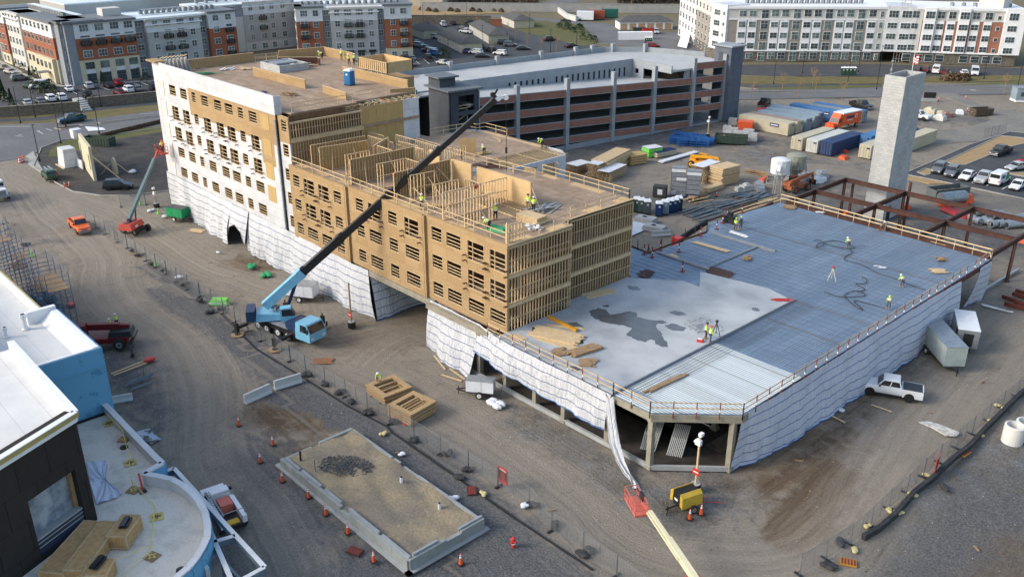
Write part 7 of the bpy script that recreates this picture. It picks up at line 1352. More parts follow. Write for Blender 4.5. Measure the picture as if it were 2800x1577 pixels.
# concrete barriers and blocks
def barrier(c, p, q, lab, h=.85, m=concl):
 a, d = K(c, *p), K(c, *q); L = (d-a).length; b = MB(); b.xprism([(-.3, 0), (.3, 0), (.3, .12), (.14, .35), (.1, h), (-.1, h), (-.14, .35), (-.3, .12)], 0, L); o = ob('concrete_barrier', lab, 'concrete barrier', b, m, a, heading(a, d)-pi/2, 'concrete barriers')
barrier('c1', (185, 960), (450, 880), 'right one of the two pale barriers on the gravel before the fence', 1.0); barrier('c1', (-110, 1100), (145, 985), 'left one of the two pale barriers on the gravel before the fence', 1.0); barrier('c0', (1120, 1090), (1320, 1055), 'concrete beam beside the blue insulated wall', .7); barrier('b2', (1385, 895), (1570, 880), 'pale concrete beam in the yard right of the stud wall', .8)
for i, (x, y) in enumerate(((1325, 745), (1415, 830))): p = K('b2', x, y); b = MB(); b.taper(-1.7, -1.1, 1.7, 1.1, 0, .7, .15); b.box(-.5, -.1, .7, .1, .1, .85, 1); ob('concrete_block', ('flat concrete block nearer the portable toilets', 'flat concrete block nearer the podium')[i], 'concrete block', b, [conc, black], p, .25)
b = MB(); P = KS('b2', [(1180, 720), (1270, 700), (1340, 760), (1300, 840), (1180, 890)]); b.prism([(p.x, p.y) for p in P], 0, .06); ob('spilled_concrete', 'white patch of washed-out concrete between the flat blocks', 'spill', b, whitef)
# block foundation
def foundation():
 T = E('block_foundation', 'rectangular concrete foundation filled with sand, left of the lower centre', 'foundation', (-54, 34.6, 0)); u0, u1, v0, v1 = -63.3, -44.8, 31.1, 38.4
 b = MB(); b.box(u0-.5, v0-.45, 0, u1+.5, v0, .12); b.box(u1, v0-.45, 0, u1+.5, v1+.3, .12); b.build('footing', conc, T, world=True)
 bm = bricky('formed_block', (.33, .35, .33), (.29, .31, .3), (.2, .21, .2), 2.4, 1.3, .02, nscale=.8, namt=.3)
 def w(a, c, h, z0=0, th=.32, m=bm): b = MB(); b.beam((*a, (z0+h)/2), (*c, (z0+h)/2), th, h-z0); b.build('wall', m, T, world=True)
 for a, c, h in (((u0, v0), (u0+3, v0), 1.15), ((u0+3, v0), (u0+9.5, v0), 1.3), ((u0+9.5, v0), (u0+11, v0), .9), ((u0+11, v0), (u1, v0), 1.35), ((u1, v0), (u1, v0+3.4), 1.45), ((u1, v0+3.4), (u1, v0+5), 1.2), ((u1, v0+5), (u1, v1), 1.45), ((u1, v1), (u0+10, v1), .95), ((u0+8, v1), (u0+10, v1), .8), ((u0, v1), (u0+7.5, v1), 1.0), ((u0, v0), (u0, v0+3), .9), ((u0, v0+3.8), (u0, v1), 1.1)): w(a, c, h*.72)
 for a, c, h in (((u0+.4, v0+.2), (u0+2.8, v0+.2), 1.5), ((u0+3.2, v0+.2), (u0+6.2, v0+.2), 1.6), ((u0+6.8, v0+.2), (u0+9.2, v0+.2), 1.55), ((u0+10.4, v0+.2), (u0+14.5, v0+.2), 1.65), ((u0+14.9, v0+.2), (u1-.1, v0+.2), 1.65), ((u1-.15, v0+.5), (u1-.15, v0+2.8), 1.75), ((u1-.15, v0+5), (u1-.15, v1), 1.7), ((u0+12.5, v1-.1), (u1, v1-.1), 1.25), ((u0+4, v1-.1), (u0+6.5, v1-.1), 1.25)): w(a, c, h*.7, .5, .2, pm('form_edge', (.30, .33, .36), (.25, .27, .29), 1, .8))
 sd = pm('fill_sand', (.33, .265, .17), (.24, .205, .155), .35, .95, lo=.42, hi=.62, fine=.35, bmp=.1, bs=1.2); b = MB(); r = random.Random(3); nx, ny = 46, 20; g = []
 for j in range(ny+1):
  for i in range(nx+1): x = u0+.1+(u1-u0-.2)*i/nx; y = v0+.1+(v1-v0-.2)*j/ny; g.append(b.av((x, y, (.72)+.08*sin(x*1.1+sin(y*2))+.07*sin(y*2.3+x*.6)+r.uniform(-.03, .03))))
 for j in range(ny):
  for i in range(nx): k = j*(nx+1)+i; b.f.append([g[k], g[k+1], g[k+nx+2], g[k+nx+1]]); b.m.append(0)
 b.build('sand_fill', sd, T, world=True, smooth=True)
 b = MB()
 for k in range(700):
  a = rnd.uniform(0, 6.28); r = rnd.random()**.8; x, y = -58.6+cos(a)*r*2.3, 34.6+sin(a)*r*1.7+cos(a)*r*.8; s = rnd.uniform(.03, .09); b.beam((x, y, .78), (x+s, y+s*rnd.uniform(-1, 1), .82), s*1.6, s)
 o = b.build('gravel_scatter', pm('dark_gravel', (.07, .075, .08), (.16, .16, .17), 5, .95, fine=.5), T, world=True); o['kind'] = 'stuff'
 for c, x, y in (('d1', 1443, 515), ('d1', 1820, 775)): p = K(c, x, y, .7); b = MB(); b.tube(p, p+UP*.55, .14, n=10, m=0); b.tube(p+UP*.55, p+UP*.6, .11, n=10, m=1); b.build('pipe_stub', [whitef, black], T, world=True)
 for c, x, y, h, m in (('d1', 445, 300, 1.0, black), ('d1', 590, 400, 1.1, steel)): p = K(c, x, y, .7); b = MB(); b.tube(p, p+UP*h, .09 if m is black else .03, n=6); b.build('pipe_stub', m, T, world=True)
foundation()
# timber frame stacks beside the fence
def framestack(lab, pts, n, h0):
 P = KS('c1', pts, h0); a, q, r = P; rz = heading(a, q); L = (q-a).length; W_ = (r-q).length; T = E('timber_frame_stack', lab, 'lumber stack', (a.x, a.y, 0), rz, 'stacks of box frames'); z = 0
 for k in range(n):
  x0 = rnd.uniform(-.08, .08); b = MB(); t = .32; h = h0/n*.82; dp = .55
  for y in (0, W_-dp): b.box(x0, y, z+.05, x0+L, y+dp, z+h)
  for x in (x0, x0+L-dp): b.box(x, dp, z+.05, x+dp, W_-dp, z+h)
  b.box(x0+L*.33, dp, z+.1, x0+L*.33+.2, W_-dp, z+h-.05); b.box(x0+L*.6, dp, z+.1, x0+L*.6+.15, W_-dp, z+h-.05); b.build('frame', [osb], T); z += h0/n
 b = MB(); b.box(L*.2, -.25, 0, L*.3, W_+.1, .1); b.box(L*.7, -.25, 0, L*.8, W_+.1, .1); b.build('dunnage', red if n > 3 else lumd, T)
framestack('stack of plywood box frames with the crouching man, nearer the crane', [(1090, 905), (1270, 1035), (1510, 905)], 3, .95); framestack('taller stack of plywood box frames with red dunnage', [(1300, 1100), (1530, 1210), (1775, 1060)], 4, 1.35)
# trailers, generators
def boxtrailer(lab, c, p, q, L, W_, h, m, z0=.6, ax=(0,), name='enclosed_trailer', trim=None, cat='trailer', off=0):
 a, d = K(c, *p), K(c, *q); rz = heading(a, d); mid = a.lerp(d, .5); T = E(name, lab, cat, (mid.x, mid.y, 0), rz)
 b = MB(); b.box(-L/2, -W_/2, z0, L/2, W_/2, z0+h, 0); b.box(-L/2-.02, -W_/2-.02, z0+h, L/2+.02, W_/2+.02, z0+h+.04, 1); b.box(-L/2, -W_/2-.01, z0, L/2, W_/2+.01, z0+.12, 2)
 for k in range(1, int(L/1.2)): b.box(-L/2+k*1.2, -W_/2-.012, z0+.12, -L/2+k*1.2+.03, W_/2+.012, z0+h, 1)
 b.build('body', [m, trim or galv, blackp], T)
 b = MB(); b.beam((L/2, -.4, z0), (L/2+1.1, 0, .5), .1); b.beam((L/2, .4, z0), (L/2+1.1, 0, .5), .1); b.tube((L/2+.9, 0, 0), (L/2+.9, 0, .9), .05, n=6); b.build('tow_bar', blackp, T)
 for x in ax:
  for s in (1, -1): wheel(T, x, s*(W_/2+.08), .38, .24, rimm=white)
 return T
boxtrailer('long pale grey equipment trailer with twin axles beside the sheeting', 'c3', (1610, 530), (1790, 740), 7.2, 2.2, 2.3, pm('sage_grey', (.40, .46, .44), None, 1, .5), ax=(-1.6, -.6))
t = boxtrailer('silver and black enclosed trailer parked next to the grey trailer', 'c3', (1905, 400), (1950, 600), 5.6, 2.2, 2.2, galv, ax=(-.6, .4), trim=white); b = MB(); b.box(2.79, -.5, .9, 2.86, .5, 2.4); b.box(1.2, -1.13, .75, 2.7, -1.11, 2.6); b.box(1.2, 1.11, .75, 2.7, 1.13, 2.6); b.build('nose_panel', blackp, t)
boxtrailer('small white box trailer behind the blue crane', 'c1', (380, 55), (560, 75), 3.6, 1.9, 1.6, whitef)
g = boxtrailer('white towable generator on gravel beside the sheeting opening', 'c1', (2330, 1030), (2130, 1010), 2.8, 1.2, 1.35, white, z0=.55, ax=(0,), name='generator', cat='generator'); b = MB(); b.box(-1.2, -.62, .9, -.7, -.605, 1.2); b.box(.3, -.62, 1.0, .5, -.605, 1.15); b.box(1.38, -.3, 1.2, 1.41, .3, 1.7); b.tube((-.3, -1.2, 0), (-.3, -1.2, 1.0), .16, n=8); b.build('control_panel', blackp, g)
g = boxtrailer('green towable air compressor at the sheeting near the red lift', 'b0', (1690, 715), (1860, 745), 3.2, 1.7, 1.5, grn, z0=.6, name='compressor', cat='compressor', trim=blackp)
def light_tower():
 a, q = K('d2', 1800, 730), K('d2', 1620, 790); rz = heading(a, q)+.0; m = a.lerp(q, .45); T = E('light_tower', 'black and yellow towable light tower beside two orange cones', 'light tower', (m.x, m.y, 0), rz)
 b = MB(); b.box(-.9, -.5, .45, .9, .5, 1.75, 1)
 for s in (1, -1): b.hull([(-1.0, s*.5, .7), (1.0, s*.5, .7), (1.0, s*.85, .6), (-1.0, s*.85, .6), (-1.0, s*.45, 1.85), (1.0, s*.45, 1.85), (1.0, s*.8, 1.6), (-1.0, s*.8, 1.6)], 0)
 b.box(.92, -.3, .9, .95, .1, 1.1, 2); b.build('canopy', [pm('machine_yellow', (.60, .40, .05), None, 1, .4), blackp, white], T)
 b = MB(); b.beam((.9, 0, .5), (2.0, 0, .45), .1); b.tube((1.8, 0, 0), (1.8, 0, .7), .05, n=6); b.beam((1.5, -.3, .2), (2.1, .3, .1), .07); b.build('tow_bar', blackp, T)
 for s in (1, -1): wheel(T, -.1, s*.95, .36, .22, rimm=grym)
light_tower()
def pole(lab, c, x, y, h, m, drum=True, cam_=True, sign=None, name='utility_post'):
 p = K(c, x, y); T = E(name, lab, 'post', p); b = MB(); b.beam((0, 0, 0), (0, 0, h), .14, .14); b.build('post', m, T)
 if drum: b = MB(); b.tube((0, 0, 0), (0, 0, .7), .48, n=14, m=0); b.tube((0, 0, .68), (0, 0, .74), .42, n=14, m=1); b.build('ballast_drum', [blackp, conc], T)
 if cam_: b = MB(); b.box(-.3, -.2, h-1.1, .2, .1, h-.6); b.box(.05, -.35, h-.1, .35, .05, h+.2); b.box(-.5, -.1, h-1.0, -.3, .1, h-.85); b.build('camera_box', white, T)
 if sign: b = MB(); b.box(-.35, -.14, sign, .35, -.09, sign+.6, 0); b.box(-.25, -.155, sign+.25, .25, -.14, sign+.35, 1); b.build('sign', [red, white], T)
pole('tall wooden camera post on a ballast drum before the open podium corner', 'd2', 1815, 590, 5.6, lum, sign=1.6); pole('wooden post with a red box on a drum between the crane and the passage', 'c1', 950, 340, 5.5, lumd, cam_=False, sign=1.3); pole('camera post on a drum near the green compressor', 'b0', 1555, 605, 3.2, lumd); pole('camera post on a drum behind the lumber yard', 'a2', 1940, 1360, 4.2, lum)
def sign(lab, c, x, y, rz, txt=True):
 p = K(c, x, y, .5); b = MB(); b.box(-.55, -.03, 0, .55, .03, 1.5, 0); b.box(-.47, -.045, .35, .47, -.03, 1.15, 1)
 for k in range(4): b.box(-.38, -.055, .45+k*.17, .38-.1*(k % 2), -.045, .52+k*.17, 0)
 b.box(-.4, -.045, 1.25, .4, -.03, 1.38, 2); ob('warning_sign', lab, 'sign', b, [red, blackp, white], p, rz)
sign('red and black warning sign on the front fence', 'd1', 2450, 520, 0); sign('dark red warning sign on the right-hand fence', 'd3', 1665, 385, pi/2+.2)
# big pipes
for i, (c, x, y) in enumerate((('d3', 2415, 110), ('c3', 2530, 1440))):
 p = K(c, x, y); b = MB(); n = 26; R = [[b.av((cos(2*pi*k/n)*r, sin(2*pi*k/n)*r, z)) for k in range(n)] for r, z in ((.9, 0), (.9, 1.75), (.72, 1.8), (.72, .02))]
 for a, d in zip(R, R[1:]):
  for k in range(n): b.f.append([a[k], a[(k+1) % n], d[(k+1) % n], d[k]]); b.m.append(0)
 ob('concrete_ring', ('white concrete ring standing nearest the camera at the right edge', 'white concrete ring at the right edge behind the nearest one')[i], 'concrete ring', b, [pm('white_concrete', (.68, .68, .64), (.6, .6, .56), 1, .7), red], p)
for i in range(14):
 x, y = ((2090, 690), (2190, 700), (2260, 710), (2320, 720), (2110, 770), (2180, 780), (2260, 800), (2340, 800), (2400, 760), (2460, 780), (2520, 800), (2050, 760), (2480, 740), (2420, 810))[i]; p = K('b3', x, y); b = MB(); rz = (1.2, 1.1, 1.3, .2, .5, 2.6)[i % 6]; n = 14; R = [[b.av((xx, cos(2*pi*k/n)*r, .55+sin(2*pi*k/n)*r)) for k in range(n)] for r, xx in ((.46, -1.2), (.55, -1.2), (.55, 1.2), (.46, 1.2), (.46, -1.2))]
 for a, d in zip(R, R[1:]):
  for k in range(n): b.f.append([a[k], a[(k+1) % n], d[(k+1) % n], d[k]]); b.m.append(0)
 ob('spiral_duct', 'galvanised round duct section in the scattered heap behind the steel frame', 'duct', b, galv, p, rz, 'round duct sections behind the steel frame')
b = MB()
for i, (x, y, x2, y2) in enumerate(((2320, 60, 2700, 190), (2420, 30, 2750, 130), (2340, 130, 2750, 230), (2440, 120, 2800, 200), (2450, 0, 2750, 90))): a, q = K('c3', x, y), K('c3', x2, y2); bb = MB(); bb.beam(a+UP*.3, q+UP*.3, .3, .45); ob('steel_beam', 'rusty steel beam lying in the pile at the right edge', 'steel beam', bb, pm('deep_rust', (.14, .035, .02), (.08, .02, .015), 1, .7), grp='rusty beams at the right edge')
for i in range(3): a, q = K('c3', 2115+i*12, 120+i*8), K('c3', 2380+i*25, 190+i*6); bb = MB(); bb.tube(a+UP*.1, q+UP*.1, .09, n=6); ob('pipe', 'thin white pipe lying by the far podium corner', 'pipe', bb, whitef, grp='white pipes by the podium corner')
a, q = K('b3', 2130, 1451), K('b3', 2480, 1240); bb = MB(); bb.beam(a+UP*.3, q+UP*.3, .3, .3); ob('pipe', 'long pale square tube beside the far end of the podium', 'pipe', bb, galv)
# containers
def container(lab, u0, v0, along, m, L=12.2, h=2.6, roof=None, open_=False):
 T = E('shipping_container', lab, 'container', (u0, v0, 0), 0 if along == 'v' else pi/2, 'storage containers'); b = MB(); W_ = 2.44       # long axis +y from the near end
 b.box(0, 0, .1, W_, L, h); n = int(L/.5)
 for k in range(n): y = L*(k+.25)/n; b.box(-.03, y, .25, 0, y+.22, h-.12); b.box(W_, y, .25, W_+.03, y+.22, h-.12)
 b.box(.0, 0, h, W_, L, h+.02, 1); b.build('body', [m, roof or m], T)
 b = MB()
 for x in (0, W_/2+.02): b.box(x+.06, -.05, .2, x+W_/2-.08, 0, h-.1, 0)
 for x in (.35, .95, 1.5, 2.1): b.tube((x, -.08, .2), (x, -.08, h-.1), .025, n=4, m=1)
 b.build('doors', [m, galv], T); b = MB(); b.box(-.05, 2.2, 1.5, -.032, 4.4, 2.2, 0); b.box(-.055, 2.4, 1.75, -.05, 4.2, 1.95, 1); b.box(1.5, -.07, 1.9, 2.2, -.052, 2.2, 0); b.build('plate', [navy, white], T); return T
ct = pm('container_tan', (.52, .47, .34), (.45, .41, .3), .6, .6); cg = pm('container_grey_blue', (.26, .33, .38), (.21, .27, .31), .5, .6); cw = pm('container_white', (.58, .58, .53), (.5, .5, .46), .6, .6); cn = pm('container_navy', (.025, .05, .13), (.02, .04, .11), .6, .6); cb_ = pm('container_blue', (.03, .13, .33), (.09, .2, .38), .6, .6); cbr = pm('container_brown_roof', (.26, .2, .18), (.33, .28, .24), .5, .7)
container('tan container nearest in the long group beside the orange truck', -98.6, 170.0, 'u', ct); container('tan container with a brownish roof, second of the long group', -98.4, 173.1, 'u', ct, roof=cbr); container('grey-blue container behind the two tan ones', -98.3, 176.4, 'u', cg); container('wide grey-blue container fourth in the long group', -98.5, 180.2, 'u', cg); container('grey-blue container fifth in the long group', -99.5, 183.4, 'u', cg)
container('bright blue container at the back of the long group', -97.2, 188.0, 'u', cb_); container('pale blue container behind the orange truck', -94.2, 192.8, 'u', cg, roof=cb_)
container('tan container at the left of the nearer row', -92.5, 161.2, 'v', ct); container('white container second in the nearer row', -89.4, 161.6, 'v', cw); container('navy blue container third in the nearer row', -86.5, 161.9, 'v', cn); container('mid blue container behind the navy one', -84.0, 172.5, 'v', cb_, L=11); container('tan container touching the left side of the concrete tower', -80.3, 165.3, 'v', ct, L=9); container('tan container right of the concrete tower', -77.7, 175.5, 'v', ct)
T = E('shipping_container', 'white container on the yard behind the parking garage', 'container', K('a2', 1060, 400), .9); b = MB(); b.box(0, 0, 0, 12, 2.5, 2.6); b.build('body', whb, T); b = MB(); b.box(-.05, .1, .1, 0, 2.4, 2.4); b.build('doors', galv, T)
for lab, c, x, y, col in (('rust-red container far off by the sound wall', 'a2', 835, 195, pm('rust_red', (.3, .07, .04), None, 1, .6)), ('dark green office container far off by the sound wall', 'a2', 970, 180, pm('deep_green', (.02, .12, .09), None, 1, .5)), ('white box trailer far off by the sound wall', 'a2', 725, 205, whb)):
 p = K(c, x, y); b = MB(); b.box(-3.4, -1.6, .4, 3.4, 1.6, 3.6, 0); b.box(-3.45, -.8, .8, -3.38, .8, 2.9, 1); b.tube((-2, -1.7, .4), (-2, 1.7, .4), .4, n=8, m=1); ob('container_cabin', lab, 'container', b, [col, blackp], p, .7)
def dumpster(lab, c, x, y, rz, m, L=6, fill=lumd, h=1.7):
 p = K(c, x, y); T = E('dumpster', lab, 'dumpster', p, rz); b = MB(); W_ = 2.3
 b.box(-L/2, -W_/2, .15, L/2, W_/2, .25); b.box(-L/2, -W_/2, .25, L/2, -W_/2+.06, h); b.box(-L/2, W_/2-.06, .25, L/2, W_/2, h); b.box(-L/2, -W_/2+.06, .25, -L/2+.06, W_/2-.06, h); b.box(L/2-.06, -W_/2+.06, .25, L/2, W_/2-.06, h)
 for k in range(9):
  x_ = -L/2+L*(k+.3)/9; b.box(x_, -W_/2-.07, .25, x_+.12, -W_/2, h-.1); b.box(x_, W_/2, .25, x_+.12, W_/2+.07, h-.1)
 b.box(-L/2-.04, -W_/2-.08, h-.1, L/2+.04, -W_/2+.06, h+.02); b.box(-L/2-.04, W_/2-.06, h-.1, L/2+.04, W_/2+.08, h+.02); b.build('tub', m, T)
 b = MB()
 for k in range(16): a = Vector((rnd.uniform(-L/2+.4, L/2-.4), rnd.uniform(-.8, .8), h*.55+rnd.uniform(0, .3))); d = Vector((rnd.uniform(-1, 1), rnd.uniform(-.6, .6), rnd.uniform(-.1, .2))); b.beam(a, a+d, .25, .12)
 b.box(-L/2+.1, -W_/2+.1, .3, L/2-.1, W_/2-.1, h*.55); b.build('debris', fill, T)
dg = pm('dumpster_green', (.05, .08, .06), (.035, .055, .045), 1, .6)
dumpster('dark green dumpster full of wood beside the concrete block stacks', 'a2', 2170, 1420, .55, dg, 6.5); dumpster('grey dumpster behind the steel frame full of earth', 'b3', 1775, 500, 1.15, pm('dumpster_grey', (.13, .15, .15), None, 1, .6), 7, fill=pm('earth_fill', (.2, .16, .1), (.13, .11, .07), 2, .9)); dumpster('brown open dumpster on the dirt at the far right entrance', 'a3', 2110, 1145, 1.0, pm('dumpster_brown', (.10, .08, .06), None, 1, .7), 4.5); dumpster('black dumpster at the corner of the dark gravel yard', 'a0', 990, 1440, .6, dg, 6); dumpster('dark green dumpster left of the red one', 'a2', 1262, 325, .9, dg, 5); dumpster('bright red dumpster in front of the white garages', 'a2', 1358, 330, .9, red, 5)
def toilet_proto(m):
 T = E('portable_toilet', 'x', 'portable toilet'); b = MB(); b.box(-.55, -.55, .08, .55, .55, 2.05, 0)
 for k in range(4): b.box(-.57, -.5+k*.28, .2, -.55, -.38+k*.28, 1.95, 0)
 b.box(-.58, -.58, 0, .58, .58, .12, 1); b.build('cabin', [m, blackp], T); b = MB(); b.hull([(-.6, -.6, 2.05), (.6, -.6, 2.05), (.6, .6, 2.05), (-.6, .6, 2.05), (-.42, -.42, 2.3), (.42, -.42, 2.3), (.42, .42, 2.3), (-.42, .42, 2.3)]); b.tube((.3, .3, 2.2), (.3, .3, 2.5), .05, n=6); b.build('roof', white, T)
 b = MB(); b.box(-.4, -.58, .15, .4, -.56, 1.95, 0); b.box(-.15, -.6, 1.45, .15, -.58, 1.7, 1); b.build('door', [m, white], T); return T
TP = {}
def toilet(c, x, y, lab, m, rz=0, z=0, grp='portable toilets'):
 p = K(c, x, y, z)
 if m not in TP: TP[m] = o = toilet_proto(m); o.location = p; o.rotation_euler[2] = rz; o['label'] = lab; o['group'] = grp
 else: dup(TP[m], p, rz, lab, grp)
tg = pm('toilet_green', (.035, .08, .06), None, 1, .5); tgr = pm('toilet_grey', (.10, .125, .125), None, 1, .5); tnv = pm('toilet_navy', (.02, .05, .16), None, 1, .5); tbl = pm('toilet_blue', (.02, .16, .38), None, 1, .5)
for x, y, m, lab in ((1235, 640, tg, 'dark green toilet at the left end of the yard toilets'), (1280, 650, tgr, 'grey toilet beside the dark green one'), (1340, 665, tgr, 'grey toilet at the right end of the left trio'), (1455, 685, tnv, 'navy toilet nearest in the right row'), (1515, 668, cg, 'pale blue-grey toilet between the navy ones'), (1562, 655, tnv, 'navy toilet third in the right row'), (1610, 645, tnv, 'navy toilet fourth in the right row'), (1650, 630, tg, 'dark green toilet at the far end of the right row')): toilet('b2', x, y, lab, m, .75)
toilet('B', 1970, 400, 'bright blue toilet standing on the timber roof', tbl, .3, 21.16)
for i, x in enumerate((740, 775, 810, 848)): toilet('a3', x, 748, 'green toilet in the row of four across the street', tg, .7)
for i, x in enumerate((1333, 1352, 1372)): toilet('a2', x, 435, 'green toilet in the trio behind the garage', tg, .7)
# lumber and panel stacks
def stack(name, lab, c, p, q, W_, n, lh, m, jit=.25, truss_=False, cat='lumber stack', top=None):
 a, d = K(c, *p), K(c, *q); L = (d-a).length; T = E(name, lab, cat, (a.x, a.y, 0), heading(a, d), 'stacks in the lumber yard'); z = .12
 b = MB()
 for x in (.15, .8): b.box(L*x, -.1, 0, L*x+.12, W_+.1, .12)
 for k in range(n):
  o, e = rnd.uniform(-jit, jit), rnd.uniform(-jit, jit)*.6
  if truss_:
   for y in (0, W_*.33, W_*.66, W_-.08):
    b.box(o, e+y, z, o+L, e+y+.08, z+.06); b.box(o, e+y, z+lh-.08, o+L, e+y+.08, z+lh-.02); ns = max(3, int(L/.6))
    for s in range(ns): b.beam((o+L*s/ns, e+y+.04, z+.05), (o+L*(s+.5)/ns, e+y+.04, z+lh-.05), .05, .05); b.beam((o+L*(s+.5)/ns, e+y+.04, z+lh-.05), (o+L*(s+1)/ns, e+y+.04, z+.05), .05, .05)
  else: b.box(o, e, z, o+L, e+W_, z+lh*.8)
  z += lh
 b.build('layers', m, T)
 if top: b = MB(); b.box(-.05, -.05, z, L+.05, W_+.05, z+.04); b.build('cover', top, T)
stack('truss_stack', 'tall tilted pile of plywood box frames behind the guard rail', 'b2', (940, 300), (1180, 170), 3.0, 8, .34, lum, .4); stack('truss_stack', 'low pile of floor trusses under a white board, left of the tall pile', 'b2', (640, 290), (780, 250), 2.6, 4, .4, lumd, .3, True, top=white); stack('truss_stack', 'long pile of floor trusses stretching towards the camera', 'b2', (850, 330), (1040, 240), 2.2, 6, .42, lum, .3, True, top=whitef); stack('truss_stack', 'small pile of floor trusses nearest the guard rail corner', 'b2', (960, 360), (1130, 280), 2.4, 4, .42, lum, .3, True, top=whitef)
stack('panel_stack', 'banded yellow panel bundle beside the tall pile', 'b2', (1180, 195), (1340, 170), 2.6, 4, .45, osby, .08); stack('panel_stack', 'white and green wrapped bundle behind the banded panels', 'b2', (1355, 115), (1490, 95), 2.4, 2, .8, lime, .05, top=whitef); stack('panel_stack', 'cream bundle with a blue top cover', 'b2', (1440, 120), (1630, 80), 2.0, 2, .45, sandm, .05, top=navy)
stack('truss_stack', 'pile of floor trusses in front of the yellow telehandler', 'b2', (1880, 380), (2050, 320), 2.3, 7, .42, lum, .3, True, top=whitef); stack('panel_stack', 'tall neat stack of wide timber panels right of the telehandler', 'b2', (2075, 405), (2250, 360), 3.0, 9, .34, lum, .2); stack('panel_stack', 'flat pallet of boards behind the blue steel bundles', 'b2', (1800, 545), (1930, 510), 1.6, 3, .2, lumd, .1); stack('lumber_pile', 'small lumber bundle behind the steel bundles', 'b2', (1950, 470), (2100, 420), 1.2, 3, .25, lum, .1)
stack('lumber_pile', 'green-white boards fanned on the ground behind the telehandler', 'b2', (1500, 175), (1850, 75), 1.2, 2, .15, whitef, .3)
def bundle(lab, c, p, q, n, m, sp=.35, grp='long steel bundles in the yard', name='steel_bundle', cat='steel bundle'):
 a, d = K(c, *p), K(c, *q); b = MB(); nn = (d-a).cross(UP).normalized()
 for k in range(n): o = nn*(k*sp)+(d-a).normalized()*rnd.uniform(-.8, .8)+UP*(.12+.16*(k % 3)); b.beam(a+o, d+o+nn*rnd.uniform(-.5, .5), .16, .12)
 ob(name, lab, cat, b, m, grp=grp)
bd = pm('steel_blue_grey', (.14, .19, .24), (.22, .26, .28), 2, .5, metal=.3)
bundle('grey steel bundle nearest the navy toilets', 'b2', (1650, 665), (1860, 600), 8, bd); bundle('grey steel bundle beside the podium edge', 'b2', (1740, 715), (2010, 640), 8, bd); bundle('grey steel bundle in the middle of the yard', 'b2', (1880, 580), (2150, 540), 8, bd); bundle('blue-grey steel bundle behind the middle one', 'b2', (2000, 620), (2539, 480), 6, bd); bundle('blue steel decking pile by the wrapped pallets', 'b2', (2120, 490), (2320, 460), 9, bd, .3); bundle('grey decking pile right of the blue one', 'b2', (2300, 520), (2440, 460), 9, bd, .3)
bundle('long timbers behind the blue decking', 'b2', (2360, 240), (2600, 290), 7, lumd); bundle('long timbers along the far podium edge', 'b2', (2080, 690), (2600, 520), 6, lum, .3)
bundle('pale lumber beside the dark green toilet', 'b2', (1680, 540), (1850, 500), 7, lum, .4)
for i, (x, y) in enumerate(((1720, 1380), (1790, 1395), (1680, 1420), (1760, 1440), (1830, 1445), (1880, 1420))):
 p = K('a2', x, y); b = MB()
 for k in range(7):
  for z in (.2, .7, 1.2): b.beam((-2.6, -1+k*.3, z), (2.6, -1+k*.3, z), .09, .09)
 for x_ in (-2.3, 0, 2.3):
  for y_ in (-1.1, .9): b.beam((x_, y_, 0), (x_, y_, 1.7), .08)
 ob('steel_rack', 'bright blue steel shoring rack in the heap near the garage', 'steel rack', b, blue, p, .5+rnd.uniform(-.4, .4), 'blue shoring racks')
for i, (x, y, s) in enumerate(((2130, 1310, .9), (2135, 1370, .9), (2200, 1330, .9), (2290, 1390, 1.2), (2340, 1370, 1.2), (2380, 1400, 1.1), (2190, 1240, 1), (2240, 1370, 1))):
 p = K('a2', x, y); b = MB(); b.box(-.9*s, -.7*s, .1, .9*s, .7*s, 1.5*s); b.box(-.9*s, -.7*s, 0, .9*s, .7*s, .1, 1); b.box(-.91*s, -.02, .1, .91*s, .02, 1.51*s, 1); ob('block_pallet', 'pallet of grey concrete blocks near the parking garage', 'block pallet', b, [blk, lumd], p, .4, 'pallets of concrete blocks')
p = K('a2', 2310, 1300); b = MB(); b.box(-1.6, -1.1, .1, 1.6, 1.1, 2.2)
for k in range(9): b.box(-1.5+k*.36, -1.16, .2, -1.36+k*.36, -1.1, 2.1)
ob('storage_cage', 'bright orange storage box behind the block pallets', 'storage box', b, orange, p, .45)
for i, (x0, y0, h) in enumerate(((1640, 480, 4.3), (1790, 515, 4.3), (1690, 490, 3.0))):
 p = K('b2', x0, y0); T = E('wrapped_panel_stack', ('tall grey wrapped stack with white end tag, left', 'tall grey wrapped stack with blue base band, right', 'shorter grey wrapped stack between the two tall ones')[i], 'panel stack', p, .6); b = MB(); z = .1
 while z < h: b.box(-1.1, -.7, z, 1.1, .7, z+.72); z += .8
 b.build('bundle', grym, T); b = MB(); b.box(-1.15, -.75, h-.2, 1.15, -.72, h+.3, 0); b.box(-1.12, -.72, .2, 1.12, .72, .9, 1 if i == 1 else 0) if i != 2 else None; b.box(-1.2, -.1, 0, -1.12, .1, h, 2); b.build('tag', [white, navy, blackp], T)
p = K('b2', 1465, 500); b = MB(); b.box(-1.1, -.8, .1, 1.1, .8, 1.9); b.box(-.3, -.83, .6, .5, -.8, 1.5, 1); ob('wrapped_pallet', 'black plastic wrapped pallet alone in the yard', 'pallet', b, [tarblk, whitef], p, .5)
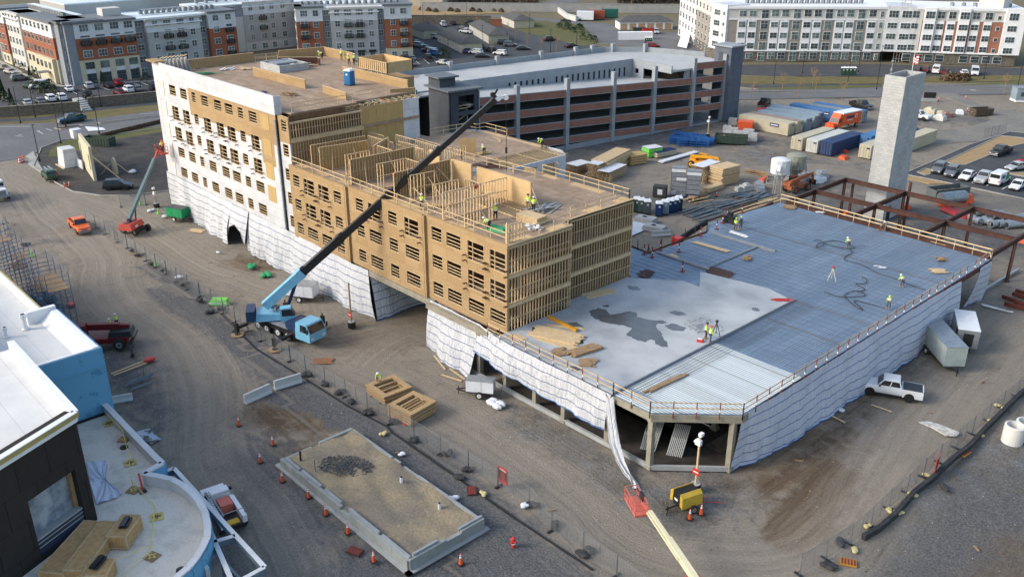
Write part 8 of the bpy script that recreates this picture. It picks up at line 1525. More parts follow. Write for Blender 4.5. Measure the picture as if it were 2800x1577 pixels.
# silos, wrapped heaps, tanks
for i, (x, y, s) in enumerate(((95, 430, 1), (250, 380, 1.05))):
 p = K('b3', x, y); T = E('mortar_silo', ('white mortar silo on legs with a ladder', 'grey-green wrapped silo behind the white one')[i], 'silo', p); m = whitef if i == 0 else pm('silo_green', (.3, .31, .25), None, 1, .7); b = MB(); b.tube((0, 0, 3.0), (0, 0, 5.3), 1.6*s, n=14); b.tube((0, 0, 1.9), (0, 0, 3.0), .5, 1.6*s, n=14); b.tube((0, 0, 5.3), (0, 0, 5.6), 1.6*s, .8, n=14); b.box(.4, -1.72, 3.7, 1.1, -1.5, 4.6) ; b.build('tank', m, T); b = MB()
 for sx in (1, -1):
  for sy in (1, -1): b.beam((sx*1.5, sy*1.5, 0), (sx*1.3, sy*1.3, 3.6), .12)
 for z in (1.2, 2.6): b.beam((-1.5, -1.5, z), (1.5, -1.5, z), .08); b.beam((-1.5, 1.5, z), (1.5, 1.5, z), .08); b.beam((1.5, -1.5, z), (1.5, 1.5, z), .08)
 b.beam((.5, -2.4, 0), (.3, -1.6, 4.2), .06); b.beam((.9, -2.4, 0), (.7, -1.6, 4.2), .06); b.build('legs', galv, T)
for i, (c, x, y, s, m) in enumerate((('b3', 390, 330, 1.6, galv), ('b3', 480, 360, 1.3, whitef), ('b3', 540, 300, 1.3, grym), ('b3', 300, 350, 1.4, conc), ('b2', 2320, 430, 1.3, conc), ('b2', 2450, 420, 1.5, galv), ('a3', 1600, 1130, 1.8, sandm), ('a3', 1760, 1160, 1.3, pm('dull_pink', (.35, .2, .17), None, 2, .8)), ('a3', 1900, 1130, 1.2, whitef), ('a3', 1700, 1190, 1.6, cw), ('a2', 1800, 200, .1, whb))):
 p = K(c, x, y); b = MB(); s *= .8; b.taper(-s, -s*.8, s, s*.8, 0, s*.8, s*.15); b.taper(-s*.6, -s*.6, s*.4, s*.5, s*.8, s*1.1, s*.2); b.taper(s*1.1, -s*.5, s*2.1, s*.6, 0, s*.7, s*.1)
 if s > .5: ob('wrapped_pallet', 'plastic wrapped pallet of building material', 'pallet', b, m, p, .4+i, 'wrapped pallets in the yards')
p = K('b3', 1830, 580); T = E('fuel_tank', 'silver cylindrical tank lying behind the steel frame', 'tank', p, 1.1); b = MB(); b.tube((-2.6, 0, 1.3), (2.0, 0, 1.3), .95, n=16); b.build('shell', galv, T); b = MB(); b.box(-2.4, -.8, 0, 2.4, .8, .35); b.taper(1.9, -1, 3.4, 1, .3, 1.6, .3); b.build('cradle', orange, T)
for i, (c, x, y, w_, m) in enumerate((('b3', 1280, 670, 2.2, orange), ('b3', 1380, 610, 1.6, orange), ('b3', 740, 120, 1.9, orange), ('b3', 740, 50, 1.6, red), ('b3', 660, 60, 1.4, lum), ('b3', 780, 670, 1.2, orange), ('a3', 1450, 1280, 1.9, blue), ('b3', 2540, 960, 1.3, orange), ('a2', 2510, 1090, 3.2, red), ('b2', 2480, 340, 1.6, orange), ('b3', 1850, 660, 3.0, red))):
 p = K(c, x, y); b = MB()
 for k in range(5): q = Vector((rnd.uniform(-1, 1), rnd.uniform(-.5, .5), 0))*w_*.5; b.taper(q.x-w_*.5, q.y-w_*.3, q.x+w_*.5, q.y+w_*.3, 0, .35+.2*rnd.random(), w_*.15)
 ob('equipment_heap', ('orange', 'orange', 'orange', 'red', 'timber', 'orange', 'blue', 'orange', 'red', 'orange', 'red')[i]+' heap '+('on the dirt between the steel columns', 'behind the first one under the steel frame', 'lying in front of the navy container', 'behind the orange one by the navy container', 'of board leaning near the navy container', 'small, at the near steel beam', 'of tarpaulin beside the right tan container', 'at the right edge beyond the frame', 'of machinery beyond the tan container roof', 'beside the wrapped pallets', 'frame lying under the silver tank')[i], 'equipment', b, m, p, i*.9)
# things on the slab and decks
def boards(lab, c, p, q, n, z, w=.24, sp=.26, m=lum, name='board_pile', t=.05, layers=1):
 a, d = K(c, *p, z), K(c, *q, z); b = MB(); nn = (d-a).cross(UP).normalized()
 for l in range(layers):
  for k in range(n): o = nn*((k-n/2)*sp)+UP*(t/2+.01+l*t); e = (d-a).normalized()*rnd.uniform(-.35, .35); b.beam(a+o+e, d+o+e, w, t)
 ob(name, lab, 'boards', b, m)
boards('wide flat pile of pale planks on a black sheet near the stud wall', 'c2', (210, 385), (660, 485), 9, 5.92, layers=4); P = KS('c2', [(205, 340), (700, 470), (710, 500), (620, 525), (190, 410)], 5.9); b = MB(); b.prism([(p.x, p.y) for p in P], 5.9, 5.925); ob('black_sheet', 'black sheet under the pale planks on the slab', 'sheet', b, tarblk)
boards('yellow steel beam lying on the slab beside the stud wall', 'c2', (370, 260), (655, 405), 1, 5.9, .3, m=pm('beam_yellow', (.62, .30, .03), None, 1, .5), name='steel_beam', t=.3)
boards('loose planks below the flat plank pile', 'c2', (240, 455), (650, 570), 3, 5.9); boards('short planks crossing behind the yellow beam', 'c2', (340, 330), (700, 365), 2, 5.9); boards('bundle of rough timbers in the middle front of the slab', 'c2', (590, 630), (860, 545), 5, 5.9, m=lumd, layers=3, t=.09); boards('pallet-like bundle of brown boards at the slab edge', 'c2', (430, 610), (540, 590), 6, 5.9, m=lumd, layers=3); boards('stack of brown boards nearest the podium front', 'c2', (690, 700), (810, 710), 6, 5.9, m=lumd, layers=3)
boards('long weathered plank on the bright metal deck', 'c2', (1345, 995), (1725, 820), 2, 5.76, m=lumd, layers=2, t=.07); boards('scattered lumber on the slab at the far stud wall', 'c2', (740, 40), (1020, -20), 6, 5.9, m=lum); boards('lumber lying by the podium front rail', 'c2', (10, 430), (120, 480), 4, 5.9)
boards('timbers on the blue deck beside the red safety posts', 'b2', (1800, 950), (2150, 1050), 3, 5.8); boards('timber with red clamps near the deck edge', 'b2', (1550, 1070), (1630, 1110), 3, 5.8); boards('pale boards on the blue deck by the machine', 'b2', (2150, 845), (2320, 900), 3, 5.8, m=white); boards('dark patch of rebar mats on the blue deck', 'b2', (1270, 1255), (1370, 1280), 9, 5.8, m=steel); boards('bundle of dark rods left of the pour edge', 'b2', (1950, 1225), (2170, 1285), 8, 5.8, m=steel); boards('yellow timber block on the deck', 'b2', (2310, 1115), (2360, 1120), 5, 5.8, m=lumd, layers=4)
boards('red bracing rods lying on the pale slab corner', 'c3', (40, 75), (230, 78), 4, 5.92, .1, .2, m=red); boards('pallet of orange-brown blocks on the blue deck near its far rail', 'b3', (170, 605), (260, 615), 5, 5.8, m=lumd, layers=4); boards('open carton on the blue deck near the right rail', 'b3', (1640, 1245), (1750, 1245), 5, 5.8, m=lum, layers=3); boards('small tan carton on the blue deck', 'b3', (1700, 1130), (1750, 1125), 4, 5.8, m=lumd, layers=4); boards('flat pale board on the blue deck', 'b3', (1075, 1200), (1145, 1205), 3, 5.8, m=whitef); boards('white sheet of paper on the far deck edge', 'b3', (500, 660), (570, 655), 3, 5.8, m=white); boards('two long boards at the far deck rail', 'b3', (1610, 945), (1760, 985), 2, 5.8, .1)
def rubble(lab, c, x, y, z, R, n, m=concl, s=.3):
 p = K(c, x, y, z); b = MB()
 for k in range(n): a = rnd.uniform(0, 6.28); r = R*sqrt(rnd.random()); q = p+Vector((cos(a)*r, sin(a)*r, s*.2)); t = s*rnd.uniform(.2, .6); b.beam(q, q+Vector((t, t*rnd.uniform(-1, 1), t*.3)), t, t*.6)
 o = ob('rubble', lab, 'rubble', b, m); o['kind'] = 'stuff'
rubble('ring of broken concrete round the open hole in the slab', 'c2', 1900, 330, 5.9, 2.0, 110, conc, .22); P = KS('c2', [(1810, 330), (1890, 295), (1900, 340), (1870, 380)], 5.9); b = MB(); b.prism([(p.x, p.y) for p in P], 5.9, 5.915); ob('slab_hole', 'grey rebar-covered hole in the slab beside the surveyors', 'hole', b, grym)
def coil(lab, c, pts, z, r=.045, m=black):
 P = KS(c, pts, z+.05); Q = []
 for i in range(len(P)-1):
  a, b_, d, e = P[max(0, i-1)], P[i], P[i+1], P[min(len(P)-1, i+2)]
  for k in range(5): t = k/5; Q.append(.5*((2*b_)+(d-a)*t+(2*a-5*b_+4*d-e)*t*t+(3*b_-a-3*d+e)*t**3))
 b = MB(); b.path(Q+[P[-1]], r, 5); ob('hose', lab, 'hose', b, m)
coil('long black hose winding across the blue deck to the right-hand worker', 'b3', [(455, 935), (520, 935), (550, 975), (480, 1005), (500, 960), (560, 950), (650, 935), (740, 950), (860, 1005), (760, 1010), (650, 990), (560, 965)], 5.8); coil('black hose snaking towards the right deck edge', 'b3', [(810, 1020), (835, 1060), (770, 1090), (770, 1130), (920, 1170), (1100, 1260), (1260, 1310), (1400, 1370), (1560, 1420)], 5.8); coil('looped black hose in front of the bending worker', 'b3', [(930, 1295), (980, 1320), (960, 1360), (870, 1365), (960, 1415), (890, 1445)], 5.8); coil('black hose loop near the near deck edge', 'c3', [(560, -10), (720, 40), (960, 30), (880, -20), (760, 20), (800, 80), (860, 130), (945, 170), (850, 80), (1000, 110), (1160, 155)], 5.8)
coil('grey cable hanging from the podium to the generator', 'c1', [(2490, 470), (2470, 750), (2440, 940), (2400, 1050)], 1.5, .025); coil('red hose tangle on the gravel beside the orange cones', 'd2', [(1840, 720), (1900, 690), (1860, 650), (1930, 660), (1880, 710), (2000, 705), (2120, 720)], 0, .03, red)
def tripod(lab, c, x, y, z, m=cream):
 p = K(c, x, y, z); b = MB(); t = p+UP*1.5
 for a in (0, 2.1, 4.2): b.beam(p+Vector((cos(a)*.55, sin(a)*.55, 0)), t, .05)
 b.box(t.x-.1, t.y-.1, t.z, t.x+.1, t.y+.1, t.z+.25, 1); ob('tripod', lab, 'tripod', b, [m, red if m is cream else blackp])
tripod('cream survey tripod alone on the blue deck', 'b3', 630, 1330, 5.8); tripod('dark survey tripod beside the two surveyors', 'c2', 2020, 430, 5.9, blackp)
p = K('c2', 1865, 485, 5.9); b = MB(); b.box(-.3, -.2, 0, .3, .2, .3, 0); b.box(-.25, -.15, .3, .2, .1, .34, 1); ob('tool_case', 'open red tool case at the feet of the surveyors', 'tool case', b, [red, white], p, .4)
p = K('b2', 2165, 755, 5.78); T = E('walk_behind_trowel', 'black powered screed machine beside the two workers at the deck edge', 'machine', p); b = MB(); b.box(-.9, -.5, .3, .7, .5, 1.0); b.box(-.4, -.3, 1.0, .2, .3, 1.5); b.beam((.6, 0, .8), (1.3, 0, 1.3), .08); b.build('body', blackp, T); b = MB(); b.tube((-.5, -.6, .3), (-.5, .6, .3), .3, n=10); b.tube((.5, -.6, .3), (.5, .6, .3), .3, n=10); b.build('wheels', tyre, T)
b = MB(); a, q = K('b2', 1640, 935, 5.4), K('b2', 1935, 745, 6.2)
b.beam(a, q, .25, .8); ob('banner_conveyor', 'dark conveyor boom with pale lettering leaning at the podium left edge', 'conveyor', b, [blackp]); bb = MB(); bb.box(a.x-.5, a.y-.6, 0, a.x+.6, a.y+.5, 5.9); ob('red_hopper', 'red hopper at the foot of the dark conveyor boom', 'hopper', bb, red)
# drywall stacks under the podium
for i, (c, x, y) in enumerate((('d2', 1240, 200), ('d2', 1500, 260))):
 p = K(c, x, y); b = MB()
 for k in range(9): b.hull([(k*.16, 0, 0), (k*.16+.1, 0, 0), (k*.16+.1, 2.4, 0), (k*.16, 2.4, 0), (k*.16+.35, 0, 2.0), (k*.16+.45, 0, 2.0), (k*.16+.45, 2.4, 2.0), (k*.16+.35, 2.4, 2.0)])
 ob('panel_rack', ('pale panels leaning left of the corner column under the podium', 'pale panels leaning right of the corner column under the podium')[i], 'panels', b, concl, p+Vector((0, .4, 0)), .5)
for i, (c, p0, p1) in enumerate((('c1', (570, 690), (770, 680)), ('b0', (1880, 830), (2000, 850)), ('c3', (1000, 1110), (1200, 1180)), ('c3', (550, 1190), (760, 1295)), ('c1', (1850, 825), (2050, 890)), ('c1', (1920, 765), (2070, 870)), ('c1', (1750, 620), (1860, 760)), ('c0', (1080, 820), (1480, 665)), ('c0', (1160, 815), (1490, 690)))): boards(('orange board on the dirt below the crane', 'scrap lumber by the sheeting left of the arch', 'pale plank on the mud before the white pickup', 'plank with red end at the blue hem of the sheeting', 'thin plank beside the generator', 'second thin plank beside the generator', 'thin pipe lying below the sheeting right of the passage', 'long timber pointing at the red bag', 'shorter timber beside the long one')[i], c, p0, p1, 5 if i == 0 else 1 if i > 1 else 5, .02, .2 if i else .3, m=pm('orange_board', (.35, .17, .09), None, 2, .8) if i == 0 else lum)
lump('c0', 1510, 680, 'bright red sack at the end of the timbers', red, .9, None, 'sack', 'sack'); lump('c0', 700, 135, 'red bag under the scaffold', red, .9, None, 'sack', 'sack'); lump('b1', 100, 1290, 'green tarp bundle with hose on the dirt behind the crane', grn, 1.1, None, 'tarp_bundle', 'tarp bundle'); lump('b0', 2500, 1210, 'green tarp bundle with hose beside the dirt pile', grn, 1.1, None, 'tarp_bundle', 'tarp bundle')
for c, x, y, s, z in (('b0', 1500, 645, 1.0, 0), ('b0', 1650, 700, 1.0, 0), ('b0', 1320, 265, 1.4, 0), ('b0', 1765, 1310, .9, 0), ('b0', 2165, 1060, .6, 0), ('c1', 2380, 1120, 1.5, 0), ('d1', 1445, 245, .6, 0), ('c3', 740, 1175, .6, 0), ('d1', 1950, 680, .9, 0), ('d2', 115, 755, .7, 0), ('c1', 1990+0, 10, .1, 0)):
 if s > .2: lump(c, x, y, 'crumpled scrap of white sheeting on the ground', whitef, s*.8, 'scraps of white sheeting', 'sheeting_scrap', 'scrap')
p = K('c0', 2180, 110); b = MB(); b.hull([(-1.1, -.6, 0), (1.1, -.6, 0), (1.1, .6, 0), (-1.1, .6, 0), (-.95, -.4, .7), (.95, -.4, .7), (.95, .45, .7), (-.95, .45, .7)]); b.box(-1.15, -.66, .25, 1.15, -.6, .34, 1); ob('covered_bundle', 'lime green covered bundle on the fence line left of the crane', 'bundle', b, [lime, whitef], p, .75)
for i in range(2):
 a = K('c0', 1240+60*i, 930+40*i); q = K('c0', 1490+30*i, 845+50*i); b = MB()
 for k in range(4-2*i): b.tube(a+Vector((0, k*.18, .1+.1*k)), q+Vector((0, k*.18, .1+.1*k)), .07, n=5)
 if i == 0:
  for t in (.15, .55, .8): r = a.lerp(q, t); b.tube(r, r+UP*1.3, .04, n=5); b.tube(r+Vector((0, .6, 0)), r+Vector((0, .6, 1.1)), .04, n=5)
 ob('pipe_rack', ('rack of dark pipes on the dirt right of the blue wall', 'two dark pipes lying in front of the pipe rack')[i], 'pipe rack', b, bd)
b = MB(); P = KS('c3', [(1490, 1285), (1590, 1280), (1700, 1310), (1900, 1390), (1870, 1425), (1760, 1420), (1620, 1340)]); b.prism([(p.x, p.y) for p in P], 0, .08); ob('ground_sheet', 'crumpled white sheet lying on the right-hand dirt road', 'sheet', b, pm('crumpled_white', (.62, .6, .55), (.4, .38, .34), 2.5, .6, lo=.45, hi=.6))
P = KS('c0', [(1350, 1380), (1500, 1340), (1520, 1400), (1600, 1451), (1500, 1500), (1400, 1440)]); b = MB(); b.prism([(p.x, p.y) for p in P], 0, .03); ob('plaster_spill', 'pale blue-white spill on the gravel behind the terrace parapet', 'spill', b, pm('spill_white', (.45, .5, .58), (.12, .12, .12), 1.2, .8, lo=.5, hi=.56))
# mock-up walls in the gravel yard
def mock():
 T = E('mockup_wall', 'tall cream mock-up wall panel braced in the gravel yard', 'wall', K('b0', 850, 330)); b = MB(); P = KS('b0', [(820, 180), (935, 350)]); d = P[1]-P[0]; q = K('b0', 850, 330); wallp(b, (P[0].x-q.x, P[0].y-q.y), (P[1].x-q.x, P[1].y-q.y), 0, 6.2, [(1, 2.4, 1.5, 4.5), (d.length-2.4, d.length-1, 1.5, 4.5)], th=.5); b.build('panel', scr, T); b = MB(); c = P[0]-q; b.beam(c+UP*5.5, c+Vector((2, 4, 0)), .12, .2); c = P[1]-q; b.beam(c+UP*5, c+Vector((2, 4, 0)), .12, .2); b.box(P[0].x-q.x-.6, P[0].y-q.y-1, 5.2, P[0].x-q.x+1.2, P[0].y-q.y+.6, 6.8, 1); b.build('braces', [lum, wrap], T)
 T = E('mockup_wall', 'white wrapped box mock-up behind the cream panel', 'wall', K('b0', 690, 190)); b = MB(); b.taper(-1.8, -1.4, 1.8, 1.4, 0, 3.4, .3); b.box(1.8, .8, 0, 4.6, 1.0, 1.6); b.build('panel', wrap, T); b = MB(); b.box(-2.2, -1.8, 0, 2.2, -1.6, .2); b.build('base', lum, T)
 T = E('mockup_wall', 'small arched cream mock-up leaning on timber braces', 'wall', K('b0', 1140, 270)); b = MB(); b.xprism([(-1, 0), (1, 0), (1, 1.6), (.6, 2.6), (0, 3.0), (-.6, 2.6), (-1, 1.6)], 0, .3); b.build('panel', scr, T); b = MB(); b.beam((-.8, 0, 2), (-1.2, -2, 0), .1); b.beam((.8, .3, 2), (1.8, 2, 0), .1, .15); b.build('braces', lum, T)
mock()
T = E('site_office', 'grey-blue office trailer with a green sign at the right edge', 'office trailer', K('a3', 2450, 1020), .75); b = MB(); b.box(0, 0, .6, 9, 3.2, 3.4); b.box(0, 0, .1, 9, 3.2, .6, 1); b.box(-.1, -.1, 3.4, 9.1, 3.3, 3.55, 2); b.build('body', [cg, white, grym], T); b = MB(); b.box(1, -.03, 1.5, 2.2, 0, 2.5); b.build('window', glass, T); b = MB(); b.box(3.4, -.04, 1.6, 5.4, 0, 2.3); b.build('sign', grn, T)
b = MB(); p = K('a3', 1600, 1010); b.box(-1.8, -.2, 0, 1.8, .2, .9, 1); b.box(-1.5, -.1, .9, 1.3, .1, 2.3, 0); ob('message_board', 'dark message board on a concrete base at the far entrance', 'sign', b, [blackp, conc], p, .7)
b = MB(); p = K('a3', 1420, 1060); b.box(-.8, -.2, 0, .8, .2, 3.2); ob('plywood_hoarding', 'orange-brown plywood sheet standing beside the concrete tower', 'board', b, pm('amber_ply', (.45, .26, .07), None, 2, .8), p, .7)
# ---------------------------------------------------------------- people
def skinm(name, J, Ed, m, par, sub=1):
 me = bpy.data.meshes.new(name); me.from_pydata([j[0] for j in J], Ed, []); me.materials.append(m); o = bpy.data.objects.new(name, me); scn.collection.objects.link(o); o.parent = par
 s = o.modifiers.new('skin', 'SKIN'); s.use_smooth_shade = True; me.skin_vertices or me.attributes
 for v, j in zip(me.skin_vertices[0].data, J): r = j[1]; v.radius = r if isinstance(r, tuple) else (r, r)
 me.skin_vertices[0].data[0].use_root = True; u = o.modifiers.new('sub', 'SUBSURF'); u.levels = u.render_levels = sub; return o
def person(lab, p, rz, pose, top=None, legs=None, hat=None, grp=None):
 top = top or hiviz; legs = legs or pm('dark_trousers', (.03, .03, .035), None, 3, .8); T = E('person', lab, 'person', p, rz, grp)
 lean, hip, kn = {'stand': (.04, .93, 0), 'bend': (1.25, .90, .05), 'crouch': (.75, .48, .45), 'kneel': (.5, .52, .1), 'reach': (.3, .93, 0)}[pose]
 hp = Vector((-.12 if lean > 1 else 0, 0, hip)); up = Vector((sin(lean), 0, cos(lean))); ch = hp+up*.28; nk = hp+up*.52; hd = nk+(up*.5+Vector((.25, 0, .5))).normalized()*.14 if lean > .6 else nk+up*.15
 def arm(s):
  sh = hp+up*.47+Vector((0, .19*s, 0))
  if pose == 'stand': el = sh+Vector((.05, .07*s, -.28)); wr = el+Vector((.2 if s > 0 else .08, -.02*s, -.14 if s > 0 else -.22))
  elif pose == 'reach': el = sh+Vector((.2, .06*s, -.18)); wr = el+Vector((.24, -.03*s, .02))
  else: el = sh+Vector((.1, .04*s, -.27)); wr = el+Vector((.12, -.04*s, -.22))
  return sh, el, wr, wr+(wr-el).normalized()*.09
 def leg(s):
  h = hp+Vector((0, .1*s, -.03))
  if pose == 'crouch': k = h+Vector((.36, .06*s, -.02)); a = Vector((.06, .14*s, .09))
  elif pose == 'kneel': k = Vector((.2 if s > 0 else .08, .12*s, .42 if s > 0 else .08)); a = Vector((.22, .12*s, .09)) if s > 0 else Vector((-.34, .1*s, .09))
  else: k = h+Vector((.05+.05*s*(pose != 'bend'), .03*s, -.4)); a = Vector((.0+.08*s, .12*s, .09))
  return h, k, a, a+Vector((.15, .02*s, -.05))
 J = [(hp, (.15, .11)), (ch, (.16, .11)), (nk, .07), (hd-up*.02, .075), (hd+up*.07, .1)]; Ed = [(0, 1), (1, 2), (2, 3), (3, 4)]
 for s in (1, -1):
  a = arm(s); n = len(J); J += [(a[0], .06), (a[1], .042), (a[2], .028), (a[3], (.036, .018))]; Ed += [(1, n), (n, n+1), (n+1, n+2), (n+2, n+3)]; d = (a[3]-a[2]).normalized(); lat = Vector((0, 1, 0)).cross(d).normalized() if abs(d.y) < .9 else Vector((1, 0, 0))
  for f in range(5): m_ = len(J); L_ = (.055, .075, .08, .075, .06)[f]; b0 = a[3]+lat*(.03-.015*f); q = b0+d*L_*.55+(lat*.03 if f == 0 else Vector()); J += [(q, .009), (q+(d*.7+Vector((.5, -.3*s, 0))).normalized()*L_*.5, .008)]; Ed += [(n+3 if f else n+2, m_), (m_, m_+1)]
  g = leg(s); n = len(J); J += [(g[0], .085), (g[1], .055), (g[2], .04), (g[3], .035)]; Ed += [(0, n), (n, n+1), (n+1, n+2), (n+2, n+3)]
 skinm('body', J, Ed, skin, T)
 J = [(hp+up*.02, (.17, .13)), (ch, (.185, .135)), (hp+up*.44, (.14, .11)), (nk, .08)]; Ed = [(0, 1), (1, 2), (2, 3)]
 for s in (1, -1): a = arm(s); n = len(J); J += [(a[0], .075), (a[1], .058), (a[1].lerp(a[2], .9), .042)]; Ed += [(2, n), (n, n+1), (n+1, n+2)]
 j = skinm('jacket', J, Ed, top, T)
 if top is hiviz:
  b = MB(); sd = up.cross(Vector((0, 1, 0))).normalized()
  for t in (.12, .3): c = hp+up*t; b.tube(c-up*.02, c+up*.02, .19, n=12)
  b.build('reflective_band', white, j)
 J = [(hp, (.16, .125))]; Ed = []
 for s in (1, -1): g = leg(s); n = len(J); J += [(g[0], .1), (g[1], .075), (g[2]+Vector((0, 0, .04)), .06)]; Ed += [(0, n), (n, n+1), (n+1, n+2)]
 skinm('trousers', J, Ed, legs, T)
 b = MB();
 for s in (1, -1): g = leg(s); b.taper(g[2].x-.09, g[2].y-.055, g[2].x+.2, g[2].y+.055, max(0, g[2].z-.09), g[2].z+.05, .02)
 b.build('boots', lumd, T)
 b = MB(); c = hd+up*.1; b.ball(c+Vector((0, 0, .03)), .135, 10, 6, sq=(1.1, .95, .8)); b.tube(c+Vector((.03, 0, -.01)), c+Vector((.03, 0, .01)), .16, n=12)
 b.build('hard_hat' if hat is not tarblk else 'hood', hat or white, T)
 f = Vector((.1, 0, 0)); b = MB(); b.ball(hd+f+Vector((.005, 0, 0)), .018, 6, 4, sq=(1, .7, 1.2));
 for s in (1, -1): b.ball(hd+Vector((0, .1*s, .02)), .025, 6, 4, sq=(.6, .4, 1)); b.ball(hd+f+Vector((-.01, .035*s, .035)), .01, 5, 4)
 b.build('face', skin, T); return T
jeans = pm('jeans', (.05, .09, .17), None, 3, .8); brn = pm('brown_trousers', (.16, .10, .07), None, 3, .8); gryt = pm('grey_trousers', (.12, .12, .12), None, 3, .8)
orj = pm('hi_vis_orange', (.8, .18, .03), None, 4, .8)
PP = [('c0', 1100, 398, 0, 2.2, 'stand', {}, 'person in yellow jacket, nearer the white roof parapet, facing the other'), ('c0', 1165, 345, 0, 3.6, 'stand', {}, 'person in yellow jacket and white hard hat standing on the dirt behind the other'),
('c2', 1918, 458, 5.9, .6, 'stand', dict(legs=brn, hat=tarblk), 'person in yellow jacket and brown trousers with a dark hood by the tripod'), ('c2', 1962, 492, 5.9, 1.0, 'stand', dict(legs=jeans, hat=orange), 'person in bright yellow jacket, jeans and orange hard hat on the slab'),
('b2', 2215, 838, 5.8, 2.2, 'stand', dict(legs=brn, hat=hiviz), 'person in yellow jacket and brown trousers beside the black machine'), ('b2', 2267, 822, 5.8, 3.1, 'stand', dict(top=tarblk, legs=gryt, hat=hiviz), 'person in dark vest right of the one in yellow at the deck edge'),
('b3', 795, 1012, 5.8, 2.4, 'bend', dict(legs=gryt), 'person bending over the hose in the middle of the blue deck'), ('b3', 1325, 1392, 5.8, 2.4, 'bend', dict(legs=gryt), 'person bending down near the right rail of the blue deck'), ('c3', 1190, 160, 5.8, 2.0, 'bend', dict(legs=gryt, hat=hiviz), 'person seen from behind bending at the near rail of the blue deck'), ('b3', 1115, 832, 5.8, .4, 'kneel', dict(top=brn, legs=brn), 'person in brown kneeling near the far rail of the blue deck'),
('A', 215, 1000, 15.08, 2.0, 'stand', dict(legs=gryt), 'person in yellow vest beside the studs behind the crane boom'), ('A', 515, 1150, 15.08, 2.4, 'reach', {}, 'person in yellow jacket reaching at the front guard rail'), ('A', 1430, 1275, 15.08, 3.0, 'stand', {}, 'person in yellow vest standing beside the open stud partition'), ('A', 1340, 1400, 15.08, 3.4, 'bend', {}, 'person bending over the green tarp near the front guard rail'),
('A', 1832, 1150, 15.08, 5.2, 'stand', dict(legs=gryt, hat=tarblk), 'person with a dark hood at the end of the pale plywood wall'), ('A', 1898, 1185, 15.08, 2.0, 'stand', {}, 'person in yellow jacket and white hard hat before the hooded one'), ('A', 1285, 470, 15.08, 2.7, 'bend', {}, 'person bending over a saw on the back wing floor'), ('A', 2003, 370, 15.08, 4.6, 'bend', {}, 'person bending at the back edge of the wing floor'),
('B', 1700, 148, 21.2, 3.6, 'bend', {}, 'person in yellow bending near the back parapet of the high roof'), ('B', 1890, 158, 21.2, 2.2, 'stand', dict(legs=gryt), 'person in yellow standing at the back right parapet of the high roof'), ('B', 1965, 208, 21.2, 3.0, 'reach', {}, 'person in yellow at the saw table on the high roof'), ('B', 2010, 205, 21.2, 2.0, 'reach', {}, 'person in yellow right of the saw table on the high roof'),
('c1', 1215, 865, .98, 5.6, 'crouch', dict(hat=white, legs=brn), 'person in white hard hat crouching on the box frame stack'), ('b0', 570, 330, 0, 2.6, 'stand', dict(top=orj, hat=yellow), 'person in orange jacket behind the dark green car')]
for c, x, y, z, rz, pose, kw, lab in PP: person(lab, K(c, x, y, z), rz, pose, **kw)
for i, du in enumerate((-.7, .1)): person(('person in orange hard hat in the lift basket at the left', 'person in orange hard hat in the lift basket at the right')[i], PL(440, 412, 1, 53.6)+Vector((-.3+du*.8, .35, -.4)), 1.4+i*.4, 'reach', hat=orange, top=orj if i else None)
# loose things round the workers
b = MB()
for k in range(5): b.box(-1.2, -.8+k*.02, k*.16, 1.6, .9, k*.16+.12)
ob('board_stack', 'bundle of framing panels with a white edge on the low roof', 'boards', b, lum, K('A', 1850, 1290, 15.08), .1)
b = MB(); q = K('A', 1600, 1130, 15.12)
for k in range(14): b.beam((q.x-3+k*.5, q.y-1.8, q.z+.1), (q.x-3+k*.5, q.y+1.8, q.z+.1), .05, .14)
for y in (-1.8, 0, 1.8): b.beam((q.x-3, q.y+y, q.z+.1), (q.x+3.5, q.y+y, q.z+.1), .05, .14)
ob('wall_frame', 'wall frame of studs lying flat on the low roof beside the workers', 'frame', b, lum)
p = K('A', 1450, 1400, 15.08); b = MB(); b.taper(-1.2, -.7, 1.2, .7, 0, .35, .3); ob('tarp_bundle', 'dark green tarp on the low roof near the corner post', 'tarp', b, grn, p, .3)
b = MB(); p = K('A', 1085, 440, 15.08); b.box(-1.1, -.05, 0, 1.1, .05, 1.9); ob('plywood_sheet', 'square plywood sheet standing upright on the back wing floor', 'board', b, osb, p, .7)
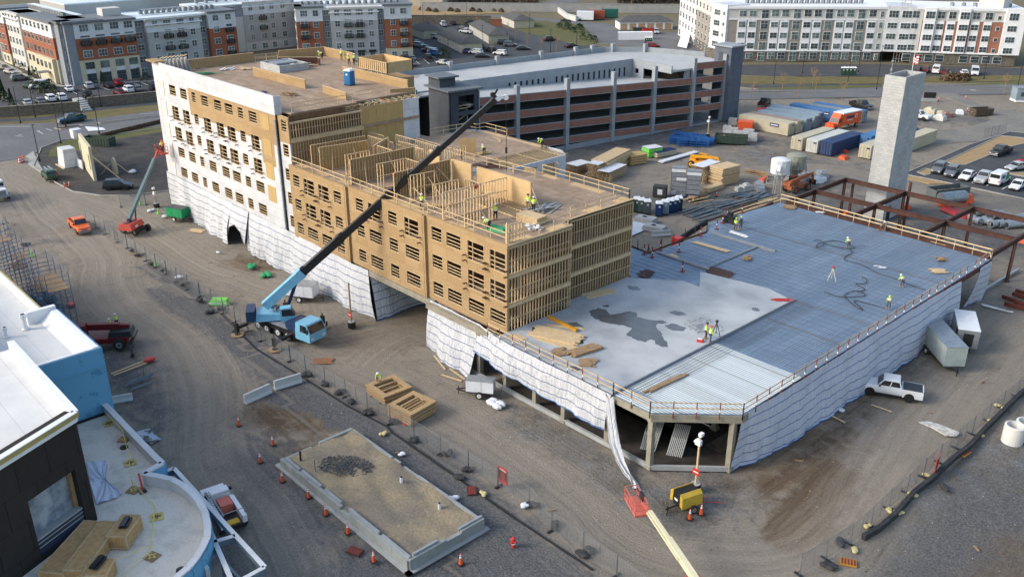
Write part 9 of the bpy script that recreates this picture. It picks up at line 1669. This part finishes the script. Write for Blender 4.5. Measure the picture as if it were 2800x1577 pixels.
for i, (c, x, y, z, n, l, m) in enumerate((('B', 1380, 490, 21.2, 6, 2.6, lumd), ('B', 600, 290, 21.2, 4, 3.2, grn), ('B', 800, 250, 21.2, 3, 2.4, white), ('B', 940, 240, 21.2, 3, 2.4, lum), ('B', 1430, 240, 21.2, 5, 2.2, lime), ('B', 1590, 215, 21.2, 5, 2.4, lum), ('B', 1130, 480, 21.2, 2, 1.2, navy), ('A', 1160, 700, 15.08, 8, 3.0, conc), ('A', 2030, 1150, 15.08, 6, 4.0, conc), ('A', 1900, 1370, 15.08, 5, 2.2, whitef), ('A', 700, 1100, 15.08, 3, 2.0, lum), ('A', 1250, 450, 15.08, 4, 2.4, plyl), ('A', 1500, 280, 15.08, 1, 3.0, plyl), ('A', 1350, 620, 15.08, 5, 3, steel), ('A', 1150, 1250, 15.08, 4, 2, lumd), ('A', 650, 920, 15.08, 4, 2.5, lumd))):
 p = K(c, x, y, z); b = MB()
 for k in range(n*2): o = Vector((rnd.uniform(-.8, .8), rnd.uniform(-.8, .8), .04+.03*k)); a = rnd.uniform(-.4, .4)+i; d = Vector((cos(a), sin(a), 0))*l/2*rnd.uniform(.6, 1); b.beam(o-d, o+d, .22, .04)
 ob('loose_boards', ('brown planks near the front of the high roof', 'green boards by the white parapet of the high roof', 'white boards on the high roof', 'pale boards beside the white ones on the high roof', 'lime green sheets by the lift shaft', 'pale pinkish boards behind the lime sheets', 'dark blue bag at the white parapet', 'grey lumber between the two pale plywood walls', 'grey planks behind the two workers', 'white scraps at the low roof end rail', 'scraps by the front rail', 'plywood by the sawing worker', 'single long board on the wing', 'dark scraps below the open trusses', 'lumber offcuts inside the front stud room', 'offcuts beside the reaching worker')[i], 'boards', b, m, p)
# ---------------------------------------------------------------- planting and lamps
def leafy(n, f, s, m, par, name='crown'):
 b = MB()
 for k in range(n):
  p = Vector(f()); a = Vector((rnd.gauss(0, 1), rnd.gauss(0, 1), rnd.gauss(0, 1))).normalized()*s*rnd.uniform(.6, 1.3); c = a.cross(Vector((rnd.gauss(0, 1), rnd.gauss(0, 1), rnd.gauss(0, 1)))).normalized()*s*.6; b.face([p-a, p+c, p+a, p-c], 0 if rnd.random() < .6 else 1)
 return b.build(name, m, par)
evg = [pm('evergreen', (.035, .06, .03), None, 3, .9), pm('evergreen_light', (.055, .085, .04), None, 3, .9)]; brw = [pm('dry_twigs', (.14, .10, .065), None, 3, .95), pm('dry_leaves', (.2, .14, .08), None, 3, .95)]
def cone_tree(h, w, lab):
 T = E('evergreen_tree', lab, 'tree')
 def f(): t = rnd.random()**.8; a = rnd.uniform(0, 6.28); r = w/2*(1-t)*rnd.uniform(.6, 1.05); return (cos(a)*r, sin(a)*r, .15+t*h)
 leafy(420, f, .22, evg, T); b = MB(); b.tube((0, 0, 0), (0, 0, h*.9), .09, .02, n=6); b.build('trunk', lumd, T); return T
def bush(w, h, lab, m):
 T = E('shrub', lab, 'shrub')
 def f(): a = rnd.uniform(0, 6.28); t = rnd.uniform(0, 1.5); r = rnd.uniform(.5, 1)**.5; return (cos(a)*cos(t)*w/2*r, sin(a)*cos(t)*w/2*r, sin(t)*h*r)
 leafy(260, f, .2, m, T); b = MB(); b.tube((0, 0, 0), (0, 0, h*.6), .05, n=5); b.build('stem', lumd, T); return T
def bare(h, lab):
 T = E('bare_tree', lab, 'tree'); b = MB(); b.tube((0, 0, 0), (0, 0, h*.5), .1, .06, n=6); b.build('trunk', lumd, T); b = MB()
 for k in range(12):
  z = h*rnd.uniform(.35, .6); a = rnd.uniform(0, 6.28); p = Vector((0, 0, z)); q = p+Vector((cos(a)*h*.2, sin(a)*h*.2, h*rnd.uniform(.25, .4))); b.tube(p, q, .035, .015, n=4)
  for j in range(4): r = p.lerp(q, rnd.uniform(.4, 1)); b.tube(r, r+Vector((rnd.uniform(-.5, .5), rnd.uniform(-.5, .5), rnd.uniform(.3, .8))), .015, .006, n=3)
 b.build('branches', lumd, T); return T
PRT = {}
def plant(kind, c, x, y, lab, s=1.0, grp=None):
 p = K(c, x, y)
 if kind not in PRT: PRT[kind] = T = {'cone': lambda: cone_tree(3.6, 1.5, lab), 'bush': lambda: bush(3.2, 2.4, lab, evg), 'dry': lambda: bush(2.2, 1.3, lab, brw), 'bare': lambda: bare(6, lab)}[kind](); T.location = p; T.scale = (s,)*3; tag(T, lab, None, grp)
 else: dup(PRT[kind], p, rnd.uniform(0, 6), lab, grp, s)
for x, y in ((1318, 585), (1422, 580), (1452, 578), (1482, 575), (1512, 570), (1542, 565), (1192, 570)): plant('cone', 'a1', x, y, 'pointed evergreen beside the brick apartment block', 1, 'pointed evergreens along the apartment block')
for x, y, s in ((1020, 835, .9), (40, 1010, 1.6), (120, 1050, 1.1), (300, 770, .8), (420, 760, .8)): plant('cone', 'a0', x, y, 'pointed evergreen in the left parking lot planting', s, 'evergreens in the left lot')
for x, y, s in ((390, 925, 1.3), (460, 915, 1.2), (540, 935, .9), (495, 880, 1.1), (1450, 800, .9), (180, 660, .8), (230, 690, .8), (350, 770, .9), (520, 800, .8)): plant('bush', 'a0', x, y, 'dark green shrub in the left parking lot beds', s, 'shrubs in the left lot')
for x, y, s in ((465, 275, .8), (512, 285, 1.5), (550, 295, 1.1), (562, 255, .9), (600, 322, .9), (665, 330, 1.5), (700, 392, .9), (768, 400, .9), (815, 420, 1)): plant('bush', 'a2', x, y, 'evergreen growing on the sloping lawn behind the garage', s, 'trees on the lawn')
for x, y, s in ((1850, 575, 1.4), (1885, 580, 1.2), (2230, 505, 1), (2090, 285, 1)): plant('bush', 'a1', x, y, 'shrub on a planted island of the middle parking lot', s, 'shrubs in the middle lot')
for c, x, y in (('a3', 440, 855), ('a3', 140, 910), ('a3', 300, 970), ('a3', 470, 905), ('a3', 725, 1000), ('a3', 2340, 930), ('a2', 2370, 990), ('a2', 150, 480), ('a2', 290, 520), ('a2', 440, 520), ('a2', 30, 430), ('a1', 2340, 560), ('a1', 2190, 290)): plant('bare', c, x, y, 'leafless young tree beside a road or parking row', .9, 'young bare trees')
for k in range(26): plant('dry', 'a0', 1010+k*25, 1360-k*6, 'low dry shrub along the edge of the gravel yard', .6, 'dry shrubs along the yard')
for k in range(7): plant('dry', 'a3', 1760+k*32, 795+(k % 2)*8, 'orange-brown dry hedge plant across the street', 1.5, 'dry hedge plants across the street')
for k in range(12): plant('dry', 'a1', 1640+k*72, 105+(k % 3)*10, 'dry shrub on the bank above the stone wall', 1.3, 'dry shrubs above the stone wall')
b = MB()
for c, x0, x1, y0, y1, n, hh in (('a2', 1050, 1700, -60, 40, 4200, 7), ('a1', 1540, 2800, -20, 60, 2600, 3.5), ('a0', -600, 1500, -60, -20, 1800, 4)):
 for k in range(n):
  p = K(c, rnd.uniform(x0, x1), rnd.uniform(y0, y1)); z = rnd.uniform(0, hh)*rnd.random()**.3; q = Vector((p.x, p.y, z)); a = Vector((rnd.gauss(0, .4), rnd.gauss(0, .4), rnd.uniform(.6, 1.6))); d = Vector((rnd.gauss(0, .3), rnd.gauss(0, .3), 0)); b.face([q-a, q+d, q+a, q-d], int(rnd.random() < .3))
tag(b.build('woodland', [pm('bare_wood', (.07, .055, .045), None, 2, .95), brw[0]]), 'bare brown woodland and brush at the top of the view', 'woodland', kind='stuff')
LP = {}
def lamp(c, x, y, h, lab):
 p = K(c, x, y); k = round(h)
 if k not in LP:
  T = E('street_lamp', lab, 'street lamp', p, 0, 'lamp posts'); b = MB(); b.tube((0, 0, 0), (0, 0, h), .09, .06, n=8); b.tube((0, 0, 0), (0, 0, .5), .18, n=8); b.build('pole', blackp, T); b = MB(); b.box(-.2, -.15, h, .55, .15, h+.14); b.build('lamp_head', blackp, T); LP[k] = T
 else: dup(LP[k], p, rnd.uniform(0, 6), lab, 'lamp posts')
for c, h, w_, L_ in (('a0', 8, 'by the left road or lot', ((205, 1222), (352, 1165), (655, 1262), (605, 1425), (985, 1330))), ('a0', 6, 'along the stone wall', ((808, 1150), (1005, 1062), (1405, 910))), ('b0', 7, 'at the corner of the gravel yard', ((395, 150),)), ('a1', 7, 'in the middle parking lot', ((1660, 240), (1885, 340), (1910, 640), (2250, 470), (2490, 560), (2090, 215))), ('a2', 7, 'by the sloping lawn', ((170, 340), (640, 470), (382, 520))), ('a3', 6, 'across the street at upper right', ((55, 835), (340, 730), (790, 820), (895, 720), (1630, 720), (2140, 785))), ('a3', 11, 'beside the upper right road', ((1075, 890), (2470, 890)))):
 for x, y in L_: lamp(c, x, y, h, 'black lamp post '+w_)
# loose stones and scraps over the dirt
for nm, m, n, sz in (('loose_stones', concl, 900, .06), ('loose_stones', tarblk, 700, .08), ('wood_scraps', lumd, 34, .22)):
 b = MB()
 for k in range(n):
  z = rnd.random(); u, v = (rnd.uniform(-130, -30), rnd.uniform(39, 53.2)) if z < .4 else (rnd.uniform(-100, -30), rnd.uniform(23, 31)) if z < .6 else (rnd.uniform(-34.4, -12), rnd.uniform(52, 112)) if z < .8 else (rnd.uniform(-104, -62), rnd.uniform(116, 140))
  a = rnd.uniform(0, 6.28); t = sz*rnd.uniform(.4, 1.3); b.beam((u, v, .02), (u+cos(a)*t*(3 if nm[0] == 'w' else 1), v+sin(a)*t*(3 if nm[0] == 'w' else 1), .03), t*.6, t*.4)
 tag(b.build(nm, m), {'l': 'small loose stones strewn over the site dirt', 'w': 'small offcuts and scraps strewn over the site dirt'}[nm[0]], 'litter', kind='stuff')
# things that look alike: say which one by its place in the view
ORD = 'leftmost second third fourth fifth sixth seventh eighth ninth tenth eleventh twelfth thirteenth fourteenth fifteenth sixteenth seventeenth eighteenth nineteenth twentieth twenty-first twenty-second twenty-third twenty-fourth twenty-fifth twenty-sixth twenty-seventh'.split(); SAME = {}
for o in bpy.data.objects:
 if o.parent is None and o.get('label') and not o.get('kind'): SAME.setdefault(o['label'], []).append(o)
for lab, L_ in SAME.items():
 if 1 < len(L_) <= 27 and len(lab.split()) <= 13:
  L_.sort(key=lambda q: (q.location-CAM).dot(_R)/(q.location-CAM).dot(_F))
  for i, o in enumerate(L_): o['label'] = lab+', '+ORD[i]+(' of them' if i == 0 else ' from left'); o['group'] = o.get('group') or lab
